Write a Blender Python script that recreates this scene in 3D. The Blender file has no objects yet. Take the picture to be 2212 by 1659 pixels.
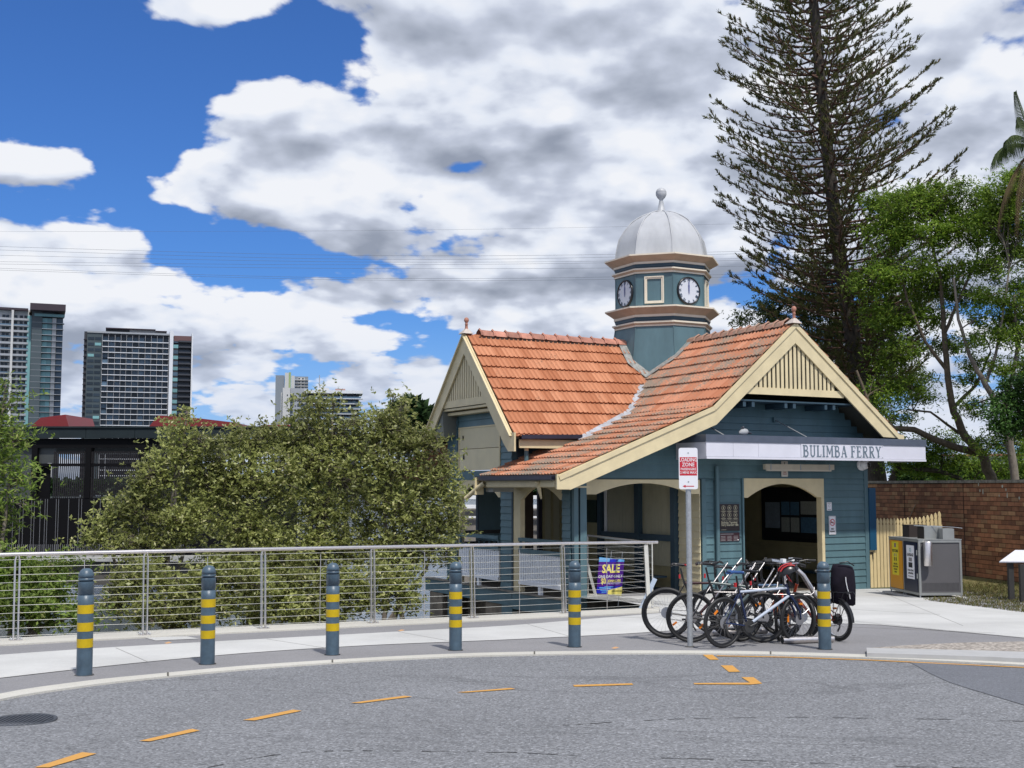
import bpy, math, random
import numpy as np
from mathutils import Matrix, Vector
R = math.radians
random.seed(7); rng = np.random.default_rng(7)
scene = bpy.context.scene
COL = scene.collection

# ------------------------------------------------------------------ camera
FPX, CX, CY, HC, SL = 2600.0, 1106.0, 829.5, 1.6, 0.0357      # focal length in pixels of a 2212 px wide view, eye height, fall of the ground
PITCH = math.atan(221.5 / FPX)
cd = bpy.data.cameras.new('camera'); cam = bpy.data.objects.new('camera', cd); COL.objects.link(cam)
cd.sensor_width = 36.0; cd.lens = FPX / 2212 * 36.0; cd.clip_end = 6000; cd.clip_start = 0.1
cam.location = (0, 0, HC); cam.rotation_euler = (R(90) + PITCH, 0, 0)
scene.camera = cam
# ------------------------------------------------------------------ view
scene.view_settings.view_transform = 'Standard'; scene.view_settings.look = 'None'
scene.view_settings.exposure = 0.22; scene.view_settings.gamma = 1.0
scene.view_settings.use_curve_mapping = False
scene.cycles.use_denoising = True
scene.cycles.max_bounces = 6; scene.cycles.transparent_max_bounces = 6
scene.cycles.diffuse_bounces = 3; scene.cycles.glossy_bounces = 3
scene.cycles.caustics_reflective = False; scene.cycles.caustics_refractive = False
# ------------------------------------------------------------------ sun
SUN_EL, SUN_AZ = R(57), R(157)          # azimuth clockwise from +Y
sd = bpy.data.lights.new('sun', 'SUN'); sun = bpy.data.objects.new('sun', sd); COL.objects.link(sun)
sd.energy = 3.3; sd.angle = R(2.5); sd.color = (1.0, 0.955, 0.88)
sv = Vector((math.sin(SUN_AZ) * math.cos(SUN_EL), math.cos(SUN_AZ) * math.cos(SUN_EL), math.sin(SUN_EL)))
sun.rotation_euler = sv.to_track_quat('Z', 'Y').to_euler()
sun.location = (0, 0, 50)
# ------------------------------------------------------------------ world: physical sky with broken cumulus
world = bpy.data.worlds.new('World'); scene.world = world; world.use_nodes = True
wt = world.node_tree; wt.nodes.clear(); WN, WL = wt.nodes, wt.links
def wn(tp, **kw):
    n = WN.new(tp)
    for k, v in kw.items(): setattr(n, k, v)
    return n
def wmath(op, a, b=None, c=None, clamp=False):
    n = wn('ShaderNodeMath', operation=op); n.use_clamp = clamp
    for i, x in enumerate((a, b, c)):
        if x is None: continue
        if isinstance(x, (int, float)): n.inputs[i].default_value = x
        else: WL.new(x, n.inputs[i])
    return n.outputs[0]
def wvec(op, a, b=None, c=None):
    n = wn('ShaderNodeVectorMath', operation=op)
    for i, x in enumerate((a, b, c)):
        if x is None: continue
        if isinstance(x, tuple): n.inputs[i].default_value = x
        else: WL.new(x, n.inputs[i])
    return n.outputs['Value'] if op in ('DOT_PRODUCT', 'LENGTH') else n.outputs[0]
tc = wn('ShaderNodeTexCoord')
sep = wn('ShaderNodeSeparateXYZ'); WL.new(tc.outputs['Generated'], sep.inputs[0])
X_, Y_, Z_ = sep.outputs
az = wmath('ARCTAN2', X_, Y_)
el = wmath('ARCSINE', Z_)
comb = wn('ShaderNodeCombineXYZ'); WL.new(az, comb.inputs[0]); WL.new(el, comb.inputs[1])
AE = comb.outputs[0]
# cloud plane coordinates: clouds get smaller and flatter towards the horizon
def ang(u, v): return ((u - 1106) / 2609.0, math.atan((1051 - v) / 2609.0))
def blob_field(vec):
    """large banks of cloud (+) and openings of blue (-), by azimuth and elevation"""
    acc = None
    for u, v, su, sv_, w in BLOBS:
        a0, e0 = ang(u, v)
        q = wvec('MULTIPLY_ADD', vec, (2609.0 / su, 2609.0 / sv_, 0), (-a0 * 2609.0 / su, -e0 * 2609.0 / sv_, 0))
        d = wvec('DOT_PRODUCT', q, q)
        g = wmath('POWER', 0.42, d)
        acc = wmath('MULTIPLY', g, w) if acc is None else wmath('MULTIPLY_ADD', g, w, acc)
    return acc
BLOBS = [(190, 170, 340, 190, -1.8), (700, 50, 150, 110, -1.2), (230, 440, 230, 70, -1.6), (545, 560, 150, 60, -1.9), (60, 250, 200, 90, -0.7),
         (450, 15, 160, 50, 2.0), (70, 395, 140, 50, 2.6), (1180, 200, 420, 190, 0.85), (620, 400, 230, 90, 1.25), (880, 440, 55, 35, -1.0),
         (160, 590, 240, 60, 0.9), (1750, 250, 500, 400, 0.55), (1010, 350, 60, 30, -0.9), (820, 690, 80, 30, -0.7), (1620, 600, 80, 45, -0.9), (560, 210, 110, 70, 1.0), (340, 435, 60, 35, 1.2), (1150, 620, 500, 110, 0.45), (420, 740, 520, 90, 0.30)]
def noise(vec, scale, detail, rough, dist=0.0, lac=2.0):
    n = wn('ShaderNodeTexNoise'); n.noise_dimensions = '2D'; n.inputs['Scale'].default_value = scale; n.inputs['Detail'].default_value = detail
    n.inputs['Roughness'].default_value = rough; n.inputs['Distortion'].default_value = dist; n.inputs['Lacunarity'].default_value = lac
    WL.new(vec, n.inputs['Vector']); return n.outputs['Fac']
def puffs(vec, scale, detail=2.0):
    n = wn('ShaderNodeTexVoronoi'); n.voronoi_dimensions = '2D'; n.feature = 'SMOOTH_F1'; n.inputs['Smoothness'].default_value = 0.55; n.inputs['Scale'].default_value = scale
    n.inputs['Detail'].default_value = detail; n.inputs['Roughness'].default_value = 0.55; n.inputs['Lacunarity'].default_value = 2.3
    WL.new(vec, n.inputs['Vector']); return n.outputs['Distance']
def cloud_coords(dz):
    z = wmath('MAXIMUM', wmath('ADD', Z_, dz), 0.0) if dz else wmath('MAXIMUM', Z_, 0.0)
    d = wmath('ADD', z, 0.30)
    c = wn('ShaderNodeCombineXYZ'); WL.new(wmath('DIVIDE', X_, d), c.inputs[0]); WL.new(wmath('DIVIDE', Y_, d), c.inputs[1]); return c.outputs[0]
def density(dz, fine=10.0):
    v = cloud_coords(dz); ae = wvec('ADD', AE, (0.0, dz, 0.0)) if dz else AE
    n1 = noise(v, 3.1, fine, 0.58, 0.15)
    p1 = puffs(v, 7.0, 2.5)
    d = wmath('ADD', wmath('MULTIPLY_ADD', n1, 3.3, -1.28), blob_field(ae))
    return wmath('ADD', d, wmath('MULTIPLY_ADD', p1, -1.15, 0.98))
D1 = density(0.0)
D2 = density(0.016, 6.0)       # a little above: relief, lit where the bank falls away upwards
D3 = wmath('ADD', wmath('MULTIPLY_ADD', noise(cloud_coords(0.05), 3.1, 2.0, 0.5, 0.15), 3.3, -1.0), blob_field(wvec('ADD', AE, (0.0, 0.05, 0.0))))
cover = wn('ShaderNodeMapRange', interpolation_type='SMOOTHSTEP'); WL.new(D1, cover.inputs[0])
cover.inputs[1].default_value = 0.0; cover.inputs[2].default_value = 0.40
relief = wmath('SUBTRACT', D2, D1)
def lumps(dz):       # the single heaps inside a bank
    v = cloud_coords(dz); return wmath('MULTIPLY_ADD', puffs(v, 4.2, 1.6), -1.0, noise(v, 4.6, 3.0, 0.5, 0.3))
heap = wmath('SUBTRACT', lumps(0.030), lumps(-0.004))
shade = wmath('ADD', wmath('MULTIPLY', wmath('MINIMUM', wmath('MAXIMUM', D3, 0.0), 1.3), 0.30), wmath('MULTIPLY', relief, 0.30))
shade = wmath('ADD', wmath('MULTIPLY_ADD', heap, 0.82, shade), 0.05)
ramp = wn('ShaderNodeValToRGB'); WL.new(shade, ramp.inputs[0])
cr = ramp.color_ramp; cr.elements[0].position = 0.0; cr.elements[0].color = (0.88, 0.90, 0.95, 1)
cr.elements[1].position = 1.0; cr.elements[1].color = (0.30, 0.34, 0.43, 1)
for p_, c_ in ((0.25, (0.76, 0.81, 0.91)), (0.46, (0.56, 0.61, 0.73)), (0.72, (0.42, 0.465, 0.565))):
    e_ = cr.elements.new(p_); e_.color = (*c_, 1)
hz = wn('ShaderNodeMapRange', interpolation_type='SMOOTHSTEP'); WL.new(Z_, hz.inputs[0]); hz.inputs[1].default_value = 0.16; hz.inputs[2].default_value = -0.02; hz.inputs[3].default_value = 0.0; hz.inputs[4].default_value = 0.62
hmx = wn('ShaderNodeMix', data_type='RGBA'); WL.new(hz.outputs[0], hmx.inputs[0]); WL.new(ramp.outputs[0], hmx.inputs[6]); hmx.inputs[7].default_value = (0.50, 0.60, 0.80, 1)
sky = wn('ShaderNodeTexSky'); sky.sky_type = 'NISHITA'; sky.sun_disc = False
sky.sun_elevation = SUN_EL; sky.sun_rotation = SUN_AZ; sky.air_density = 1.0; sky.dust_density = 0.6; sky.ozone_density = 2.0
skm = wn('ShaderNodeMix', data_type='RGBA', blend_type='MULTIPLY'); skm.inputs[0].default_value = 1.0
WL.new(sky.outputs[0], skm.inputs[6]); skm.inputs[7].default_value = (0.30, 0.56, 1.0, 1)
bg1 = wn('ShaderNodeBackground'); hm2 = wn('ShaderNodeMix', data_type='RGBA'); WL.new(hz.outputs[0], hm2.inputs[0]); WL.new(skm.outputs[2], hm2.inputs[6]); hm2.inputs[7].default_value = (3.6, 5.2, 8.4, 1)
WL.new(hm2.outputs[2], bg1.inputs[0]); bg1.inputs[1].default_value = 0.105
bg2 = wn('ShaderNodeBackground'); WL.new(hmx.outputs[2], bg2.inputs[0]); bg2.inputs[1].default_value = 0.86
mx = wn('ShaderNodeMixShader'); WL.new(cover.outputs[0], mx.inputs[0]); WL.new(bg1.outputs[0], mx.inputs[1]); WL.new(bg2.outputs[0], mx.inputs[2])
wo = wn('ShaderNodeOutputWorld'); WL.new(mx.outputs[0], wo.inputs[0])
world.cycles.sampling_method = 'MANUAL'; world.cycles.sample_map_resolution = 512
# ================================================================== helpers
def tag(o, label=None, cat=None, group=None, kind=None):
    if label: o['label'] = label
    if cat: o['category'] = cat
    if group: o['group'] = group
    if kind: o['kind'] = kind
    return o
def thing(name, label, cat, loc=(0, 0, 0), rotz=0.0, group=None):
    o = bpy.data.objects.new(name, None); COL.objects.link(o)
    o.location = loc; o.rotation_euler = (0, 0, rotz); o.empty_display_size = 0.1
    return tag(o, label, cat, group)
def link(name, mesh, parent=None, basis=None):
    o = bpy.data.objects.new(name, mesh); COL.objects.link(o)
    if parent is not None: o.parent = parent
    if basis is not None: o.matrix_basis = basis
    return o
def children(o):
    return list(o.children)
def dup(o, parent=None, loc=None, rotz=None, label=None):
    c = o.copy(); COL.objects.link(c)
    if parent is not None: c.parent = parent
    if loc is not None: c.location = loc
    if rotz is not None: c.rotation_euler = (0, 0, rotz)
    if label: c['label'] = label
    for ch in children(o):
        dup(ch, c)
    return c
class MB:
    def __init__(self): self.v = []; self.f = []; self.m = []; self.s = []
    def add(self, vs, fs, mi=0, smooth=False):
        b = len(self.v); self.v += [tuple(p) for p in vs]
        for f in fs: self.f.append([i + b for i in f]); self.m.append(mi); self.s.append(smooth)
    def hexa(self, p, mi=0):      # 8 corners: bottom 4 then top 4
        self.add(p, [(0, 3, 2, 1), (4, 5, 6, 7), (0, 1, 5, 4), (1, 2, 6, 5), (2, 3, 7, 6), (3, 0, 4, 7)], mi)
    def box(self, x0, y0, z0, x1, y1, z1, mi=0):
        self.hexa([(x0, y0, z0), (x1, y0, z0), (x1, y1, z0), (x0, y1, z0), (x0, y0, z1), (x1, y0, z1), (x1, y1, z1), (x0, y1, z1)], mi)
    def obox(self, c, ex, ey, ez, mi=0):   # centre and three half-extent vectors
        c, ex, ey, ez = map(Vector, (c, ex, ey, ez))
        self.hexa([c - ex - ey - ez, c + ex - ey - ez, c + ex + ey - ez, c - ex + ey - ez, c - ex - ey + ez, c + ex - ey + ez, c + ex + ey + ez, c - ex + ey + ez], mi)
    def bar(self, a, b, w, h, up=(0, 0, 1), mi=0):   # rectangular bar from a to b
        a, b = Vector(a), Vector(b); d = (b - a); l = d.length; d.normalize()
        s = d.cross(Vector(up)); 
        if s.length < 1e-5: s = d.cross(Vector((1, 0, 0)))
        s.normalize(); u = s.cross(d)
        self.obox((a + b) / 2, d * l / 2, s * w / 2, u * h / 2, mi)
    def tube(self, pts, r, n=8, caps=True, mi=0, smooth=True, closed=False):
        pts = [Vector(p) for p in pts]; N = len(pts)
        rs = r if isinstance(r, (list, tuple)) else [r] * N
        vs = []; prev = None
        for i, p in enumerate(pts):
            if closed: t = pts[(i + 1) % N] - pts[i - 1]
            else: t = (pts[min(i + 1, N - 1)] - pts[max(i - 1, 0)])
            t.normalize()
            if prev is None:
                a = Vector((0, 0, 1)) if abs(t.z) < 0.9 else Vector((1, 0, 0))
                s = t.cross(a).normalized()
            else:
                s = (prev - t * prev.dot(t)).normalized()
            prev = s; u = t.cross(s)
            for k in range(n):
                an = 2 * math.pi * k / n
                vs.append(p + (s * math.cos(an) + u * math.sin(an)) * rs[i])
        fs = []
        M = N if closed else N - 1
        for i in range(M):
            for k in range(n):
                a = i * n + k; b = i * n + (k + 1) % n; j = ((i + 1) % N) * n
                fs.append((a, b, j + (k + 1) % n, j + k))
        self.add(vs, fs, mi, smooth)
        if caps and not closed:
            self.add(vs[:n], [tuple(range(n - 1, -1, -1))], mi); self.add(vs[-n:], [tuple(range(n))], mi)
    def lathe(self, prof, c=(0, 0, 0), n=16, mi=0, smooth=True, phase=0.0, cap=True):  # prof: list of (r, z)
        vs = []
        for r, z in prof:
            for k in range(n):
                a = 2 * math.pi * (k + phase) / n
                vs.append((c[0] + r * math.cos(a), c[1] + r * math.sin(a), c[2] + z))
        fs = []
        for i in range(len(prof) - 1):
            for k in range(n): fs.append((i * n + k, i * n + (k + 1) % n, (i + 1) * n + (k + 1) % n, (i + 1) * n + k))
        self.add(vs, fs, mi, smooth)
        if cap:
            if prof[0][0] > 1e-4: self.add(vs[:n], [tuple(range(n - 1, -1, -1))], mi)
            if prof[-1][0] > 1e-4: self.add(vs[-n:], [tuple(range(n))], mi)
    def prism(self, poly, fn, d0, d1, mi=0):   # poly of 2D points, fn(p, q, d) -> 3D point
        n = len(poly)
        self.add([fn(p, q, d0) for p, q in poly] + [fn(p, q, d1) for p, q in poly],
                 [tuple(range(n - 1, -1, -1)), tuple(range(n, 2 * n))] + [(i, (i + 1) % n, n + (i + 1) % n, n + i) for i in range(n)], mi)
    def mesh(self, name, mats):
        me = bpy.data.meshes.new(name); me.from_pydata(self.v, [], self.f)
        for m in (mats if isinstance(mats, (list, tuple)) else [mats]): me.materials.append(m)
        me.polygons.foreach_set('material_index', self.m); me.polygons.foreach_set('use_smooth', self.s)
        me.update(); return me
    def build(self, name, mats, parent=None):
        return link(name, self.mesh(name, mats), parent)
def fast_mesh(name, verts, quads, mat):      # numpy verts (N,3), faces (M,k)
    me = bpy.data.meshes.new(name); k = quads.shape[1]
    me.vertices.add(len(verts)); me.vertices.foreach_set('co', verts.astype(np.float32).ravel())
    me.loops.add(quads.size); me.loops.foreach_set('vertex_index', quads.astype(np.int32).ravel())
    me.polygons.add(len(quads)); me.polygons.foreach_set('loop_start', np.arange(0, quads.size, k, dtype=np.int32))
    me.update(calc_edges=True); me.materials.append(mat); return me
# ---- measured points: a picture point turned into a place on the ground or on a wall plane
def ray(u, v):
    x, q = u - CX, CY - v
    return Vector((x, FPX * math.cos(PITCH) - q * math.sin(PITCH), FPX * math.sin(PITCH) + q * math.cos(PITCH)))
EYE = Vector((0, 0, HC))
def G(u, v, dz=0.0):
    d = ray(u, v); return EYE + d * ((HC - dz) / (-(d.z + SL * d.y)))
def AT(u, v, Y):
    d = ray(u, v); return EYE + d * (Y / d.y)
def gz(y): return -SL * y
TH = R(28.0); AX = Vector((math.cos(TH), math.sin(TH), 0)); BX = Vector((-math.sin(TH), math.cos(TH), 0))
ORG = G(1878, 1272)
def onA(u, v, t=0.0):       # front wall plane of the ferry house -> (s, z)
    d = ray(u, v); k = (ORG + BX * t - EYE).dot(BX) / d.dot(BX); P = EYE + d * k - ORG; return (P.dot(AX), P.z)
def onB(u, v, s=0.0):       # side wall plane -> (t, z)
    d = ray(u, v); k = (ORG + AX * s - EYE).dot(AX) / d.dot(AX); P = EYE + d * k - ORG; return (P.dot(BX), P.z)

# ================================================================== materials
MATS = {}
def mat(name, col, rough=0.6, metal=0.0, var=0.0, scale=4.0, bump=0.0, bscale=40.0, spec=0.5, isl=0.0, col2=None, obj=0.0, stretch=None, detail=5.0):
    """paint, metal, stone: one base colour, broken up by noise, wear and by piece"""
    if name in MATS: return MATS[name]
    m = bpy.data.materials.new(name); m.use_nodes = True; nt = m.node_tree; N, L = nt.nodes, nt.links
    bs = N['Principled BSDF']; bs.inputs['Roughness'].default_value = rough; bs.inputs['Metallic'].default_value = metal
    bs.inputs['Specular IOR Level'].default_value = spec
    bs.inputs['Base Color'].default_value = (*col, 1)
    geo = N.new('ShaderNodeNewGeometry'); vec = geo.outputs['Position']
    if stretch:
        vm = N.new('ShaderNodeVectorMath'); vm.operation = 'MULTIPLY'; L.new(vec, vm.inputs[0]); vm.inputs[1].default_value = stretch; vec = vm.outputs[0]
    cur = None
    if var or col2:
        nz = N.new('ShaderNodeTexNoise'); nz.inputs['Scale'].default_value = scale; nz.inputs['Detail'].default_value = detail; nz.inputs['Roughness'].default_value = 0.6
        L.new(vec, nz.inputs['Vector'])
        mr = N.new('ShaderNodeMapRange'); L.new(nz.outputs['Fac'], mr.inputs[0]); mr.inputs[1].default_value = 0.3; mr.inputs[2].default_value = 0.7
        mx = N.new('ShaderNodeMix'); mx.data_type = 'RGBA'; L.new(mr.outputs[0], mx.inputs[0])
        c2 = col2 if col2 else tuple(c * (1 + var) for c in col); c1 = col if col2 else tuple(c * (1 - var) for c in col)
        mx.inputs[6].default_value = (*c1, 1); mx.inputs[7].default_value = (*c2, 1); cur = mx.outputs[2]
    if isl or obj:
        oi = N.new('ShaderNodeObjectInfo'); ad = N.new('ShaderNodeMath'); ad.operation = 'ADD'
        L.new(oi.outputs['Random'], ad.inputs[0]); L.new(geo.outputs['Random Per Island'], ad.inputs[1])
        fr = N.new('ShaderNodeMath'); fr.operation = 'FRACT'; L.new(ad.outputs[0], fr.inputs[0])
        k = max(isl, obj)
        mr2 = N.new('ShaderNodeMapRange'); L.new(fr.outputs[0], mr2.inputs[0]); mr2.inputs[3].default_value = 1 - k; mr2.inputs[4].default_value = 1 + k
        hs = N.new('ShaderNodeHueSaturation'); L.new(mr2.outputs[0], hs.inputs['Value'])
        if cur is not None: L.new(cur, hs.inputs['Color'])
        else: hs.inputs['Color'].default_value = (*col, 1)
        cur = hs.outputs[0]
    if cur is not None: L.new(cur, bs.inputs['Base Color'])
    if bump:
        nb = N.new('ShaderNodeTexNoise'); nb.inputs['Scale'].default_value = bscale; nb.inputs['Detail'].default_value = 3.0; L.new(vec, nb.inputs['Vector'])
        bp = N.new('ShaderNodeBump'); bp.inputs['Strength'].default_value = bump; bp.inputs['Distance'].default_value = 0.01
        L.new(nb.outputs['Fac'], bp.inputs['Height']); L.new(bp.outputs[0], bs.inputs['Normal'])
    MATS[name] = m; return m
def leafmat(name, c1, c2, c3=None, trans=0.3, rough=0.5):
    m = bpy.data.materials.new(name); m.use_nodes = True; nt = m.node_tree; N, L = nt.nodes, nt.links
    N.remove(N['Principled BSDF']); out = N['Material Output']
    geo = N.new('ShaderNodeNewGeometry')
    rp = N.new('ShaderNodeValToRGB'); L.new(geo.outputs['Random Per Island'], rp.inputs[0])
    rp.color_ramp.elements[0].color = (*c1, 1); rp.color_ramp.elements[1].color = (*c2, 1)
    if c3: e = rp.color_ramp.elements.new(0.93); e.color = (*c2, 1); rp.color_ramp.elements[-1].color = (*c3, 1)
    nz = N.new('ShaderNodeTexNoise'); nz.inputs['Scale'].default_value = 0.9; nz.inputs['Detail'].default_value = 2; L.new(geo.outputs['Position'], nz.inputs['Vector'])
    mr = N.new('ShaderNodeMapRange'); L.new(nz.outputs['Fac'], mr.inputs[0]); mr.inputs[1].default_value = 0.35; mr.inputs[2].default_value = 0.65; mr.inputs[3].default_value = 0.7; mr.inputs[4].default_value = 1.25
    hs = N.new('ShaderNodeHueSaturation'); L.new(rp.outputs[0], hs.inputs['Color']); L.new(mr.outputs[0], hs.inputs['Value'])
    pb = N.new('ShaderNodeBsdfPrincipled'); L.new(hs.outputs[0], pb.inputs['Base Color']); pb.inputs['Roughness'].default_value = rough; pb.inputs['Specular IOR Level'].default_value = 0.35
    tr = N.new('ShaderNodeBsdfTranslucent'); L.new(hs.outputs[0], tr.inputs['Color'])
    mx = N.new('ShaderNodeMixShader'); mx.inputs[0].default_value = trans; L.new(pb.outputs[0], mx.inputs[1]); L.new(tr.outputs[0], mx.inputs[2])
    L.new(mx.outputs[0], out.inputs['Surface']); MATS[name] = m; return m
def sheetmat(name, col, speck, patch, rough=0.85, dark=0.0, bump=0.3, sscale=90.0):
    """asphalt, concrete, pebbles: stones of a size one can see, broad wear and stains"""
    m = bpy.data.materials.new(name); m.use_nodes = True; nt = m.node_tree; N, L = nt.nodes, nt.links
    bs = N['Principled BSDF']; bs.inputs['Roughness'].default_value = rough; bs.inputs['Specular IOR Level'].default_value = 0.3
    geo = N.new('ShaderNodeNewGeometry'); P = geo.outputs['Position']
    vo = N.new('ShaderNodeTexVoronoi'); vo.inputs['Scale'].default_value = sscale; L.new(P, vo.inputs['Vector'])
    sp = N.new('ShaderNodeSeparateColor'); L.new(vo.outputs['Color'], sp.inputs[0])
    mr = N.new('ShaderNodeMapRange'); L.new(sp.outputs[0], mr.inputs[0]); mr.inputs[3].default_value = 1 - speck; mr.inputs[4].default_value = 1 + speck
    pw = N.new('ShaderNodeMath'); pw.operation = 'POWER'; L.new(sp.outputs[1], pw.inputs[0]); pw.inputs[1].default_value = 14.0
    pm = N.new('ShaderNodeMath'); pm.operation = 'MULTIPLY_ADD'; L.new(pw.outputs[0], pm.inputs[0]); pm.inputs[1].default_value = speck * 2.2; L.new(mr.outputs[0], pm.inputs[2])
    n2 = N.new('ShaderNodeTexNoise'); n2.inputs['Scale'].default_value = 0.55; n2.inputs['Detail'].default_value = 7; n2.inputs['Roughness'].default_value = 0.65; L.new(P, n2.inputs['Vector'])
    m2 = N.new('ShaderNodeMapRange'); L.new(n2.outputs['Fac'], m2.inputs[0]); m2.inputs[1].default_value = 0.3; m2.inputs[2].default_value = 0.7; m2.inputs[3].default_value = 1 - patch; m2.inputs[4].default_value = 1 + patch
    mu = N.new('ShaderNodeMath'); mu.operation = 'MULTIPLY'; L.new(pm.outputs[0], mu.inputs[0]); L.new(m2.outputs[0], mu.inputs[1])
    cur = mu.outputs[0]
    if dark:   # thin dark cracks and scuffs
        n3 = N.new('ShaderNodeTexNoise'); n3.inputs['Scale'].default_value = 0.35; n3.inputs['Detail'].default_value = 5; n3.inputs['Distortion'].default_value = 0.6
        vs = N.new('ShaderNodeVectorMath'); vs.operation = 'MULTIPLY'; L.new(P, vs.inputs[0]); vs.inputs[1].default_value = (0.28, 1.0, 1.0); L.new(vs.outputs[0], n3.inputs['Vector'])
        ab = N.new('ShaderNodeMath'); ab.operation = 'SUBTRACT'; L.new(n3.outputs['Fac'], ab.inputs[0]); ab.inputs[1].default_value = 0.5
        a2 = N.new('ShaderNodeMath'); a2.operation = 'ABSOLUTE'; L.new(ab.outputs[0], a2.inputs[0])
        m3 = N.new('ShaderNodeMapRange'); L.new(a2.outputs[0], m3.inputs[0]); m3.inputs[1].default_value = 0.0; m3.inputs[2].default_value = 0.006; m3.inputs[3].default_value = 1 - dark; m3.inputs[4].default_value = 1.0
        m4 = N.new('ShaderNodeMath'); m4.operation = 'MULTIPLY'; L.new(cur, m4.inputs[0]); L.new(m3.outputs[0], m4.inputs[1]); cur = m4.outputs[0]
    vm = N.new('ShaderNodeVectorMath'); vm.operation = 'SCALE'; vm.inputs[0].default_value = col; L.new(cur, vm.inputs['Scale'])
    L.new(vm.outputs[0], bs.inputs['Base Color'])
    bp = N.new('ShaderNodeBump'); bp.inputs['Strength'].default_value = bump; bp.inputs['Distance'].default_value = 0.006
    L.new(sp.outputs[2], bp.inputs['Height']); L.new(bp.outputs[0], bs.inputs['Normal'])
    MATS[name] = m; return m
ASPH = sheetmat('road_asphalt', (0.176, 0.181, 0.192), 0.42, 0.09, dark=0.22, sscale=60)
ASPHN = sheetmat('new_asphalt', (0.135, 0.142, 0.160), 0.25, 0.10, sscale=80)
PATHA = sheetmat('path_asphalt', (0.225, 0.222, 0.230), 0.14, 0.10, sscale=90, bump=0.15)
CONC = sheetmat('pale_concrete', (0.50, 0.50, 0.49), 0.05, 0.13, sscale=120, bump=0.08)
KERB = sheetmat('kerb_concrete', (0.50, 0.485, 0.44), 0.08, 0.12, sscale=100, bump=0.1)
PEBB = sheetmat('pebble_concrete', (0.30, 0.27, 0.24), 0.45, 0.1, sscale=26, bump=0.5)
GREYC = sheetmat('grey_concrete', (0.22, 0.215, 0.20), 0.12, 0.30, sscale=30, bump=0.2)
YLINE = mat('line_paint', (0.62, 0.30, 0.045), 0.7, var=0.22, scale=30, col2=(0.50, 0.27, 0.07))
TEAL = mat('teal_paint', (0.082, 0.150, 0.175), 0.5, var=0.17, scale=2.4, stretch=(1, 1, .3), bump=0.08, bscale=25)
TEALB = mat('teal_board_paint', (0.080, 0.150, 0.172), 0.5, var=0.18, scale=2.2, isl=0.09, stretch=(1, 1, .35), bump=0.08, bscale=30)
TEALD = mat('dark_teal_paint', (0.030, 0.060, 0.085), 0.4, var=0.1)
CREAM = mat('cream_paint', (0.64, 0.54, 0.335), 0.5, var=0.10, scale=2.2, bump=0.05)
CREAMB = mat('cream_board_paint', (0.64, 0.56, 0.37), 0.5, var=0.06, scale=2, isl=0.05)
OLIVE = mat('dim_olive_cream', (0.38, 0.33, 0.18), 0.55, var=0.12, scale=3)  # cream taken down to olive, the dim interior put into the colour
WHITE = mat('white_paint', (0.84, 0.85, 0.87), 0.45, var=0.05)
DOMEW = mat('dome_white_paint', (0.42, 0.43, 0.45), 0.45, var=0.12, scale=2.2, stretch=(1, 1, .35))
TRIM = mat('tower_trim_paint', (0.70, 0.63, 0.51), 0.5, var=0.06)
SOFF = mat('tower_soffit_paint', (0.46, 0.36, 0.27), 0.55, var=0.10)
NAVY = mat('dark_gutter_paint', (0.028, 0.026, 0.045), 0.35, var=0.2)
SIGNW = mat('sign_white', (0.76, 0.76, 0.80), 0.3, var=0.02)
FASCW = mat('canopy_shade_white', (0.61, 0.61, 0.68), 0.35, var=0.06, scale=1.2)  # sign white made darker and bluer, canopy shade put into the colour
LETTER = mat('grey_lettering', (0.13, 0.17, 0.21), 0.5)
STEEL = mat('brushed_steel', (0.72, 0.68, 0.66), 0.36, metal=1.0, var=0.08, scale=20)
WIRE = mat('wire_rope', (0.50, 0.50, 0.47), 0.6, metal=0.4)
GALV = mat('galvanised_steel', (0.40, 0.42, 0.44), 0.5, metal=0.6, var=0.15, scale=30, bump=0.05)
LEAD = mat('valley_flashing', (0.46, 0.47, 0.50), 0.5, metal=0.3, var=0.25, scale=5)
MORTAR = mat('lichen_mortar', (0.27, 0.27, 0.255), 0.9, var=0.4, scale=9, bump=0.4, bscale=30)
BLACK = mat('black_rubber', (0.012, 0.012, 0.013), 0.55)
BLACKP = mat('black_paint', (0.014, 0.014, 0.016), 0.3)
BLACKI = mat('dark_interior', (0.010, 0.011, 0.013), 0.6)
RED = mat('red_paint', (0.45, 0.02, 0.025), 0.35)
ORANGE = mat('orange_red_paint', (0.50, 0.05, 0.015), 0.3)
YELLOW = mat('reflective_yellow', (0.50, 0.345, 0.0), 0.4, var=0.08, scale=12)
BOLL = mat('bollard_blue_paint', (0.060, 0.098, 0.135), 0.40, var=0.25, scale=9, bump=0.12, bscale=60)
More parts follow.
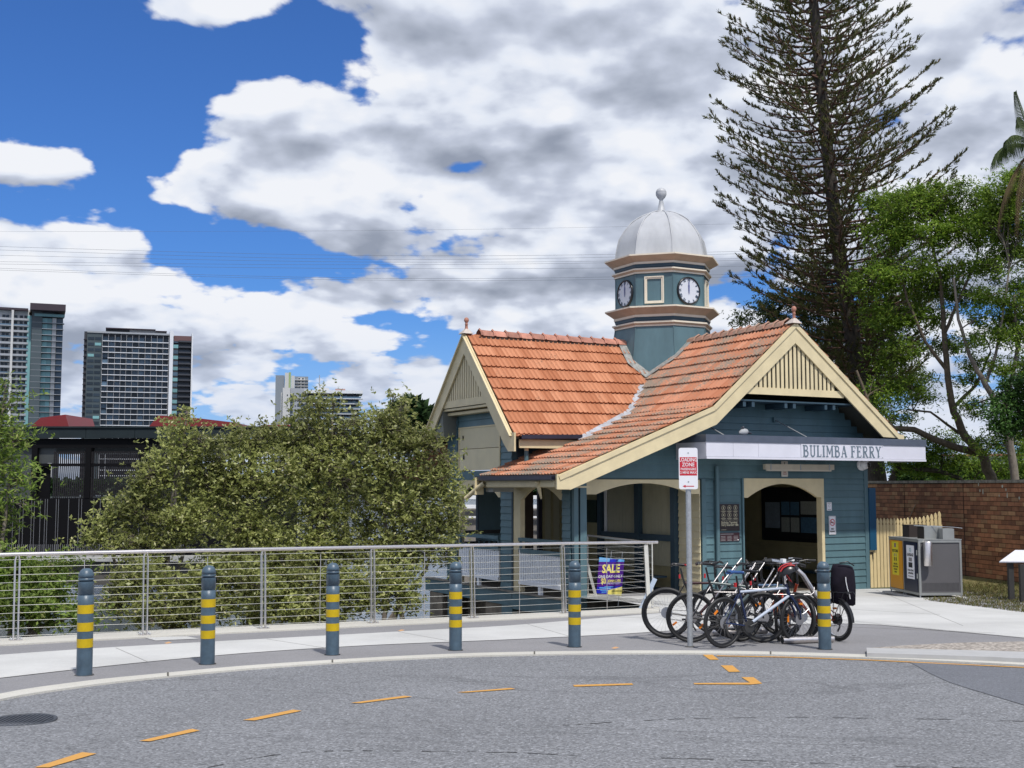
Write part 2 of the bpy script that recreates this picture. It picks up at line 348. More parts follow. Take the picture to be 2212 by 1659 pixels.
def tilemat(name, base, pale, lichen, amount, streak):
    m = bpy.data.materials.new(name); m.use_nodes = True; nt = m.node_tree; N, L = nt.nodes, nt.links
    bs = N['Principled BSDF']; bs.inputs['Roughness'].default_value = 0.75; bs.inputs['Specular IOR Level'].default_value = 0.25
    geo = N.new('ShaderNodeNewGeometry'); oi = N.new('ShaderNodeObjectInfo'); P = geo.outputs['Position']
    ad = N.new('ShaderNodeMath'); ad.operation = 'ADD'; L.new(oi.outputs['Random'], ad.inputs[0]); L.new(geo.outputs['Random Per Island'], ad.inputs[1])
    fr = N.new('ShaderNodeMath'); fr.operation = 'FRACT'; L.new(ad.outputs[0], fr.inputs[0])
    m1 = N.new('ShaderNodeMix'); m1.data_type = 'RGBA'; L.new(fr.outputs[0], m1.inputs[0]); m1.inputs[6].default_value = (*base, 1); m1.inputs[7].default_value = (*pale, 1)
    nz = N.new('ShaderNodeTexNoise'); nz.inputs['Scale'].default_value = 0.9; nz.inputs['Detail'].default_value = 2; L.new(P, nz.inputs['Vector'])
    n2 = N.new('ShaderNodeTexNoise'); n2.inputs['Scale'].default_value = 20; n2.inputs['Detail'].default_value = 6; n2.inputs['Roughness'].default_value = 0.7; L.new(P, n2.inputs['Vector'])
    f2 = N.new('ShaderNodeMath'); f2.operation = 'MULTIPLY_ADD'; L.new(fr.outputs[0], f2.inputs[0]); f2.inputs[1].default_value = streak; L.new(nz.outputs['Fac'], f2.inputs[2])
    a3 = N.new('ShaderNodeMath'); a3.operation = 'ADD'; L.new(f2.outputs[0], a3.inputs[0]); k3 = N.new('ShaderNodeMath'); k3.operation = 'MULTIPLY_ADD'; L.new(n2.outputs['Fac'], k3.inputs[0]); k3.inputs[1].default_value = 1.7; k3.inputs[2].default_value = -0.35; L.new(k3.outputs[0], a3.inputs[1])
    mr = N.new('ShaderNodeMapRange'); L.new(a3.outputs[0], mr.inputs[0]); mr.inputs[1].default_value = 1.50 - amount; mr.inputs[2].default_value = 1.72 - amount
    m2 = N.new('ShaderNodeMix'); m2.data_type = 'RGBA'; L.new(mr.outputs[0], m2.inputs[0]); L.new(m1.outputs[2], m2.inputs[6]); m2.inputs[7].default_value = (*lichen, 1)
    L.new(m2.outputs[2], bs.inputs['Base Color']); MATS[name] = m; return m
TILE1 = tilemat('terracotta_tile', (0.37, 0.138, 0.066), (0.52, 0.235, 0.130), (0.13, 0.09, 0.06), 0.205, 0.14)
TILE2 = tilemat('weathered_terracotta_tile', (0.38, 0.145, 0.075), (0.52, 0.24, 0.145), (0.225, 0.18, 0.14), 0.50, 0.14)
TRED = mat('ridge_terracotta', (0.38, 0.17, 0.12), 0.7, var=0.3, scale=6, obj=0.25)
def text(body, size, m, parent, frame, name='lettering', extrude=0.002, sx=1.0, align='CENTER', bold=0.0, spacing=1.0):
    """flat lettering; frame is a 4x4 matrix giving the sign plane (x right, y up, z out)"""
    cu = bpy.data.curves.new('lettering', 'FONT'); cu.body = body; cu.size = size; cu.extrude = extrude; cu.align_x = align; cu.align_y = 'CENTER'; cu.resolution_u = 2; cu.offset = bold; cu.space_character = spacing
    o = bpy.data.objects.new('tmp', cu); COL.objects.link(o)
    dg = bpy.context.evaluated_depsgraph_get(); dg.update()
    me = bpy.data.meshes.new_from_object(o.evaluated_get(dg)); COL.objects.unlink(o); bpy.data.objects.remove(o)
    me.materials.clear(); me.materials.append(m)
    me.transform(frame @ Matrix.Diagonal((sx, 1, 1, 1)))
    if parent is None: return me
    return link(name, me, parent)
def frame(origin, xdir, up, out=None):
    x = Vector(xdir).normalized(); y = Vector(up); y = (y - x * y.dot(x)).normalized(); z = x.cross(y)
    return Matrix(((x.x, y.x, z.x, origin[0]), (x.y, y.y, z.y, origin[1]), (x.z, y.z, z.z, origin[2]), (0, 0, 0, 1)))
# ================================================================== the setting
def sheet(name, pts, m, kind='structure', thick=None, parent=None):
    """flat slab from world points (polygon)"""
    mb = MB(); n = len(pts)
    top = [tuple(p) for p in pts]
    if thick:
        bot = [(p[0], p[1], p[2] - thick) for p in pts]
        mb.add(top + bot, [tuple(range(n)), tuple(range(2 * n - 1, n - 1, -1))] + [(i, n + i, n + (i + 1) % n, (i + 1) % n) for i in range(n)])
    else: mb.add(top, [tuple(range(n))])
    o = mb.build(name, m, parent)
    if parent is None: o['kind'] = kind
    return o
def strip(name, lo, hi, m, thick=0.0, parent=None):
    mb = MB(); n = len(lo)
    for i in range(n - 1):
        a, b, c, d = lo[i], lo[i + 1], hi[i + 1], hi[i]
        if thick:
            z = Vector((0, 0, thick)); mb.hexa([Vector(a) - z, Vector(b) - z, Vector(c) - z, Vector(d) - z, a, b, c, d])
        else: mb.add([a, b, c, d], [(0, 1, 2, 3)])
    o = mb.build(name, m, parent)
    if parent is None: o['kind'] = 'structure'
    return o
def up(p, dz): return Vector((p[0], p[1], p[2] + dz))
def smooth_line(pts, n):     # sample a polyline of (u, v) with a Catmull-Rom curve
    P = [np.array(p, float) for p in pts]; P = [2 * P[0] - P[1]] + P + [2 * P[-1] - P[-2]]; out = []
    for i in range(1, len(P) - 2):
        for k in range(n):
            t = k / n
            out.append(0.5 * ((2 * P[i]) + (-P[i - 1] + P[i + 1]) * t + (2 * P[i - 1] - 5 * P[i] + 4 * P[i + 1] - P[i + 2]) * t * t + (-P[i - 1] + 3 * P[i] - 3 * P[i + 1] + P[i + 2]) * t ** 3))
    out.append(P[-2]); return [tuple(p) for p in out]
KL = smooth_line([(-420, 1640), (-180, 1562), (0, 1510), (181, 1481), (317, 1465), (518, 1445.5), (718, 1431), (900, 1421), (1094, 1414.5), (1353, 1410.5), (1600, 1412), (1872, 1420), (2212, 1436), (2600, 1462)], 4)
KU = smooth_line([(-420, 1622), (-180, 1548), (0, 1498), (181, 1471), (317, 1457), (518, 1438.5), (718, 1425), (900, 1415), (1094, 1408.5), (1353, 1405), (1600, 1406), (1872, 1413.5), (2212, 1428), (2600, 1453)], 4)
kl = [G(*p) for p in KL]; ku = [G(*p) for p in KU]
# road
road = sheet('road', [Vector((-40, -8, gz(-8) - 0.02)), Vector((40, -8, gz(-8) - 0.02)), up(kl[-1] + Vector((26, -2, 0.07)), -0.02)] + [up(p, -0.02) for p in reversed(kl)] + [up(kl[0] + Vector((-30, -4, 0.1)), -0.02)], ASPH)
strip('kerb', kl, ku, KERB, 0.12)
# kerb joints
for i in (6, 17, 24, 33, 41):
    mb = MB(); a, b = kl[i], ku[i]; mb.bar(up(a, 0.0015), up(b, 0.0015), 0.02, 0.004); o = mb.build('kerb_joint', mat('joint_dirt', (0.09, 0.085, 0.07), 0.9)); o.parent = bpy.data.objects['kerb']
# darker resurfaced corner of the road
pp = [(1965, 1427.5), (2212, 1441), (2330, 1450), (2420, 1560), (2212, 1519), (2100, 1486), (2052, 1471), (2010, 1452)]
sheet('road_patch', [up(G(u, v), -0.015) for u, v in pp], ASPHN, parent=road)
# footpath of grey asphalt and the riverside edge beam
EDGE = smooth_line([(-420, 1402), (-180, 1391), (0, 1382), (250, 1369), (518, 1356), (921, 1337.5), (1094, 1329), (1325, 1318), (1424, 1312.5)], 3)
eo = [G(*p) for p in EDGE]
EDGI = smooth_line([(-420, 1419), (-180, 1406), (0, 1396), (250, 1382), (518, 1368), (921, 1348.5), (1094, 1340), (1325, 1329), (1424, 1324)], 3)
ei = [G(*p) for p in EDGI]
corner = G(1262, 1283)
front = [ORG + AX * s + BX * 0.02 for s in (-9.3, 0.0)]
fz = lambda p: Vector((p.x, p.y, gz(p.y)))
sheet('footpath', [up(p, -0.004) for p in ku] + [fz(ku[-1] + Vector((30, 22, 0)))] + [fz(Vector((40, 33, 0)))] + [fz(front[1] + Vector((0.6, 0.3, 0)))] + [fz(front[1]), fz(front[0]), corner] + list(reversed(eo)) + [fz(eo[0] + Vector((-14, -5, 0))), fz(ku[0] + Vector((-16, -3, 0)))], PATHA)
strip('edge_beam', [up(p, 0.02) for p in ei], [up(p, 0.02) for p in eo], KERB, 0.5)
# pale concrete path that widens to the forecourt
CU_ = smooth_line([(-420, 1446), (-180, 1431), (0, 1415), (250, 1398), (576, 1380), (800, 1368), (950, 1359.6), (1094, 1352), (1300, 1335), (1428, 1325)], 3)
CL_ = smooth_line([(-420, 1512), (-180, 1486), (0, 1465), (250, 1437), (518, 1412), (800, 1394), (1094, 1382), (1353, 1369), (1500, 1359), (1650, 1350.5), (1847, 1347.5), (2020, 1360), (2212, 1378), (2600, 1418)], 3)
cu = [up(G(*p), 0.004) for p in CU_]; cl = [up(G(*p), 0.004) for p in CL_]
cpath = sheet('concrete_path', cl + [up(fz(Vector((26, 25, 0))), .004), up(G(2600, 1345), .004), up(G(2212, 1323), .004), up(G(2007, 1298), .004), up(fz(Vector((10.9, 31.6, 0))), .004), up(fz(front[1] + Vector((.9, -.1, 0))), .004), up(fz(front[1] + Vector((0, -.02, 0))), .004), up(fz(front[0] + BX * -.05), .004), up(corner, .004), up(G(1424, 1315), .004)] + list(reversed(cu)), CONC)
jm = mat('saw_cut', (0.25, 0.245, 0.235), 0.9)
for (a, b) in (((250, 1400), (318, 1430)), ((576, 1381), (700, 1400)), ((860, 1365), (980, 1387)), ((1140, 1349), (1230, 1375)), ((1560, 1300), (2030, 1328)), ((1640, 1290), (1700, 1348)), ((1893, 1275), (2080, 1352)), ((1330, 1333), (2150, 1368))):
    mb = MB(); mb.bar(up(G(*a), .0045), up(G(*b), .0045), 0.012, 0.003); mb.build('saw_cut', jm, cpath)
# service cover beside the path
sheet('cover_slab', [up(G(u, v), .006) for u, v in ((336, 1384.5), (430, 1380.5), (404, 1375.5), (309, 1377))], CONC, parent=bpy.data.objects['footpath'])
# raised kerb and pebble verge on the right
RK = smooth_line([(1872, 1407.5), (2000, 1410.5), (2212, 1416.5), (2600, 1434)], 4); RK2 = smooth_line([(1873, 1419), (2000, 1423), (2212, 1431.5), (2600, 1456)], 4)
strip('raised_kerb', [up(G(u, v), 0.05) for u, v in RK2], [up(G(u, v), 0.05) for u, v in RK], mat('new_kerb', (0.40, 0.40, 0.40), 0.7, var=.06), 0.12)
sheet('pebble_verge', [up(G(u, v), .045) for u, v in [(1873, 1407), (2212, 1416), (2600, 1433), (2600, 1400), (2212, 1392.5), (2080, 1395), (1960, 1401)]], PEBB, thick=0.08)
# yellow markings, painted on the road
def mark(pts):
    sheet('road_marking', [up(G(u, v), -0.014) for u, v in pts], YLINE, parent=road)
for q in [(150, 663), (215, 663), (422, 603), (360, 597)], [(608, 548), (655, 550), (873, 503), (838, 496)], [(1060, 458), (1110, 460), (1318, 418), (1280, 413)], [(1530, 384), (1575, 385), (1800, 357), (1765, 353)], [(1995, 338), (2035, 339), (2250, 324), (2230, 319)]:
    mark([(x / 2.021, 1324.9 + y / 2.021) for x, y in q])
for q in [(283, 300), (290, 307), (542, 299), (535, 293)], [(798, 292), (803, 297), (1045, 298), (1092, 294), (1055, 267), (1003, 267), (1040, 290)], [(838, 172), (868, 193), (907, 193), (880, 172)], [(915, 217), (950, 245), (998, 244), (965, 217)]:
    mark([(1094.5 + x / 1.979, 1324.9 + y / 1.979) for x, y in q])
yl = [(1548, 1412.8), (1700, 1415.6), (1872, 1421.5), (2212, 1437.5), (2600, 1464)]
sheet('road_marking', [up(G(u, v + .5), -0.014) for u, v in yl] + [up(G(u, v + 2.1), -0.014) for u, v in reversed(yl)], YLINE, parent=road)
# seams and scuffs across the road surface
SEAM = mat('seam_tar', (.060, .060, .062), .8, var=.4, scale=14)
def seam(pts, f, w):
    L_ = smooth_line([f(*p) for p in pts], 10); rs_ = random.Random(len(pts) * 7 + int(pts[0][0]))
    for i in range(len(L_) - 1):
        if rs_.random() < .48: continue
        a, b = G(*L_[i]), G(*L_[i + 1]); n_ = (b - a).cross(Vector((0, 0, 1))).normalized() * w * rs_.uniform(.3, 1.0); n2 = n_ * rs_.uniform(.4, 1.2); j = Vector((0, rs_.uniform(-.008, .008), -.0165))
        mb = MB(); mb.add([a + n_ + j, b + n2 + j, b - n2 + j, a - n_ + j], [(0, 1, 2, 3)]); mb.build('road_seam', SEAM, road)
fR = lambda x, y: (1094.5 + x / 1.979, 1324.9 + y / 1.979); fL = lambda x, y: (x / 2.021, 1324.9 + y / 2.021)
seam([(150, 478), (450, 456), (800, 441), (1200, 436), (1700, 441), (2212, 452)], fR, .012); seam([(0, 583), (450, 603), (1000, 616), (1600, 640), (2212, 655)], fR, .012)
seam([(860, 672), (1100, 622), (1380, 592), (1800, 590), (2200, 596)], fL, .014); seam([(1650, 470), (2000, 505), (2212, 512)], fR, .006)
# round grate
gc = G(48, 1552); gr = thing('drain_grate', 'round dark cast iron drain grate set in the road at the left', 'grate', up(gc, -0.02))
mb = MB(); mb.lathe([(0.285, 0), (0.285, .012), (0.255, .012), (0.255, 0.002)], n=36, cap=False); mb.build('rim', mat('cast_iron', (0.045, 0.05, 0.06), 0.55, var=.3), gr)
for k in range(-6, 7):
    x = k * .038; h = math.sqrt(max(.25 ** 2 - x * x, 0)); mb = MB(); mb.box(x - .010, -h, 0.002, x + .010, h, .010); mb.build('slat', MATS['cast_iron'], gr)
mb = MB(); mb.lathe([(0.255, .003), (0.0, .003)], n=30, cap=False); mb.build('pit', BLACKI, gr)
# bank, river, far shore
def bankz(d): return np.interp(d, [0, .05, .6, 3, 5, 14], [-0.35, -0.9, -1.0, -1.35, -1.75, -2.9])
mb = MB(); rows = []
offs = [0, .06, .6, 1.6, 3, 5, 8, 14]
line = [eo[0] + Vector((-14, -5, 0))] + eo + [corner + Vector((0.2, .2, 0)), corner + Vector((3, 7, 0)), corner + Vector((8, 16, 0)), corner + Vector((24, 40, 0))]
for i, p in enumerate(line):
    for d in offs:
        q = p + Vector((-.42 * d - (.35 * d if i > len(eo) else 0), .9 * d * (1 if i <= len(eo) else .4), 0))
        rows.append((q.x, q.y, gz(min(p.y, 33)) + bankz(d) + (random.uniform(-.12, .12) if d > .5 else 0)))
n = len(offs)
mb.add(rows, [(i * n + k, i * n + k + 1, (i + 1) * n + k + 1, (i + 1) * n + k) for i in range(len(line) - 1) for k in range(n - 1)])
o = mb.build('river_bank', mat('mud_bank', (0.085, 0.072, 0.042), 0.9, var=.35, scale=3, bump=.6, bscale=12)); o['kind'] = 'structure'
wm = bpy.data.materials.new('river_water'); wm.use_nodes = True; nt = wm.node_tree; N, L = nt.nodes, nt.links; bs = N['Principled BSDF']
bs.inputs['Base Color'].default_value = (0.10, 0.12, 0.13, 1); bs.inputs['Roughness'].default_value = 0.09; bs.inputs['Specular IOR Level'].default_value = 0.8
g_ = N.new('ShaderNodeNewGeometry'); v_ = N.new('ShaderNodeVectorMath'); v_.operation = 'MULTIPLY'; L.new(g_.outputs['Position'], v_.inputs[0]); v_.inputs[1].default_value = (0.9, 2.2, 1)
z_ = N.new('ShaderNodeTexNoise'); z_.inputs['Scale'].default_value = 1.1; z_.inputs['Detail'].default_value = 6; L.new(v_.outputs[0], z_.inputs['Vector'])
b_ = N.new('ShaderNodeBump'); b_.inputs['Strength'].default_value = .55; b_.inputs['Distance'].default_value = .12; L.new(z_.outputs['Fac'], b_.inputs['Height']); L.new(b_.outputs[0], bs.inputs['Normal'])
sheet('river', [(-2500, 12, -3.0), (2500, 12, -3.0), (2500, 640, -3.0), (-2500, 640, -3.0)], wm)
GRASSF = mat('far_land', (0.045, 0.06, 0.028), 0.9, var=.3, scale=.02, col2=(0.08, 0.085, 0.05))
sheet('far_bank', [(-5000, 600, -3.1), (5000, 600, -3.1), (5000, 5600, 2.0), (-5000, 5600, 2.0)], GRASSF)
# dry grass rising to the brick wall, and the park behind it
WB = AT(2080, 1243, 35.2); WD = Vector((0.196, -1.0, 0)).normalized()      # wall foot; runs towards the camera on the right
gm = mat('dry_grass_ground', (0.19, 0.155, 0.08), 0.95, var=.3, scale=5, col2=(0.12, 0.125, 0.05), bump=.3, bscale=30, spec=.05)
gp = [up(G(1994, 1296), -.002), up(G(2212, 1323), -.01), up(G(2600, 1345), -.01), Vector((18, 22, -.85)), WB + WD * 11, WB, Vector((12.2, 40.5, -1.1)), up(fz(Vector((11.3, 33.2, 0))), -.01)]
sheet('grass_verge', gp, gm)
PARK = mat('park_grass', (0.06, 0.085, 0.028), 0.95, var=.3, scale=.6, col2=(0.09, 0.10, 0.04), bump=.5, bscale=20)
sheet('park_ground', [(10.2, 34.6, -1.3), (11.6, 33, -1.3), (14.5, 15, -1.0), (120, 15, -1.0), (140, 72, -1.6), (22, 75, -1.9), (9.5, 60, -1.7), (6.8, 44, -1.5)], PARK)
# tufts of dry grass
def tufts(name, pts, zf, h, m, parent=None):
    c = np.repeat(pts, 5, 0) + rng.normal(0, .05, (len(pts) * 5, 3)) * (1, 1, 0); n = len(c)
    c[:, 2] = [zf(x, y) for x, y in c[:, :2]]
    a = rng.uniform(0, 2 * math.pi, n); w = np.stack([np.cos(a), np.sin(a), 0 * a], 1) * .012
    t = np.stack([rng.normal(0, .5, n), rng.normal(0, .5, n), np.ones(n)], 1) * (h * rng.uniform(.5, 1.2, (n, 1)))
    v = np.concatenate([c - w, c + w, c + t], 1).reshape(-1, 3)
    return link(name, fast_mesh(name, v, np.arange(len(v)).reshape(-1, 3), m), parent)
GT = leafmat('grass_blade', (0.17, 0.13, 0.055), (0.085, 0.11, 0.03), trans=.1, rough=1.0)
P_ = []
gpx = np.array([(p.x, p.y) for p in gp])
def inside(x, y, poly):
    c = False; j = len(poly) - 1
    for i in range(len(poly)):
        if (poly[i][1] > y) != (poly[j][1] > y) and x < (poly[j][0] - poly[i][0]) * (y - poly[i][1]) / (poly[j][1] - poly[i][1]) + poly[i][0]: c = not c
        j = i
    return c
while len(P_) < 5200:
    x, y = rng.uniform(9.5, 17), rng.uniform(22, 40)
    if inside(x, y, gpx): P_.append((x, y, 0))
def verge_z(x, y):
    f = min(1, max(0, (x - 11.0) / 2.4)); return gz(y) - .02 + f * max(0, -.98 - gz(y))
o = tufts('dry_grass', np.array(P_), verge_z, .07, GT); o['kind'] = 'stuff'
# ================================================================== the ferry house (local axes: x along the front, y into the plan, z up)
FH = thing('ferry_house', 'blue weatherboard ferry house with orange tiled cross gables and a white domed clock tower', 'ferry terminal', ORG, TH)
LOC = Matrix.Translation(ORG) @ Matrix.Rotation(TH, 4, 'Z')
def fr(x, y, z, facing='front'):       # sign frame in local axes
    if facing == 'front': return frame((x, y, z), (1, 0, 0), (0, 0, 1))
    return frame((x, y, z), (0, -1, 0), (0, 0, 1))
S0 = -9.4; SC, TR, ZR = -3.25, 5.0, 7.0
def zF(s):
    d = abs(SC - s) if s <= SC else 0
    if s > SC: return ZR - .80 * (s - SC)
    return ZR - .845 * d if d < 2.65 else ZR - .845 * 2.65 - .39 * (d - 2.65)
def zL(t): return ZR - 1.036 * abs(t - TR)
fF = lambda p, q, d: (p, d, q)            # front plane: (s, z), depth = t
fB = lambda p, q, d: (d, p, q)            # side plane: (t, z), depth = s
def b_(name, m, *boxes, parent=FH):
    for b in boxes:
        mb = MB(); mb.box(*b); o = mb.build(name, m, parent)
    return o
# ---- weatherboards, each its own piece
BP = .178
def boards(x0f, x1f, z0, z1, plane, side, m=TEALB, parent=FH):
    z = z0
    while z < z1 - .03:
        zt = min(z + BP, z1); a, b = x0f(z + .5 * (zt - z)), x1f(z + .5 * (zt - z))
        if b - a > .05:
            mb = MB(); pr = [(0.030, z), (0.036, z + .006), (.010, zt + .008), (0, zt + .008), (0, z)]
            if side == 'front': f = lambda p, q, d: (d, plane - p, q)
            elif side == 'left': f = lambda p, q, d: (plane - p, d, q)
            elif side == 'right': f = lambda p, q, d: (plane + p, d, q)
            mb.prism(pr, f, a + random.uniform(0, .003), b - random.uniform(0, .003)); mb.build('weatherboard', m, parent)
        z = zt
K = lambda v: (lambda z: v)
# front wall, solid backing behind the boards
arch_top = 2.98
def roof_left(z):   # inner face of the front roof on the left at height z
    zz = z + .32
    return SC - (ZR - zz) / .845 if zz > ZR - .845 * 2.65 else SC - 2.65 - (ZR - .845 * 2.65 - zz) / .39
def roof_right(z): return min(-.0, SC + (ZR - z - .32) / .80)
DL, DR, DT = -4.36, -1.60, 3.0        # door opening
mb = MB()
mb.box(-5.64, .012, -.4, DL, .13, arch_top); mb.box(DR, .012, -.4, 0, .13, arch_top); mb.box(DL, .012, DT, DR, .13, arch_top + .05)
mb.prism([(max(roof_left(arch_top), S0), arch_top), (-.0, arch_top), (-.0, 3.95), (roof_right(4.95), 4.95), (roof_left(4.95), 4.95), (roof_left(4.3), 4.3), (roof_left(3.6), 3.6)], fF, .012, .13)
mb.build('front_wall', TEAL, FH)
PX = onA(1546, 1100)[0]
boards(K(-5.52), K(PX - .08), -.1, arch_top, .012, 'front'); boards(K(PX + .08), K(DL - .03), -.1, arch_top, .012, 'front')
boards(K(DR + .03), K(-.12), -.35, arch_top, .012, 'front')
boards(lambda z: max(roof_left(z), S0 + .05), roof_right, arch_top + .02, 4.93, .012, 'front')
b_('corner_board', TEAL, (-.12, -.03, -.4, .012, .16, 3.9)); b_('corner_board', TEAL, (-5.64, -.03, -.3, -5.52, .14, arch_top))
# downpipe on the front
mb = MB(); mb.tube([(PX, -.075, -.1), (PX, -.075, 3.3)], .055, 10); mb.build('downpipe', TEAL, FH)
for z in (.6, 1.8, 2.9): b_('pipe_clip', TEAL, (PX - .06, -.02, z, PX + .06, .012, z + .03))
# arches
def arch_poly(x0, x1, zt, zc, zs, flat=.12, n=16):
    c = (x0 + x1) / 2; w = (x1 - x0) / 2 - flat
    pts = [(x0, zt), (x0, zs), (x0 + flat, zs)]
    for k in range(1, n): 
        a = math.pi * (1 - k / n); pts.append((c + w * math.cos(a) if False else c - w + 2 * w * k / n, zs + (zc - zs) * (1 - (1 - 2 * k / n) ** 2)))
    return pts + [(x1 - flat, zs), (x1, zs), (x1, zt)]
def archband(name, x0, x1, zt, zc, zs, fn, d0, d1, m=CREAM, flat=.12):
    P = arch_poly(x0, x1, zt, zc, zs, flat); low = P[1:-1]; mb = MB()
    for i in range(len(low) - 1):
        a, b = low[i], low[i + 1]
        if b[0] - a[0] > 1e-4: mb.prism([a, b, (b[0], zt), (a[0], zt)], fn, d0, d1)
    return mb.build(name, m, FH)
archband('arch_board', -9.07, -5.70, 2.96, 2.87, 2.60, fF, -.03, .03, flat=.28)
archband('arch_board', DL + .05, DR - .1, DT, 2.86, 2.50, fF, -.05, .06, flat=.12)
b_('door_frame', CREAM, (DR - .1, -.05, -.2, DR, .14, DT)); b_('door_frame', TEAL, (DL, -.05, -.2, DL + .05, .14, DT))
# left verandah opening: corner post, side posts
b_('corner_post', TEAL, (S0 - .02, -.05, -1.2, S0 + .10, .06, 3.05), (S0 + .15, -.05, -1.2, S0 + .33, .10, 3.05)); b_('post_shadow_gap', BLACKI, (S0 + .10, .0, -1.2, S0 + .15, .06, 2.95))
# cream boarded return inside the verandah, teal posts and lower panelling beyond it
boards(K(.02), K(.93), .05, 2.9, -5.66, 'left', CREAMB)
b_('lobby_wall', CREAM, (-5.645, .14, -.2, -5.50, .95, 2.95))
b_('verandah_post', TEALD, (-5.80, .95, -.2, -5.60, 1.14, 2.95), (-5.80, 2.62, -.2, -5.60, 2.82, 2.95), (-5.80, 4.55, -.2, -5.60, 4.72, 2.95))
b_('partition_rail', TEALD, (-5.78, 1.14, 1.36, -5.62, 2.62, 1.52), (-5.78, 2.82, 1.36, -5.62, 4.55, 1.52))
PAN = mat('grey_cream_panel', (0.44, 0.41, 0.29), 0.6, var=.06)
for t0, t1 in ((1.14, 2.62), (2.82, 4.55)):
    n = int((t1 - t0) / .145)
    for k in range(n):
        a = t0 + (t1 - t0) * k / n; b_('tongue_board', PAN, (-5.66, a + .004, .70, -5.60, a + (t1 - t0) / n - .004, 1.36)); b_('tongue_board', PAN, (-5.66, a + .004, 1.52, -5.60, a + (t1 - t0) / n - .004, 2.9))
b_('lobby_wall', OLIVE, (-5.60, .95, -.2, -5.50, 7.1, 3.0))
b_('skirting', TEALD, (-5.70, 1.14, -.1, -5.62, 4.55, .12))
b_('wall_sign', mat('dark_green_sign', (0.012, 0.03, 0.018), .5), (-5.68, 4.95, 1.75, -5.62, 5.7, 2.4))
b_('daylight_slit', WHITE, (-5.74, 4.36, 1.52, -5.68, 4.43, 2.7))  # white bar added in place of a bright see-through slit, not a post
# bench on the verandah
bn = MB(); bn.box(-6.25, 1.3, .42, -5.80, 4.3, .47); bn.build('bench_seat', TEALD, FH)
for t in (1.5, 2.8, 4.1): b_('bench_leg', TEAL, (-6.2, t, -.05, -6.12, t + .07, .42))
# floor, ceiling, back and side walls
b_('floor', mat('worn_deck_boards', (0.13, 0.11, 0.085), .8, var=.3, scale=4), (S0 + .02, .06, -.12, -.02, 7.15, .02))
b_('ceiling', mat('ceiling_boards', (0.42, 0.39, 0.27), .7), (S0 + .05, .14, 3.0, -.05, 7.0, 3.06))
b_('side_wall', TEAL, (-.12, .16, -.4, .01, 7.1, 3.9)); b_('back_wall', TEAL, (-5.6, 7.0, -.2, 0, 7.12, 3.9))
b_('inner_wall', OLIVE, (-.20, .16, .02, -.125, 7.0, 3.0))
# the kiosk window seen through the door
b_('kiosk_frame', BLACKP, (-.26, 1.55, 1.18, -.202, 4.15, 1.24), (-.26, 1.55, 2.70, -.202, 4.15, 2.76), (-.26, 4.10, 1.24, -.202, 4.15, 2.70), (-.26, 1.55, 1.24, -.202, 1.6, 2.70))
b_('kiosk_opening', BLACKI, (-.235, 1.6, 1.24, -.205, 4.1, 2.70))
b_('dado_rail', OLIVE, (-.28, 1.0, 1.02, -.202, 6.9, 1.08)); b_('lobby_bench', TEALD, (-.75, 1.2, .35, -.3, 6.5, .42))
posm = mat('window_poster', (0.22, 0.27, 0.33), .5, var=.25, scale=14); posm2 = mat('window_poster_pale', (0.34, 0.36, 0.33), .5, var=.2, scale=18); posm3 = mat('window_poster_blue', (.08, .17, .27), .5, var=.3, scale=12)
for (a, b, z0, z1, m_) in ((3.35, 4.0, 1.55, 2.32, posm), (2.92, 3.27, 1.95, 2.34, posm3), (2.5, 2.86, 1.95, 2.34, posm3), (2.92, 3.27, 1.45, 1.88, posm2), (2.5, 2.86, 1.45, 1.88, posm2), (1.75, 2.42, 1.98, 2.36, posm2), (1.75, 2.42, 1.45, 1.9, posm3)):
    b_('poster', m_, (-.25, a, z0, -.237, b, z1))
# ---- left side wall along the water
for a, b in ((6.42, 7.1), (3.12, 3.74)): boards(K(a), K(b), -.05, 4.75 if a > 3.2 else 4.4, S0, 'left'); b_('side_pier', TEAL, (S0, a + .01, -1.0, S0 + .14, b - .01, 4.45))
boards(K(.13), K(.52), -.05, 2.75, S0, 'left'); b_('side_pier', TEAL, (S0, .12, -1.0, S0 + .14, .52, 2.9))
b_('pier_edge', TEALD, (S0 - .035, 3.04, -.1, S0 + .14, 3.12, 2.8), (S0 - .035, 6.36, -.1, S0 + .14, 6.42, 4.3))
b_('opening_post', CREAM, (S0 - .01, 2.66, -.2, S0 + .12, 3.04, 2.85), (S0 - .01, 6.24, -.1, S0 + .12, 6.36, 2.96), (S0 + .02, 3.745, .3, S0 + .12, 3.80, 2.96))
b_('side_band', TEAL, (S0 - .025, 3.74, 2.97, S0 + .1, 6.36, 3.22))
archband('arch_board', 3.80, 6.24, 2.97, 2.90, 2.50, fB, S0 - .012, S0 + .05, flat=.10)
archband('arch_board', .53, 2.66, 2.86, 2.78, 2.46, fB, S0 - .012, S0 + .05, flat=.10)
b_('shutter_panel', CREAMB, (S0 - .03, 3.79, 3.24, S0 + .02, 6.26, 3.83), (S0 - .03, 3.79, 3.845, S0 + .02, 6.26, 4.42))
b_('shutter_frame', CREAM, (S0 - .05, 3.74, 3.22, S0 + .02, 3.79, 4.46), (S0 - .05, 6.26, 3.22, S0 + .02, 6.31, 4.46), (S0 - .05, 3.79, 4.42, S0 + .02, 6.26, 4.46))
for t, z in ((6.0, 4.1), (5.95, 3.55)): b_('shutter_handle', BLACKP, (S0 - .06, t, z, S0 - .03, t + .03, z + .12))
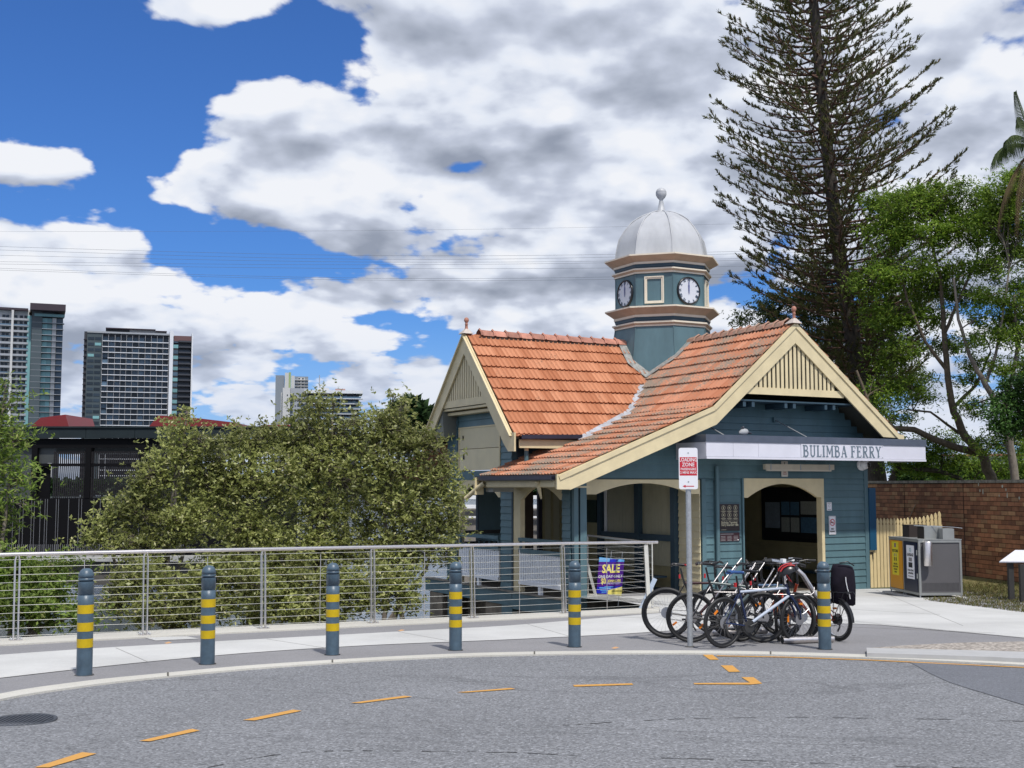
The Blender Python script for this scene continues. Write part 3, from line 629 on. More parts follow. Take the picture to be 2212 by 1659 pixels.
# upper boards inside the left gable, and eave boards
boards(lambda z: max(3.74, TR - (ZR - z) / 1.036 + .2), lambda z: min(6.35, TR + (ZR - z) / 1.036 - .2), 4.46, 5.05, S0, 'left')
mb = MB(); mb.prism([(3.0, 4.46), (7.1, 4.46), (7.1, 4.7), (TR + .25, 6.6), (TR - .25, 6.6), (3.0, 4.7)], fB, S0 + .02, S0 + .1); mb.build('gable_wall', TEAL, FH)
# back openings of the verandah
b_('verandah_back_panel', TEAL, (-8.45, 7.0, -.1, -7.45, 7.08, 2.95)); b_('verandah_back_post', TEALD, (-7.45, 7.0, -.1, -7.36, 7.1, 2.95), (-9.4, 7.0, -.1, -9.16, 7.1, 2.95), (-8.5, 6.98, -.1, -8.45, 7.1, 2.95))
b_('verandah_back_panel', mat('brown_panel', (0.06, 0.035, 0.022), .6), (-7.36, 7.0, -.1, -6.62, 7.08, 2.95)); b_('verandah_back_post', NAVY, (-6.45, 7.0, -.1, -6.32, 7.1, 2.95))
b_('verandah_back_panel', PAN, (-6.32, 7.0, -.1, -5.62, 7.08, 2.95)); 
for s in (-6.32, -6.02, -5.72): b_('cover_batten', OLIVE, (s, 6.96, -.1, s + .07, 7.0, 2.95))
b_('back_rail', BLACKP, (-9.16, 6.97, 1.42, -7.45, 7.03, 1.52), (-9.16, 6.97, 1.12, -7.45, 7.03, 1.2)); b_('inner_rail', TEAL, (-8.6, 4.0, 1.25, -8.5, 6.9, 1.36), (-8.6, 4.0, .6, -8.5, 6.9, .68))
for k in range(9): b_('rail_bar', TEAL, (-8.58, 4.1 + k * .33, .68, -8.54, 4.14 + k * .33, 1.25))
# ---- white battened balustrades
def balustrade(t0, t1):
    bal = bpy.data.objects.new('balustrade', None); COL.objects.link(bal); bal.parent = FH
    x = S0 - .02
    b_('top_rail', TEAL, (x - .06, t0, 1.39, x + .06, t1, 1.48), parent=bal); b_('mid_rail', TEAL, (x - .05, t0, 1.10, x + .05, t1, 1.20), parent=bal); b_('bottom_rail', WHITE, (x - .05, t0, .30, x + .05, t1, .40), parent=bal)
    b_('foot_block', WHITE, (x - .04, (t0 + t1) / 2 - .06, .10, x + .04, (t0 + t1) / 2 + .06, .30), parent=bal)
    n = int((t1 - t0) / .118); mb = MB(); mb.box(-.022, -.047, 0, .022, .047, .70); me = mb.mesh('batten', WHITE)
    for k in range(n): link('batten', me, bal, Matrix.Translation((x, t0 + .06 + (t1 - t0 - .1) * k / (n - 1), .40)))
    for t in (t0 + .02, t1 - .06): b_('rail_post', TEAL, (x - .03, t, 1.2, x + .03, t + .05, 1.39), parent=bal)
balustrade(.52, 2.66); balustrade(3.80, 6.24)
# deck beams and piers below
b_('deck_edge', mat('weathered_deck_edge', (.20, .18, .15), .8, var=.3), (S0 - .10, .1, .06, S0 + .1, 8.6, .10))
b_('deck_beam', TEAL, (S0 - .06, .0, -.36, S0 + .06, 3.0, .06), (S0 - .03, 3.0, -.30, S0 + .08, 8.6, .06), (S0 + .3, -.02, -.36, -5.6, .06, -.12))
for s in (-9.1, -7.6): b_('deck_joist', TEALD, (s, .2, -.30, s + .1, 7.1, -.12))
pm = mat('stained_pier_concrete', (.17, .14, .105), .9, var=.45, scale=2.5, bump=.3)
b_('pier', pm, (S0 - .02, 7.4, -3.2, S0 + 1.0, 8.3, -.31), (S0 + .02, 3.2, -3.2, S0 + 1.2, 4.7, -.31), (S0 + .1, 1.2, -3.2, S0 + 1.3, 2.2, -.42)); b_('abutment', pm, (S0 + .6, .3, -3.4, -.2, 7.0, -.45))
# ---- roofs: solid decks under the tiles
def slab(name, P, m, th, parent=FH):
    a, b, c = map(Vector, P[:3]); nn = (b - a).cross(c - a).normalized()
    if nn.z < 0: nn = -nn
    mb = MB(); k = len(P); mb.add([Vector(p) for p in P] + [Vector(p) - nn * th for p in P], [tuple(range(k)), tuple(range(2 * k - 1, k - 1, -1))] + [(i, k + i, k + (i + 1) % k, (i + 1) % k) for i in range(k)])
    return mb.build(name, m, parent)
UND = mat('roof_underside', (.10, .10, .085), .8); e = .035
FT0, FT1 = -.86, 9.0; LS0 = -9.82
SK = SC - 2.65; ZK = zF(SK); SE = -10.34
slab('roof_deck', [(SC, FT0, ZR - e), (SC, FT1, ZR - e), (SK, FT1, ZK - e), (SK, FT0, ZK - e)], UND, .06)
slab('roof_deck', [(SK, FT0, ZK - e), (SK, 3.1, ZK - e), (SE, 3.1, zF(SE) - e), (SE, FT0, zF(SE) - e)], UND, .06)
slab('roof_deck', [(SC, FT0, ZR - e), (SC, FT1, ZR - e), (.36, FT1, zF(.36) - e), (.36, FT0, zF(.36) - e)], UND, .06)
slab('roof_deck', [(LS0, TR, ZR - e), (SC, TR, ZR - e), (SC, 2.18, zL(2.18) - e), (LS0, 2.18, zL(2.18) - e)], UND, .06)
slab('roof_deck', [(LS0, TR, ZR - e), (SC, TR, ZR - e), (SC, 7.82, zL(7.82) - e), (LS0, 7.82, zL(7.82) - e)], UND, .06)
# tiles
TW, TE_, TL = .285, .440, .50
prof = [(0, .042), (.035, .010), (.11, .008), (.142, .046), (.178, .008), (.25, .010), (.285, .042)]
def tile_v():
    top = [(x, 0, h) for x, h in prof]; mid = [(x, TL, h + .055) for x, h in prof]; bot = [(x, TL - .012, h + .012) for x, h in prof]
    v = top + mid + bot; n = len(prof)
    f = [(i, i + 1, n + i + 1, n + i) for i in range(n - 1)] + [(n + i, n + i + 1, 2 * n + i + 1, 2 * n + i) for i in range(n - 1)]
    f += [(0, n, 2 * n), (n - 1, 3 * n - 1, 2 * n - 1)]
    return v, f
TV, TF = tile_v()
def tile_mesh(m):
    mb = MB(); mb.add(TV, TF); return mb.mesh('roof_tile', m)
tm1, tm2 = tile_mesh(TILE1), tile_mesh(TILE2)
tiles = []
def lay(origin, e1, e2, L1, L2, keep, me):
    e1, e2 = Vector(e1).normalized(), Vector(e2).normalized(); n = e1.cross(e2)
    if n.z < 0: n = -n
    nc = int(math.ceil(L2 / TE_)); nw = int(math.ceil(L1 / TW))
    for c in range(nc):
        for k in range(nw):
            o = Vector(origin) + e1 * (k * TW + (TW / 2 if c % 2 else 0) - (TW / 2 if c % 2 else 0)) + e2 * (c * TE_)
            w = 1.0
            if k == nw - 1: w = (L1 - k * TW) / TW
            l = min(1.0, (L2 - c * TE_) / TL)
            if w < .2 or l < .15: continue
            m4 = o + e1 * TW / 2 + e2 * TL / 2
            if not keep(m4.x, m4.y): continue
            j = random.uniform(-.006, .006)
            M_ = Matrix(((e1.x * w, e2.x * l, n.x, o.x + n.x * j), (e1.y * w, e2.y * l, n.y, o.y + n.y * j), (e1.z * w, e2.z * l, n.z, o.z + n.z * j), (0, 0, 0, 1)))
            tiles.append((M_, me, (LOC @ m4 - EYE).length))
hF = lambda s: zF(s)
mg = .22
lay((LS0 - .05, TR - .02, ZR - .02), (1, 0, 0), (0, -1, -1.036), SC - LS0, 2.84 * 1.44, lambda s, t: zL(t) > hF(s) - mg and not (abs(s - SC) < 1.15 and abs(t - TR) < 1.15), tm1)
q1 = Vector((-1, 0, -.845)).normalized(); L_up = 2.65 * math.hypot(1, .845)
lay((SC - .02, 8.6, ZR - .02), (0, -1, 0), (-1, 0, -.845), 8.6 - FT0 + .03, L_up + .02, lambda s, t: zF(s) > zL(t) - mg and t < TR and not (abs(s - SC) < 1.15 and abs(t - TR) < 1.15), tm2)
lay((SK + .02, 3.1, ZK + .0), (0, -1, 0), (-1, 0, -.39), 3.1 - FT0 + .03, (SK - SE) * math.hypot(1, .39) + .03, lambda s, t: (zF(s) > zL(t) - mg) or t < 2.2 or s < -7.4, tm2)
front_n = len(tiles)
tiles.sort(key=lambda a: a[2])
near, rest = tiles[:296], tiles[296:]
for M_, me, d in near: link('roof_tile', me, FH, M_)
def join_tiles(lst, name, mats):
    V, F, MI = [], [], []
    for M_, me, d in lst:
        b = len(V); V += [tuple(M_ @ Vector(v)) for v in TV]; F += [[i + b for i in f] for f in TF]; MI += [0 if me is tm1 else 1] * len(TF)
    me = bpy.data.meshes.new(name); me.from_pydata(V, [], F); me.materials.append(mats[0]); me.materials.append(mats[1]); me.polygons.foreach_set('material_index', MI); me.update()
    o = link(name, me, FH); o['kind'] = 'stuff'; return o
tiles = []
lay((SC + .02, FT0 - .03, ZR - .02), (0, 1, 0), (1, 0, -.80), FT1 - FT0, 3.6 * math.hypot(1, .8) + .03, lambda s, t: True, tm2)
lay((SC, TR + .02, ZR - .02), (-1, 0, 0), (0, 1, -1.036), SC - LS0 + .05, 2.84 * 1.44, lambda s, t: True, tm1)
join_tiles(rest + tiles, 'far_roof_tiles', [TILE1, TILE2])
# ridge tiles
def ridge(a, b, m=TRED):
    a, b = Vector(a), Vector(b); d = (b - a); L_ = d.length; d.normalize(); s = d.cross(Vector((0, 0, 1))).normalized(); n = int(L_ / .42)
    mb = MB()
    pr = [(-.175, -.12), (-.12, -.01), (0, .060), (.12, -.01), (.175, -.12)]
    v = []
    for x, (g, h0) in ((0, (1.05, .02)), (.03, (1.2, .045)), (.08, (1.02, .008)), (.45, (.95, -.006))):
        for p, q in pr: v.append((x, p * g, q * g + h0))
    mb.add(v, [(i * 5 + k, i * 5 + k + 1, i * 5 + 6 + k, i * 5 + 5 + k) for i in range(3) for k in range(4)]); me = mb.mesh('ridge_tile', m)
    for k in range(n + 1):
        o = a + d * (k * L_ / (n + 1)) + Vector((0, 0, .05 + random.uniform(-.006, .006)))
        link('ridge_tile', me, FH, Matrix(((d.x, s.x, 0, o.x), (d.y, s.y, 0, o.y), (0, 0, 1, o.z), (0, 0, 0, 1))))
ridge((LS0 + .35, TR, ZR + .02), (SC - 1.35, TR, ZR + .02)); ridge((SC, FT0 + .2, ZR + .02), (SC, TR - 1.45, ZR + .02), mat('weathered_ridge_terracotta', (.42, .19, .13), .8, var=.4, scale=7, col2=(.25, .20, .15)))
for a, b in (((LS0 + .3, TR - .13, ZR - .10), (SC - 1.4, TR - .13, ZR - .10)), ((SC - .13, FT0 + .2, ZR - .09), (SC - .13, TR - 1.5, ZR - .09))):
    mb = MB(); mb.bar(a, b, .05, .05); mb.build('ridge_bedding', mat('dark_bedding', (.05, .035, .03), .95, var=.5, scale=12), FH)
# verge pointing along the front barge (mortar lip)
def vl(s): return zF(s)
# finials
def finial(x, y, z):
    f = bpy.data.objects.new('roof_finial', None); COL.objects.link(f); f.parent = FH; f.location = (x, y, z - .02); f.scale = (.66, .66, .72)
    mb = MB(); mb.add([(-.24, -.2, -.10), (.24, -.2, -.10), (.24, .3, -.10), (-.24, .3, -.10), (-.05, -.06, .10), (.05, -.06, .10), (.05, .06, .10), (-.05, .06, .10)], [(0, 1, 5, 4), (1, 2, 6, 5), (2, 3, 7, 6), (3, 0, 4, 7), (4, 5, 6, 7)]); mb.build('finial_base', mat('finial_base_render', (.48, .42, .38), .8, var=.2), f)
    mb = MB(); mb.lathe([(.075, .08), (.062, .14), (.055, .24), (.075, .26), (.06, .28), (.05, .33), (.085, .37), (.105, .43), (.09, .49), (.045, .53), (0, .54)], n=14); mb.build('finial_ball', TRED, f)
finial(SC, FT0 - .02, ZR + .09); finial(LS0 - .02, TR, ZR + .09)
# valleys
def quadstrip(name, P, m, th=.012):
    mb = MB()
    for i in range(len(P) - 1):
        (a, b), (c, d) = P[i], P[i + 1]; a, b, c, d = map(Vector, (a, b, c, d)); z = Vector((0, 0, th)); mb.hexa([a - z, b - z, d - z, c - z, a, b, d, c])
    return mb.build(name, m, FH)
def vpt(s):
    z = zF(s); return TR - (ZR - z) / 1.036
V1 = []
for s in np.linspace(SC - 1.72, -8.05, 18):
    t = vpt(s); w = .075 if s > SK else .15; z = zF(s) + .085
    t = max(t, 2.12)
    V1.append(((s - w * .5, t + (w if s > SK else .02), z + (.05 if s > SK else .03)), (s + w, t - (w if s > SK else w * 1.0), z + (.03 if s > SK else .0))))
quadstrip('valley_flashing', V1, LEAD)
# gutters, fascias
def gutter(p0, p1, r=.062, m=NAVY):
    mb = MB(); a, b = Vector(p0), Vector(p1); d = (b - a).normalized(); s = d.cross(Vector((0, 0, 1))).normalized()
    pr = [(-.07, .05), (-.07, -.02), (-.05, -.06), (.03, -.07), (.05, -.05), (.05, .05), (.035, .05), (.03, -.05), (-.05, -.045), (-.058, .05)]
    mb.add([a + s * p + Vector((0, 0, q)) for p, q in pr] + [b + s * p + Vector((0, 0, q)) for p, q in pr], [(i, (i + 1) % 10, 10 + (i + 1) % 10, 10 + i) for i in range(10)] + [(0, 1, 2, 3, 4, 5, 6, 7, 8, 9), tuple(range(19, 9, -1))]); return mb.build('gutter', m, FH)
zg = zF(SE) - .03
gutter((SE - .10, 3.12, zg), (SE - .10, FT0 + .06, zg)); gutter((LS0 + .12, 2.10, zL(2.18) - .03), (-7.9, 2.10, zL(2.18) + .01))
b_('fascia', CREAM, (SE - .03, FT0 + .1, zg - .22, SE + .02, 2.75, zg - .06)); b_('fascia', CREAM, (LS0 + .12, 2.17, zL(2.18) - .31, -7.6, 2.21, zL(2.18) - .09))
b_('eave_soffit', CREAM, (SE + .02, FT0 + .1, zg - .24, S0 - .03, 3.1, zg - .20))
b_('eave_rafter_end', CREAM, (SE - .20, 3.02, zg - .42, SE + .05, 3.10, zg + .02)); 
mb = MB(); mb.tube([(SE - .06, 2.75, zg - .12), (SE - .12, 3.0, zg - .24), (SE - .3, 3.35, zg - .52)], .06, 12, caps=False); mb.build('rainwater_spout', CREAM, FH)
mb = MB(); mb.tube([(SE - .05, .0, zg - .08), (SE + .05, .0, zg - .5)], [.07, .02], 10); mb.build('rainwater_spout', CREAM, FH)
b_('spout_bracket', mat('grey_soffit', (.30, .31, .30), .6), (SE + .1, 2.6, zg - .35, SE + .7, 3.0, zg - .24))
# wall below the upper eave, downpipe and rainwater hood on the lower roof
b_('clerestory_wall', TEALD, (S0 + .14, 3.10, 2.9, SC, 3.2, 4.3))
mb = MB(); mb.tube([(LS0 + .42, 2.35, 4.0), (LS0 + .42, 2.35, 3.70)], .055, 12); mb.build('upper_downpipe', CREAM, FH)
mb = MB(); mb.tube([(LS0 + .42, 2.35, 3.70), (LS0 + .42, 2.35, 3.22)], .055, 12); mb.tube([(LS0 + .42, 2.35, 3.24), (LS0 + .5, 1.55, 3.2)], .09, 10); mb.build('upper_downpipe', TEAL, FH)
# ---- barge boards and gable slats, front
FTB = -.90
def PA(u, v): return onA(u, v, FTB)
Lout = [(SC, ZR - .03)] + [(SK, ZK - .03)] + [PA(1205, 1031)]
low = [PA(1205, 1057.5), PA(1231, 1058), PA(1547, 917), PA(1588, 850), PA(1719, 741)]
mb = MB()
mb.prism([(SC, ZR + .02), (SC, PA(1719, 741)[1]), PA(1547, 917), (SK, ZK - .0)], fF, FTB - .02, FTB + .03)
mb.prism([(SK, ZK - .0), PA(1547, 917), PA(1231, 1058), PA(1205, 1057.5), (PA(1205, 1031)[0], zF(SE) + .02)], fF, FTB - .02, FTB + .03)
mb.build('barge_board', CREAM, FH)
mb = MB(); R1, R2 = PA(1942, 944), PA(1907, 944)
mb.prism([(SC, ZR + .02), (R1[0], zF(R1[0]) + .0), (R1[0], R1[1] - .03), (R2[0], R2[1]), (SC, PA(1719, 741)[1])], fF, FTB - .02, FTB + .03); mb.build('barge_board', CREAM, FH)
b_('barge_end', CREAM, (R1[0] - .02, FTB - .03, R1[1] - .06, R1[0] + .16, FTB + .10, R1[1] + .06))
mb = MB()      # capping mould along the top edge
for a, b in (((SC, ZR), (SK, ZK)), ((SK, ZK), (SE, zF(SE))), ((SC, ZR), (.34, zF(.34)))):
    dz = .045 if b[0] < SC else .045
    mb.bar((a[0], FTB - .035, a[1] - dz), (b[0], FTB - .035, b[1] - dz), .035, .11)
mb.build('barge_capping', CREAM, FH)
b_('barge_end', CREAM, (SE - .06, FTB - .03, PA(1205, 1057)[1], SE + .28, FTB + .03, zF(SE) + .04))
zc0, zc1 = PA(1588, 849)[1], PA(1610, 838)[1] + .04
ap = PA(1719, 741)[1] - .0
def infill(sl, sr, zb): pass
cl_, cr_ = PA(1585, 849)[0] - .1, PA(1825, 862)[0] + .1
b_('collar_board', CREAM, (cl_ + .1, FTB + .035, zc0, cr_ - .1, FTB + .07, zc1))
sp = .142; slope = (ap - zc1) / (SC - (cl_ + .22))
n = 18; me_cache = {}
for k in range(-n // 2, n // 2 + 1):
    s = SC + .02 + k * sp; h = ap + .12 - .845 * abs(s - SC)
    if h > zc1 + .05: b_('slat', CREAM, (s - .044, FTB + .04, zc1, s + .044, FTB + .065, h))
b_('slat_void_dark', BLACKI, (SC - 1.4, FTB + .16, zc1 + .02, SC + 1.35, FTB + .18, zc1 + .5), (SC - .75, FTB + .16, zc1 + .5, SC + .7, FTB + .18, zc1 + 1.1), (SC - .3, FTB + .16, zc1 + 1.1, SC + .3, FTB + .18, zc1 + 1.5))  # black panels put in for the shaded void behind the slats
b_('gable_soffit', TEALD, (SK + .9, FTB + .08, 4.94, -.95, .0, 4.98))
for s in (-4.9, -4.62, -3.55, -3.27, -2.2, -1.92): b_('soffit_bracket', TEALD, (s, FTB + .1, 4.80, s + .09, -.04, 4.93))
# ---- left gable
LB = LS0 - .08
def PB(u, v): return onB(u, v, LB)
ai = PB(1012, 762)
mb = MB(); mb.prism([(TR, ZR + .02), (TR, ai[1]), PB(1090, 960), PB(1099, 975), PB(1112, 975), PB(1112, 934), (2.25, zL(2.25) + .0)], fB, LB - .02, LB + .03)
mb.prism([(TR, ZR + .02), (7.8, zL(7.8)), (7.8, zL(7.8) - .35), (7.3, zL(7.3) - .52), (TR, ai[1])], fB, LB - .02, LB + .03); mb.build('barge_board', CREAM, FH)
mb = MB(); mb.bar((LB - .035, TR, ZR - .04), (LB - .035, 2.2, zL(2.2) - .04), .035, .10, up=(1, 0, 0)); mb.bar((LB - .035, TR, ZR - .04), (LB - .035, 7.8, zL(7.8) - .04), .035, .10, up=(1, 0, 0)); mb.build('barge_capping', CREAM, FH)
zb0, zb1 = PB(1045, 871)[1], PB(1045, 855)[1]
b_('collar_board', CREAM, (LB + .035, 3.45, zb0, LB + .07, 6.45, zb1))
for k in range(-9, 10):
    t = TR + k * .142; h = ai[1] + .12 - 1.036 * abs(t - TR)
    if h > zb1 + .05: b_('slat', CREAM, (LB + .04, t - .045, zb1, LB + .065, t + .045, h))
b_('slat_void_dark', BLACKI, (LB + .14, TR - 1.1, zb1 + .02, LB + .16, TR + 1.1, zb1 + .5), (LB + .14, TR - .6, zb1 + .5, LB + .16, TR + .6, zb1 + 1.0))  # black panels again for the shaded void, left gable
b_('gable_cornice', CREAM, (LB + .07, 3.5, zb0 - .08, S0 + .02, 6.5, zb0 - .02), (LB + .2, 3.5, zb0 - .2, S0 + .02, 6.5, zb0 - .12))
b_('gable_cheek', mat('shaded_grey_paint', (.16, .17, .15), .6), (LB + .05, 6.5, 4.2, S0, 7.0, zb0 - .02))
# low rear roof glimpsed on the left
slab('rear_roof_deck', [(-9.9, 7.3, 4.0), (-7.5, 7.3, 4.0), (-7.5, 10.5, 3.05), (-9.9, 10.5, 3.05)], TILE1, .06)
# ---- clock tower
TX, TY = SC, TR
def octa(mb, prof, m=0, sm=False): mb.lathe(prof, (TX, TY, 0), n=8, mi=m, smooth=sm, phase=.5, cap=False)
mb = MB(); octa(mb, [(1.78, 5.2), (1.445, 7.47)]); mb.build('tower_skirt', TEAL, FH)
for k in range(8):
    a = math.pi / 4 * (k + .5); c, s = math.cos(a), math.sin(a)
    mb = MB(); mb.tube([(TX + 1.785 * c, TY + 1.785 * s, 5.2), (TX + 1.45 * c, TY + 1.45 * s, 7.46)], .018, 6); mb.build('corner_bead', TEAL, FH)
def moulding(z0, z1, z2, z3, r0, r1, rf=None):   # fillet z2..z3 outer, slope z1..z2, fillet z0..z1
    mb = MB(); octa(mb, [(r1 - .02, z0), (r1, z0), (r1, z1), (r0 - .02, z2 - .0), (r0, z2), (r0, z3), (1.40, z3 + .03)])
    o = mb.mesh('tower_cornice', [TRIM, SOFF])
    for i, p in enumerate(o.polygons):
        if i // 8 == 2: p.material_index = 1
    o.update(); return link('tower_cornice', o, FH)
moulding(7.46, 7.505, 7.555, 7.60, 1.545, 1.475); moulding(7.74, 7.81, 7.985, 8.03, 1.765, 1.49)
moulding(9.03, 9.075, 9.13, 9.17, 1.545, 1.475); moulding(9.31, 9.375, 9.52, 9.565, 1.765, 1.49)
mb = MB(); octa(mb, [(1.40, 7.45), (1.43, 7.59), (1.43, 7.65), (1.455, 7.655), (1.455, 7.70), (1.47, 7.705), (1.47, 7.75)]); octa(mb, [(1.43, 9.16), (1.43, 9.22), (1.455, 9.225), (1.455, 9.27), (1.47, 9.275), (1.47, 9.33)]); mb.build('tower_frieze', TEALD, FH)
mb = MB(); octa(mb, [(1.43, 8.0), (1.43, 9.06)]); mb.build('clock_stage', TEAL, FH)
for k in range(8):
    a = math.pi / 4 * (k + .5); c, s = math.cos(a), math.sin(a)
    mb = MB(); mb.tube([(TX + 1.43 * c, TY + 1.43 * s, 8.02), (TX + 1.43 * c, TY + 1.43 * s, 9.05)], .016, 6); mb.build('corner_bead', TEAL, FH)
DP = [(1.44, 9.58), (1.41, 9.80), (1.37, 10.02), (1.315, 10.23), (1.14, 10.52), (.93, 10.78), (.72, 10.93), (.5, 11.04), (.30, 11.11), (.13, 11.13)]
def DR_(z): return float(np.interp(z, [q[1] for q in DP], [q[0] for q in DP]))
DZ = list(np.linspace(9.58, 11.13, 26)); DPS = []
for z in DZ:
    w_ = [DR_(z + o) for o in (-.14, -.07, 0, .07, .14)]; DPS.append((sum(w_) / 5 if 9.75 < z < 11.0 else DR_(z), z))
mb = MB(); octa(mb, DPS); mb.build('dome', DOMEW, FH)
for k in range(8):
    a = math.pi / 4 * (k + .5); c, s = math.cos(a), math.sin(a)
    mb = MB(); mb.tube([(TX + r * c, TY + r * s, z + .005) for r, z in DP], [.016] * 3 + [.02] * 7, 6); mb.build('dome_rib', DOMEW, FH)
mb = MB(); mb.lathe([(.16, 11.10), (.145, 11.14), (.12, 11.16), (.055, 11.50), (.062, 11.52), (.12, 11.58), (.16, 11.66), (.165, 11.71), (.16, 11.75), (.162, 11.755), (.13, 11.83), (.07, 11.875), (0, 11.885)], (TX, TY, 0), n=24); mb.build('dome_finial', DOMEW, FH)
# clocks on the straight faces, framed panels on the oblique ones
AP = 1.43 * math.cos(math.pi / 8)
ND = ['XII', 'I', 'II', 'III', 'IIII', 'V', 'VI', 'VII', 'VIII', 'IX', 'X', 'XI']
CLK = mat('clock_dial', (.60, .62, .68), .3); NUM = mat('clock_numeral', (.04, .07, .11), .5); HAND = mat('clock_hand', (.12, .14, .30), .5)
for nx, ny in ((0, -1), (-1, 0), (1, 0), (0, 1)):
    c = Vector((TX + nx * AP, TY + ny * AP, 8.515)); out = Vector((nx, ny, 0)); rt = Vector((-ny, nx, 0)); F_ = frame(c, rt, (0, 0, 1))
    ck = bpy.data.objects.new('clock_face', None); COL.objects.link(ck); ck.parent = FH
    mb = MB(); mb.lathe([(0, .03), (.375, .03)], n=40, cap=False); me = mb.mesh('dial', CLK); me.transform(F_); link('dial', me, ck)
    mb = MB(); mb.lathe([(.415, 0), (.415, .035), (.395, .06), (.37, .06), (.365, .03)], n=40, cap=False); me = mb.mesh('rim', BLACKP); me.transform(F_); link('rim', me, ck)
    for i, t_ in enumerate(ND):
        a = math.pi / 2 - i * math.pi / 6
        fm = F_ @ Matrix.Translation((.315 * math.cos(a), .315 * math.sin(a), .034)) @ Matrix.Rotation(a - math.pi / 2, 4, 'Z')
        text(t_, .115, NUM, ck, fm, 'numeral', extrude=.001, sx=.75, bold=.004)
    mb = MB(); mb.add([(-.012, -.10, .045), (.012, -.10, .045), (.018, .25, .045), (0, .33, .045), (-.018, .25, .045)], [(0, 1, 2, 3, 4)]); me = mb.mesh('minute_hand', HAND); me.transform(F_); link('minute_hand', me, ck)
    mb = MB(); mb.add([(-.02, -.06, .040), (.02, -.06, .040), (.03, .16, .040), (0, .22, .040), (-.03, .16, .040)], [(0, 1, 2, 3, 4)]); me = mb.mesh('hour_hand', HAND); me.transform(F_); link('hour_hand', me, ck)
for k in (1, 3, 5, 7):
    a = math.pi / 4 * k; out = Vector((math.cos(a), math.sin(a), 0)); rt = Vector((-out.y, out.x, 0)); F_ = frame(Vector((TX, TY, 8.53)) + out * AP, rt, (0, 0, 1))
    mb = MB(); w, h, t = .285, .40, .075
    for x0, y0, x1, y1 in ((-w, -h, -w + t, h), (w - t, -h, w, h), (-w + t, -h, w - t, -h + t), (-w + t, h - t, w - t, h)): mb.box(x0, y0, 0, x1, y1, .035)
    for x0, y0, x1, y1 in ((-w, -h, -w + .03, h), (w - .03, -h, w, h), (-w + .03, -h, w - .03, -h + .03), (-w + .03, h - .03, w - .03, h)): mb.box(x0, y0, .0355, x1, y1, .055)
    me = mb.mesh('tower_panel_frame', TRIM); me.transform(F_); link('tower_panel_frame', me, FH)
# lead apron round the tower foot, following both roofs
def foot(side):
    P = []
    for f in np.linspace(0, 1, 9):
        P.append(f)
    return P
def rs(z): return 1.78 - (z - 5.2) / 2.27 * .335
mb = MB()
ap_ = lambda z: rs(z) * math.cos(math.pi / 8)
# on the left roof the skirt meets zL(t): follow the octagon outline
def outline(side, grow):
    pts = []
    for k in range(61):
        a = math.pi + math.pi * .02 + k / 60 * (math.pi * .5 - .04 * math.pi)      # from -x to -y
        d = 1.6
        for _ in range(25):
            s, t = TX + d * math.cos(a), TY + d * math.sin(a); z = max(zF(s), zL(t)); b_a = (a % (math.pi / 4)); dd = (b_a if b_a < math.pi / 8 else b_a - math.pi / 4)
            d = (ap_(z) + grow) / math.cos((a + math.pi / 8) % (math.pi / 4) - math.pi / 8)
        pts.append((s, t, z + .105))
    return pts
o1, o2 = outline(0, -.03), outline(0, .25)
for i in range(60):
    mb.add([o1[i], o1[i + 1], o2[i + 1], o2[i]], [(0, 1, 2, 3)])
mb.build('tower_apron', MORTAR, FH)
# ---- entrance canopy (part of the house)
cy0, cy1 = -1.25, -.02; xl, xr = -6.42, .93
cp = bpy.data.objects.new('entrance_canopy', None); COL.objects.link(cp); cp.parent = FH
b_('canopy_roof', mat('canopy_flashing', (.075, .09, .125), .4, var=.1), (xl - .02, cy0 - .03, 3.87, xr + .02, cy1, 4.05), parent=cp)
zb = 3.46
xs = [xl, -5.6, -4.81, -3.45, -.62, xr]
for i in range(5):
    col = FASCW
    b_('fascia_panel', col, (xs[i] + .003, cy0 - .012 - (.012 if i == 3 else 0), zb + .06, xs[i + 1] - .003, cy0 + .03, 3.87), parent=cp)
b_('canopy_trim', FASCW, (xl, cy0 - .03, zb, xr, cy0 + .03, zb + .055), parent=cp); b_('canopy_side', FASCW, (xl, cy0 + .03, zb, xl + .03, cy1, 3.87), (xr - .03, cy0 + .03, zb, xr, cy1, 3.87), parent=cp)
b_('canopy_soffit', mat('canopy_soffit', (.45, .46, .48), .6), (xl + .03, cy0 + .03, 3.60, xr - .03, cy1, 3.64), parent=cp)
for x in (-5.9, -3.25):
    mb = MB(); mb.tube([(x, -.03, 4.55), (x + .12, cy0 + .1, 4.04)], .016, 6); mb.build('tie_rod', GALV, cp); b_('rod_bracket', TEAL, (x - .05, -.08, 4.48, x + .05, -.03, 4.6), parent=cp)
for x in (-3.4, -2.4, -1.6, -.7):
    for z in (zb + .09, 3.84): mb = MB(); mb.lathe([(.012, 0), (.012, .008), (0, .01)], n=8); me = mb.mesh('screw', GALV); me.transform(frame((x + .03, cy0 - .026, z), (1, 0, 0), (0, 0, 1))); link('screw', me, cp)
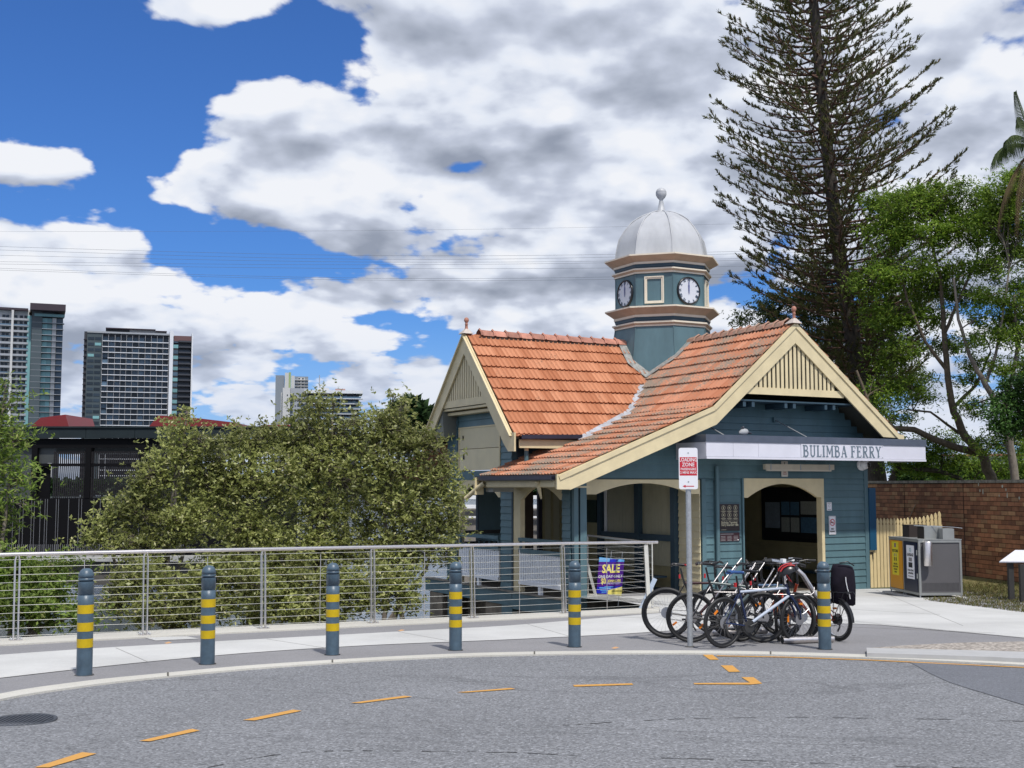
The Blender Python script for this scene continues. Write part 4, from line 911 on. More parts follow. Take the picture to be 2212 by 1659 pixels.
# serif lettering BULIMBA FERRY
def arc(cx, cy, rx, ry, a0, a1, n=8): return [(cx + rx * math.cos(R(a0 + (a1 - a0) * k / n)), cy + ry * math.sin(R(a0 + (a1 - a0) * k / n))) for k in range(n + 1)]
T_, t_ = .17, .085
GL = {'B': (.60, [([(.14, 0), (.14, 1)], T_), ([(0, .04), (.3, .04)], t_), ([(0, .96), (.3, .96)], t_), ([(.2, .96)] + arc(.30, .755, .17, .205, 90, -90) + [(.2, .55)], .11), ([(.2, .53)] + arc(.33, .285, .19, .245, 90, -90) + [(.2, .04)], .12)]),
      'U': (.62, [([(.14, 1), (.14, .28)] + arc(.315, .25, .175, .21, 180, 360)[0:9] + [(.49, .28), (.49, 1)], .13), ([(0, .96), (.28, .96)], t_), ([(.38, .96), (.62, .96)], t_)]),
      'L': (.50, [([(.14, 0), (.14, 1)], T_), ([(0, .96), (.28, .96)], t_), ([(0, .04), (.48, .04)], t_), ([(.45, .04), (.45, .24)], .07)]),
      'I': (.28, [([(.14, 0), (.14, 1)], T_), ([(0, .96), (.28, .96)], t_), ([(0, .04), (.28, .04)], t_)]),
      'M': (.78, [([(.12, 0), (.14, 1)], .10), ([(.66, 0), (.64, 1)], T_), ([(.14, 1), (.39, .25)], .13), ([(.64, 1), (.39, .25)], .09), ([(0, .04), (.24, .04)], t_), ([(.54, .04), (.78, .04)], t_), ([(.02, .96), (.2, .96)], t_), ([(.58, .96), (.76, .96)], t_)]),
      'A': (.66, [([(.10, 0), (.32, 1)], .09), ([(.55, 0), (.33, 1)], T_), ([(.16, .33), (.48, .33)], t_), ([(0, .04), (.22, .04)], t_), ([(.43, .04), (.66, .04)], t_)]),
      'F': (.52, [([(.14, 0), (.14, 1)], T_), ([(0, .04), (.3, .04)], t_), ([(0, .96), (.5, .96)], t_), ([(.47, .96), (.47, .78)], .07), ([(.2, .53), (.38, .53)], t_), ([(.37, .42), (.37, .64)], .06)]),
      'E': (.54, [([(.14, 0), (.14, 1)], T_), ([(0, .04), (.5, .04)], t_), ([(0, .96), (.5, .96)], t_), ([(.47, .96), (.47, .78)], .07), ([(.49, .04), (.49, .22)], .07), ([(.2, .53), (.38, .53)], t_), ([(.37, .42), (.37, .64)], .06)]),
      'R': (.62, [([(.14, 0), (.14, 1)], T_), ([(0, .04), (.28, .04)], t_), ([(0, .96), (.3, .96)], t_), ([(.2, .96)] + arc(.31, .74, .18, .22, 90, -90) + [(.2, .52)], .11), ([(.27, .52), (.52, .02)], .15), ([(.45, .04), (.64, .04)], t_)]),
      'Y': (.60, [([(.10, .98), (.31, .48)], T_), ([(.52, .98), (.31, .48)], .09), ([(.31, .5), (.30, .0)], .15), ([(0, .96), (.2, .96)], t_), ([(.42, .96), (.62, .96)], t_), ([(.20, .06), (.42, .12)], .10)])}
def serif_text(s, h, w, F_, m, parent):
    tot = sum(GL[c][0] + .10 if c != ' ' else .30 for c in s); k = w / tot; x = 0; 
    for c in s:
        if c == ' ': x += .30 * k; continue
        mb = MB(); d = 0
        for pts, th in GL[c][1]:
            for (a, b) in zip(pts[:-1], pts[1:]):
                a, b = Vector((a[0] * k / h, a[1], 0)) * h, Vector((b[0] * k / h, b[1], 0)) * h
                dd = (b - a).normalized(); n_ = Vector((-dd.y, dd.x, 0)) * th * h / 2 * (1.02 if abs(dd.y) > .7 else 1.05); ex = dd * (.0 if len(pts) == 2 else .006)
                d += .0002; z = Vector((x, 0, .002 + d)); mb.add([a - n_ - ex + z, b - n_ + ex + z, b + n_ + ex + z, a + n_ - ex + z], [(0, 1, 2, 3)])
        me = mb.mesh('letter', m); me.transform(F_); link('letter', me, parent); x += (GL[c][0] + .10) * k
l0, l1 = onA(1733, 986.6, cy0), onA(1903, 963, cy0)
serif_text('BULIMBA FERRY', .295, l1[0] - l0[0], frame((l0[0], cy0 - .026, 3.54), (1, 0, 0), (0, 0, 1)), LETTER, cp)
# blue board on the far side of the corner
b_('side_notice_board', mat('blue_board', (.012, .07, .14), .4), (.02, -.06, 1.05, .26, .02, 2.75))
# ================================================================== things fixed to the ferry house
def local_thing(name, label, cat, x, y, z, facing='front', group=None):
    F_ = LOC @ fr(x, y, z, facing)
    o = bpy.data.objects.new(name, None); COL.objects.link(o); o.matrix_basis = F_
    return tag(o, label, cat, group)
def panel(name, w, h, th, m, parent, z=0.0, x=0.0, y=0.0, r=0.0):
    mb = MB()
    if r:
        P = []
        for cx_, cy_, a0 in ((w / 2 - r, h / 2 - r, 0), (-w / 2 + r, h / 2 - r, 90), (-w / 2 + r, -h / 2 + r, 180), (w / 2 - r, -h / 2 + r, 270)):
            P += [(cx_ + r * math.cos(R(a0 + k * 22.5)), cy_ + r * math.sin(R(a0 + k * 22.5))) for k in range(5)]
        mb.prism([(p + x, q + y) for p, q in P], lambda p, q, d: (p, q, d), z, z + th)
    else: mb.box(x - w / 2, y - h / 2, z, x + w / 2, y + h / 2, z + th)
    return mb.build(name, m, parent)
def tx(body, size, m, parent, x, y, z, sx=1.0, bold=0.0, rot=0.0, name='lettering', align='CENTER', shear=0.0, spacing=1.0):
    F_ = Matrix.Translation((x, y, z)) @ Matrix.Rotation(rot, 4, 'Z')
    if shear: F_ = F_ @ Matrix(((1, shear, 0, 0), (0, 1, 0, 0), (0, 0, 1, 0), (0, 0, 0, 1)))
    return text(body, size, m, parent, F_, name, .0008, sx, align, bold, spacing)
def ring(name, r0, r1, z, m, parent, x=0, y=0, n=24, th=.002):
    mb = MB(); mb.lathe([(r0, z), (r0, z + th), (r1, z + th), (r1, z)], (x, y, 0), n=n, cap=False, smooth=False); return mb.build(name, m, parent)
def disc(name, r, z, m, parent, x=0, y=0, n=20):
    mb = MB(); mb.lathe([(0, z), (r, z)], (x, y, 0), n=n, cap=False, smooth=False); return mb.build(name, m, parent)
BRN = mat('dark_brown_sign', (0.030, 0.024, 0.026), .35); PALEY = mat('pale_yellow_print', (.40, .37, .26), .5); SIGNRED = mat('sign_red', (.52, .018, .035), .35); INK = mat('black_ink', (.015, .015, .018), .5)
PRW = mat('white_print', (.72, .72, .74), .5)
a, b = onA(1551.5, 1089), onA(1595.5, 1146)
w, h = b[0] - a[0], 1.0 * (a[1] - b[1])
t = local_thing('information_sign', 'dark brown sign with six round pictograms on the blue boards left of the entrance', 'sign', (a[0] + b[0]) / 2, -.03, (a[1] + b[1]) / 2)
panel('sign_plate', w, h, .012, BRN, t)
for i in range(3):
    for j in range(2):
        x, y = (-.30 + .30 * i) * w, (.36 - .27 * j) * h
        ring('pictogram_ring', .052, .062, .0125, PALEY, t, x, y)
        if (i + j) % 2: panel('pictogram', .05, .045, .001, PALEY, t, .0125, x, y, r=.02)
        else: panel('pictogram', .03, .07, .001, PALEY, t, .0125, x, y, r=.012)
        panel('caption', .16, .012, .001, PALEY, t, .0125, x, y - .085); panel('caption', .11, .010, .001, PALEY, t, .0125, x, y - .105)
panel('rule', w * .82, .007, .001, PALEY, t, .0125, .02, -.10 * h)
tx('Bulimba Terminal', .085, PALEY, t, -.41 * w, -.19 * h, .0125, .85, .003, align='LEFT'); tx('Ferry Boarding gate', .085, PALEY, t, -.41 * w, -.28 * h, .0125, .80, .003, align='LEFT')
mb = MB(); mb.add([(.34 * w, -.30 * h, .0135), (.38 * w, -.30 * h, .0135), (.38 * w, -.27 * h, .0135), (.42 * w, -.27 * h, .0135), (.36 * w, -.235 * h, .0135), (.30 * w, -.27 * h, .0135), (.34 * w, -.27 * h, .0135)], [tuple(range(7))]); mb.build('arrow', PALEY, t)
panel('small_print', .16, .01, .001, PALEY, t, .0125, -.30 * w, -.46 * h)
a, b = onA(1551.5, 1151), onA(1595.5, 1168.5)
t = local_thing('notice_sign', 'small dark sign with grey print below the pictogram sign', 'sign', (a[0] + b[0]) / 2, -.03, (a[1] + b[1]) / 2)
w2, h2 = b[0] - a[0], a[1] - b[1]; panel('sign_plate', w2, h2, .012, mat('plum_sign', (.045, .02, .026), .4), t)
GP = mat('grey_print', (.22, .21, .22), .5)
for i in range(3):
    for j in range(4): panel('text_line', .14, .012, .001, GP, t, .0125, (-.31 + .31 * i) * w2, .08 * h2 - j * .035)
panel('heading', .42, .018, .001, GP, t, .0125, -.12 * w2, .34 * h2); disc('badge', .018, .0135, PRW, t, .42 * w2, -.36 * h2, 12)
a, b = onA(1790, 1118), onA(1802.5, 1151)
t = local_thing('no_fishing_sign', 'white no fishing sign with red prohibition ring right of the entrance', 'sign', (a[0] + b[0]) / 2, -.03, (a[1] + b[1]) / 2)
w3, h3 = .245, .50; panel('sign_plate', w3, h3, .006, SIGNW, t, r=.02)
for x0, y0, ww, hh in ((0, h3 / 2 - .014, w3 - .03, .005), (0, -h3 / 2 + .014, w3 - .03, .005), (-w3 / 2 + .014, 0, .005, h3 - .03), (w3 / 2 - .014, 0, .005, h3 - .03)): panel('border', ww, hh, .001, INK, t, .0065, x0, y0)
ring('prohibition_ring', .072, .092, .0065, SIGNRED, t, 0, .075)
mb = MB(); mb.obox((0, .075, .0095), Vector((.055, -.055, 0)), Vector((.006, .006, 0)), Vector((0, 0, .0006))); mb.build('prohibition_bar', SIGNRED, t)
panel('fish', .075, .028, .001, INK, t, .0065, .004, .075, r=.013); panel('fish_tail', .02, .035, .001, INK, t, .0066, -.042, .075); panel('rod', .006, .06, .001, INK, t, .0067, .03, .095)
tx('NO', .065, INK, t, 0, -.10, .0066, 1, .003); tx('FISHING', .058, INK, t, 0, -.17, .0066, .85, .003)
a = onA(1789.5, 1094)
t = local_thing('small_notice', 'small square white notice above the no fishing sign', 'sign', a[0], -.03, a[1]); panel('sign_plate', .17, .22, .005, SIGNW, t)
ring('mark', .03, .036, .0052, GP, t, 0, .02, 16); panel('text_line', .12, .012, .001, GP, t, .0052, 0, .085); panel('text_line', .12, .01, .001, INK, t, .0052, 0, -.08)
a = onA(1692, 1013)
t = local_thing('warning_sign', 'small portrait sign with a walking figure hanging above the entrance arch', 'sign', a[0], -.05, a[1]); panel('sign_plate', .22, .41, .005, mat('aged_sign_white', (.55, .52, .46), .5, var=.1), t, r=.02)
disc('head', .018, .006, INK, t, -.0, .155, 12); panel('figure', .03, .08, .001, INK, t, .0052, 0, .095, r=.012); panel('figure', .05, .04, .001, INK, t, .0053, 0, .05); panel('figure', .03, .03, .001, INK, t, .0052, .06, .045)
panel('rule', .20, .006, .001, INK, t, .0053, 0, .02); RT = mat('faded_red_print', (.32, .12, .10), .5)
for k, s_ in enumerate(('TOUCH', 'NOT', 'HANDS')): panel('text_line', .14 - .04 * (k == 1), .022, .001, RT, t, .0055, 0, -.035 - .05 * k)
# fluorescent batten under the canopy, camera, pigeon
t = local_thing('batten_light', 'long cream fluorescent light batten under the canopy fascia', 'light', -2.62, -.20, 3.30)
panel('housing', 2.35, .14, .10, mat('aged_cream_metal', (.50, .45, .36), .5, var=.08), t); panel('diffuser', 2.2, .05, .05, mat('aged_diffuser', (.55, .50, .42), .4), t, .02, 0, -.085)
for x in (-1.0, 0, 1.0): panel('clip', .03, .16, .012, GALV, t, .10, x, 0)
a = onA(1858.5, 1004)
t = local_thing('security_camera', 'white dome security camera on the blue boards at the right corner', 'camera', a[0], -.03, a[1])
mb = MB(); mb.lathe([(.16, 0), (.165, .03), (.15, .07), (.12, .09)], n=24); mb.build('mount', SIGNW, t)
mb = MB(); mb.lathe([(.13, .08), (.135, .12), (.12, .18), (.08, .225), (0, .24)], n=24); mb.build('housing', SIGNW, t)
mb = MB(); mb.lathe([(.062, 0), (.055, .03), (.03, .045), (0, .05)], n=18); me = mb.mesh('lens', BLACKP); me.transform(Matrix.Translation((.045, -.01, .222)) @ Matrix.Rotation(R(28), 4, 'Y') @ Matrix.Scale(1.25, 4)); link('lens', me, t)
# pigeon resting on the canopy edge
pg = thing('pigeon', 'grey pigeon with a dark head resting on the canopy edge', 'bird', LOC @ Vector((-5.15, -1.12, 4.05)), TH)
mb = MB(); mb.lathe([(0, -.15), (.05, -.12), (.085, -.04), (.09, .03), (.06, .10), (0, .15)], n=14); me = mb.mesh('body', mat('pigeon_grey', (.33, .34, .36), .7, var=.2, scale=20)); me.transform(Matrix.Translation((0, 0, .085)) @ Matrix.Rotation(R(80), 4, 'Y')); link('body', me, pg)
mb = MB(); mb.lathe([(0, -.045), (.035, -.02), (.042, .01), (.03, .035), (0, .045)], (-.02, 0, .19), n=12); mb.tube([(-.02, 0, .10), (-.02, 0, .18)], [.05, .032], 10); mb.build('head', mat('pigeon_dark', (.03, .035, .05), .5), pg)
mb = MB(); mb.tube([(-.055, 0, .195), (-.085, 0, .185)], [.010, .002], 6); mb.build('beak', BLACKP, pg)
mb = MB(); mb.tube([(.12, 0, .08), (.24, 0, .05)], [.04, .02], 6); mb.build('tail', MATS['pigeon_dark'], pg)

# ================================================================== bollards
def bollard_proto():
    t = thing('bollard', 'x', 'bollard'); 
    r = .086
    mb = MB(); mb.lathe([(r, 0), (r, .30), (r, .76), (r, .86), (r - .010, .862), (r - .010, .876), (r, .878), (r, 1.01)], n=24, cap=False); mb.build('post', BOLL, t)
    mb = MB(); mb.lathe([(r - .012, 1.0), (r - .012, 1.02), (r, 1.022), (r, 1.045), (r - .010, 1.047), (r - .010, 1.056), (r, 1.058), (r - .004, 1.09), (r - .02, 1.125), (r - .045, 1.147), (0, 1.152)], n=24, cap=False); mb.build('cap', BOLL, t)
    mb = MB(); mb.lathe([(r + .002, 0), (r + .002, .095)], n=24, cap=False); me = mb.mesh('reflective_band', YELLOW)
    for z in (.30, .475, .665): link('reflective_band', me, t, Matrix.Translation((0, 0, z)))
    return t
bp0 = bollard_proto()
BL = [((182, 1458), 'blue bollard with three yellow bands, leftmost of the row and nearest the camera'), ((448, 1434), 'blue yellow-banded bollard in front of the utility cover slab, second from the left'),
      ((718, 1414), 'blue yellow-banded bollard in front of the middle of the leafy shrubs, third from the left'), ((984, 1404), 'blue yellow-banded bollard in front of the gap where the river shows'),
      ((1241, 1397), 'blue yellow-banded bollard just left of the purple sale sign'), ((1782, 1402), 'blue bollard with a torn top yellow band, in front of the black pannier bag')]
for i, ((u, v), lb) in enumerate(BL):
    p = G(u, v, .0); o = bp0 if i == 0 else dup(bp0, rotz=i * .7); o.location = p; o.scale = (1, 1, 1.02); o['label'] = lb; o['group'] = 'striped bollards along the kerb'
    o.rotation_euler = (R(random.uniform(-.5, .5)), R(random.uniform(-.4, .4)), i * .7)
    dd = MB(); dd.lathe([(.105, .001), (.079, .004)], n=20, cap=False); dd.build('base_ring', mat('base_dark', (.07, .068, .066), .9), o)  # dark ring flat on the ground round the foot
# torn band: bare paint patch
mb = MB(); 
for k in range(5):
    a = R(-75 + k * 9) - 5 * .7; b = R(-75 + (k + 1) * 9) - 5 * .7; h0, h1 = .005 + .03 * math.sin(k / 5 * 3.1), .005 + .03 * math.sin((k + 1) / 5 * 3.1); q = .0808
    mb.add([(q * math.cos(a), q * math.sin(a), .664), (q * math.cos(b), q * math.sin(b), .664), (q * math.cos(b), q * math.sin(b), .675 + h1), (q * math.cos(a), q * math.sin(a), .675 + h0)], [(0, 1, 2, 3)])
mb.build('torn_patch', BOLL, o)

# ================================================================== stainless cable rail along the river
RL = thing('cable_railing', 'stainless steel cable railing with round handrail along the riverside path', 'railing', (0, 0, 0))
RP = [G(-240, 1402), G(33, 1386), G(312, 1374.5), G(568, 1360.5), G(805, 1348.5), G(1021, 1337.5), G(1218, 1327), G(1400, 1316)]
top = [AT(u, v, RP[i].y) for i, (u, v) in enumerate([(-240, 1206), (33, 1197.5), (312, 1191.5), (568, 1186.5), (805, 1182), (1021, 1178), (1218, 1174), (1400, 1171.5)])]
def rpost(base, topz, d, ends=False, solid=False):
    p = bpy.data.objects.new('rail_post', None); COL.objects.link(p); p.parent = RL
    s = Vector(d).normalized(); o = Vector((-s.y, s.x, 0)); h = topz - base.z - .03
    if o.y < 0: o = -o
    base = base + o * (-.02); ln = o * -.055    # the blades lean and fork at the head
    for k in (-1, 1):
        mb = MB(); c = base + s * k * (.032 if not solid else .016)
        q1, q2 = c + o * .01 + Vector((0, 0, .02)), c + o * .06 + Vector((0, 0, h - .06))
        mb.bar(q1, q2, .014, .055, up=o); mb.bar(q2, q2 - s * k * .018 + Vector((0, 0, .07)) - o * .01, .014, .04, up=o); mb.build('blade', STEEL, p)
    mb = MB(); mb.obox(base + Vector((0, 0, .028)), s * .085, o * .06, Vector((0, 0, .008))); mb.build('base_plate', STEEL, p)
    for k in (-1, 1):
        for j in (-1, 1):
            mb = MB(); c = base + s * k * .065 + o * j * .04; mb.lathe([(.012, .036), (.012, .05), (.006, .055), (.006, .065), (0, .066)], c, n=6); mb.build('bolt', GALV, p)
for i, b in enumerate(RP):
    d = (RP[min(i + 1, 7)] - RP[max(i - 1, 0)]); rpost(b, top[i].z, d)
hr = [t + Vector((-.02, 0, 0)) for t in top]; hr[-1] = hr[-1] + (top[-1] - top[-2]).normalized() * .30
mb = MB(); mb.tube(hr, .029, 12); mb.build('handrail', STEEL, RL)
NC = 11
for k in range(NC):
    f = (k + .7) / (NC + .4); mb = MB(); pts = []
    for b, t_ in zip(RP, top): pts.append(b.lerp(Vector((b.x, b.y, t_.z)), f) + Vector((-.01, .035, 0)))
    mb.tube(pts, .0036, 5, smooth=False); mb.build('cable', WIRE, RL)
    e_ = pts[-1]; d = (pts[-2] - pts[-1]).normalized(); mb = MB(); mb.tube([e_ + d * .02, e_ + d * .22], .0062, 6); mb.tube([e_ + d * .07, e_ + d * .10], .009, 6); mb.build('turnbuckle', STEEL, RL)
for i in range(1, 7):
    b = (RP[i] + RP[i + 1]) / 2 + Vector((0, .035, 0)); zt = (top[i].z + top[i + 1].z) / 2; mb = MB(); mb.tube([b + Vector((0, 0, .05)), Vector((b.x, b.y, zt - .10))], .006, 6); mb.build('spacer_rod', STEEL, RL)
b = (RP[0] + RP[1]) / 2; mb = MB(); mb.tube([b + Vector((0, .035, .05)), Vector((b.x, b.y + .035, top[0].z - .1))], .006, 6); mb.build('spacer_rod', STEEL, RL)
# return leg to the house
R2 = thing('return_railing', 'short return of cable railing running back from the corner post to the ferry house', 'railing', (0, 0, 0))
Q0, Q1 = G(1412, 1313), G(1272, 1285); P0, P1 = AT(1404, 1173, Q0.y), AT(1262, 1155.5, Q1.y)
OFFW = mat('satin_steel', (.72, .70, .64), .42, metal=.5, var=.06)
mb = MB(); mb.tube([P0, P1, P1 + Vector((-.12, .25, -.02)), P1 + Vector((-.16, .30, -.30))], .028, 10); mb.build('handrail', STEEL, R2)
for q, zt in ((Q0, P0.z), (Q1, P1.z)):
    mb = MB(); mb.bar(q + Vector((-.02, 0, 0)), Vector((q.x - .02, q.y, zt - .08)), .05, .02, up=(1, 0, 0)); mb.bar(Vector((q.x - .02, q.y, zt - .08)), Vector((q.x - .02, q.y, zt)), .03, .02, up=(1, 0, 0)); mb.build('rail_post', OFFW, R2)
    mb = MB(); mb.obox(q + Vector((0, 0, .012)), (.12, 0, 0), (0, .09, 0), (0, 0, .010)); mb.build('base_plate', OFFW, R2)
mb = MB(); mb.bar(RP[7] + Vector((.02, -.05, 0)), top[7] + Vector((-.05, -.03, -.06)), .075, .02, up=(0, 1, 0)); mb.build('end_post', OFFW, RL)
mb = MB(); q = G(1384, 1316); mb.bar(q, Vector((q.x + .30, q.y, q.z + .62)), .09, .025, up=(0, 1, 0)); mb.build('raking_strut', mat('pale_blue_steel', (.50, .58, .70), .35, metal=.4), RL)
mb = MB(); q = G(1280, 1288); mb.bar(q + Vector((.08, 0, 0)), q + Vector((-.17, 0, .95)), .07, .02, up=(0, 1, 0)); mb.build('raking_strut', OFFW, R2)
for k in range(9):
    f = (k + .8) / 9.8; mb = MB(); mb.tube([Q0.lerp(Vector((Q0.x, Q0.y, P0.z)), f), Q1.lerp(Vector((Q1.x, Q1.y, P1.z)), f)], .004, 5, smooth=False); mb.build('cable', WIRE, R2)

# ================================================================== loading zone sign
p = G(1491, 1397); t = thing('loading_zone_sign', 'red and white loading zone sign on a grey steel pole beside the bicycles', 'sign', p, R(-4))
pb = AT(1491, 968, p.y); hh = pb.z - p.z
mb = MB(); mb.tube([(0, 0, 0), (0, 0, hh - .03)], .0385, 16); mb.build('pole', GALV, t)
mb = MB(); mb.lathe([(.07, 0.001), (.045, .012)], n=16, cap=False); mb.build('footing', MATS['base_dark'], t)
F0 = frame((0, -.045, hh - .285), (1, 0, 0), (0, 0, 1)); pl = bpy.data.objects.new('sign_face', None); COL.objects.link(pl); pl.parent = t; pl.matrix_basis = F0
panel('plate', .262, .575, .006, SIGNW, pl, r=.03); panel('red_panel', .238, .255, .001, SIGNRED, pl, .0065, 0, .03)
tx('LOADING', .074, PRW, pl, 0, .120, .008, .76, .0012); tx('ZONE', .074, PRW, pl, 0, .052, .008, .85, .0012); tx('PASSENGERS', .048, PRW, pl, 0, -.010, .008, .78, .0006); tx('2 MINS MAX', .048, PRW, pl, 0, -.058, .008, .86, .0006)
for y in (.215, -.185): disc('bolt_head', .011, .0095, GALV, pl, 0, y, 10)
mb = MB(); mb.box(-.045, -.252, .0065, .078, -.240, .0075); mb.add([(-.082, -.246, .008), (-.040, -.226, .008), (-.040, -.266, .008)], [(0, 1, 2)]); mb.build('arrow', SIGNRED, pl)
panel('bracket', .09, .04, .03, GALV, pl, -.03, 0, .215); panel('bracket', .09, .04, .03, GALV, pl, -.03, 0, -.185)

# ================================================================== sale sign on wire legs
p = G(1316, 1300); Y = p.y; c = AT(1318.5, 1245, Y)
u0, u1 = AT(1291, 1245, Y), AT(1345, 1245, Y); w = (u1 - u0).length; h = (AT(1318, 1206, Y) - AT(1318, 1284, Y)).length
t = thing('sale_sign', 'purple and blue SALE sign with yellow letters on wire legs by the railing', 'sign', c); t.matrix_basis = Matrix.Translation(c) @ Matrix.Rotation(R(-3), 4, 'Z') @ Matrix(((1, .09, 0, 0), (0, 0, -1, 0), (0, 1, 0, 0), (0, 0, 0, 1)))
t.matrix_basis = Matrix.Translation(c) @ Matrix.Rotation(R(-6), 4, 'Z') @ Matrix.Rotation(R(90), 4, 'X') @ Matrix.Rotation(R(-5), 4, 'Z')
PUR = mat('sign_purple', (.095, .004, .19), .35, col2=(.05, .004, .26), scale=2.5, var=.1); CYA = mat('sign_cyan', (.13, .42, .78), .35); BLU = mat('sign_blue', (.01, .02, .42), .35, var=.3, scale=12); YEL = mat('sign_yellow', (.86, .74, .18), .35)
panel('board', w, h, .006, PUR, t)
mb = MB(); z = .0068; W2, H2 = w / 2, h / 2
mb.add([(-W2, H2 - .17 * h * .75, z), (W2, H2 - .06 * h, z), (W2, H2, z), (-W2, H2, z)], [(0, 1, 2, 3)]); mb.build('blue_corner', CYA, t)
mb = MB(); z = .0074; mb.add([(-.1 * w, H2 - .12 * h, z), (-.06 * w, H2 - .01 * h, z), (.28 * w, H2 - .01 * h, z), (.2 * w, H2 - .08 * h, z)], [(0, 1, 2, 3)]); mb.build('dark_shape', BLU, t)
mb = MB(); z = .0068; mb.add([(-W2, -H2, z), (W2, -H2, z), (W2, -H2 + .27 * h, z), (-W2, -H2 + .18 * h, z)], [(0, 1, 2, 3)]); mb.build('blue_corner', BLU, t)
for (x0, y0, x1, y1) in ((-.4, -.36, .05, -.33), (-.35, -.42, .0, -.40), (-.3, -.47, -.1, -.45), (-.2, -.31, .15, -.29)):
    z = .0074; mb = MB(); mb.add([(x0 * w, y0 * h, z), (x1 * w, (y0 + .02) * h, z), (x1 * w, (y1 + .02) * h, z), (x0 * w, y1 * h, z)], [(0, 1, 2, 3)]); mb.build('light_streak', CYA, t)
mb = MB(); z = .0082; mb.add([(-.05 * w, -H2, z), (W2, -H2, z), (W2, -H2 + .25 * h, z), (-.05 * w, -H2 + .11 * h, z)], [(0, 1, 2, 3)]); mb.build('yellow_corner', YEL, t)
rt_ = R(7)
tx('SALE', .255, YEL, t, 0, .205 * h, .0085, .72, .009, rt_, shear=.10, spacing=1.02); tx('ONE DAY ONLY', .092, PRW, t, 0, -.005 * h, .0085, .80, .0015, rt_, shear=.1)
tx('$0', .175, YEL, t, -.26 * w, -.155 * h, .0085, .62, .005, rt_); tx('JOINING FEE', .075, YEL, t, .17 * w, -.115 * h, .0085, .68, .002, rt_, shear=.1); tx('THIS WEDNESDAY', .052, mat('lilac_print', (.50, .42, .72), .5), t, .16 * w, -.19 * h, .0085, .68, .001, rt_, shear=.1)
for k in range(9): panel('small_print', .022, .032, .001, mat('dark_olive_print', (.20, .17, .04), .5), t, .0090, .12 * w + k * .030, -.40 * h + k * .003)
for x in (-.04, .40):
    mb = MB(); mb.tube([(x * w, H2 + .16, -.006), (x * w, -H2 - .24, -.006)], .006, 6); mb.build('wire_leg', GALV, t)
# ================================================================== bin enclosure
pf, pl_, pr_ = G(1987, 1292), G(1913, 1280.5), G(2079, 1293.5)
dirL = (pl_ - pf); dirR = Vector((1, .02, 0)).normalized()
# square plan turned so its left face recedes
e1 = Vector((pl_.x - pf.x, pl_.y - pf.y, 0)); L1 = 1.75; e1 = Vector((-.09, 1.0, 0)).normalized(); e2 = Vector((1.0, .09, 0)).normalized(); L2 = 1.06
BN = thing('bin_enclosure', 'steel double bin enclosure with yellow recycling door and navy garbage door', 'bin', pf)
BN.matrix_basis = Matrix(((e2.x, e1.x, 0, pf.x), (e2.y, e1.y, 0, pf.y), (0, 0, 1, pf.z), (0, 0, 0, 1)))
BS = mat('satin_bin_steel', (.34, .35, .34), .4, metal=.5, var=.08); BG = mat('bin_grey_panel', (.095, .092, .097), .55, var=.05, bump=.1, bscale=90)
YB = mat('recycling_yellow_orange', (.62, .27, .006), .4); NB = mat('garbage_navy', (.008, .012, .035), .35); DKB = mat('hood_brown_black', (.03, .022, .02), .5)
def bb(name, m, *bs, parent=BN):
    for b in bs:
        mb = MB(); mb.box(*b); o = mb.build(name, m, parent)
    return o
H_ = 1.36
bb('cabinet', BG, (.02, .02, .10, L2 - .02, L1 - .02, H_ - .05)); 
for x, y in ((0, 0), (L2 - .05, 0), (0, L1 - .05), (L2 - .05, L1 - .05), (0, .86)): bb('frame_post', BS, (x, y, .06, x + .05, y + .05, H_))
for x, y in ((.0, .0), (L2 - .05, 0), (0, L1 - .05), (L2 - .05, L1 - .05), (0, .80), (0, .93)): bb('leg', GALV, (x + .01, y + .01, 0, x + .035, y + .035, .06))
bb('frame_rail', BS, (.05, -.002, .06, L2 - .05, .03, .12), (.05, -.002, H_ - .06, L2 - .05, .03, H_ - .002), (-.002, .05, .06, .03, .86, .12), (-.002, .91, .06, .03, L1 - .05, .12), (-.002, .05, H_ - .05, .03, .86, H_ - .002), (-.002, .91, H_ - .05, .03, L1 - .05, H_ - .002))
bb('lid', BS, (-.01, -.01, H_ + .001, L2 + .01, .88, H_ + .02), (-.01, .89, H_ + .001, L2 + .01, L1 + .01, H_ + .02))
for i in range(28):
    for j in range(6):
        pass
pm_ = MB()
for i in range(30):
    for j in range(7):
        x, z = .09 + i * .03, .17 + j * .028; pm_.box(x, .012, z, x + .010, .0195, z + .010)
pm_.build('perforation', BLACKI, BN)
g_door = bb('garbage_door', NB, (-.012, .07, .13, .018, .84, H_ - .06)); r_door = bb('recycling_door', YB, (-.012, .93, .13, .018, L1 - .07, H_ - .06))
for z in (.45, 1.0): bb('hinge', BS, (-.03, .05, z, -.012, .08, z + .12))
def door_sign(y, w, h, z, m):
    o = bpy.data.objects.new('door_poster', None); COL.objects.link(o); o.parent = BN; o.matrix_basis = frame((-.014, y, z), (0, -1, 0), (0, 0, 1)); panel('sheet', w, h, .002, m, o); return o
ds = door_sign(.44, .44, .80, .82, SIGNW); tx('GARBAGE', .095, INK, ds, 0, .17, .003, .85, .003); panel('picture', .18, .09, .001, GP, ds, .0025, 0, .06); panel('picture', .22, .12, .001, INK, ds, .0025, 0, -.07); tx('FOOD SCRAPS', .06, INK, ds, 0, -.20, .003, .85, .002); tx('& WRAPPERS', .06, INK, ds, 0, -.27, .003, .85, .002); ring('emblem', .03, .045, .0025, mat('teal_print', (.1, .35, .35), .5), ds, 0, .29); panel('small_print', .3, .02, .001, GP, ds, .0025, 0, -.34)
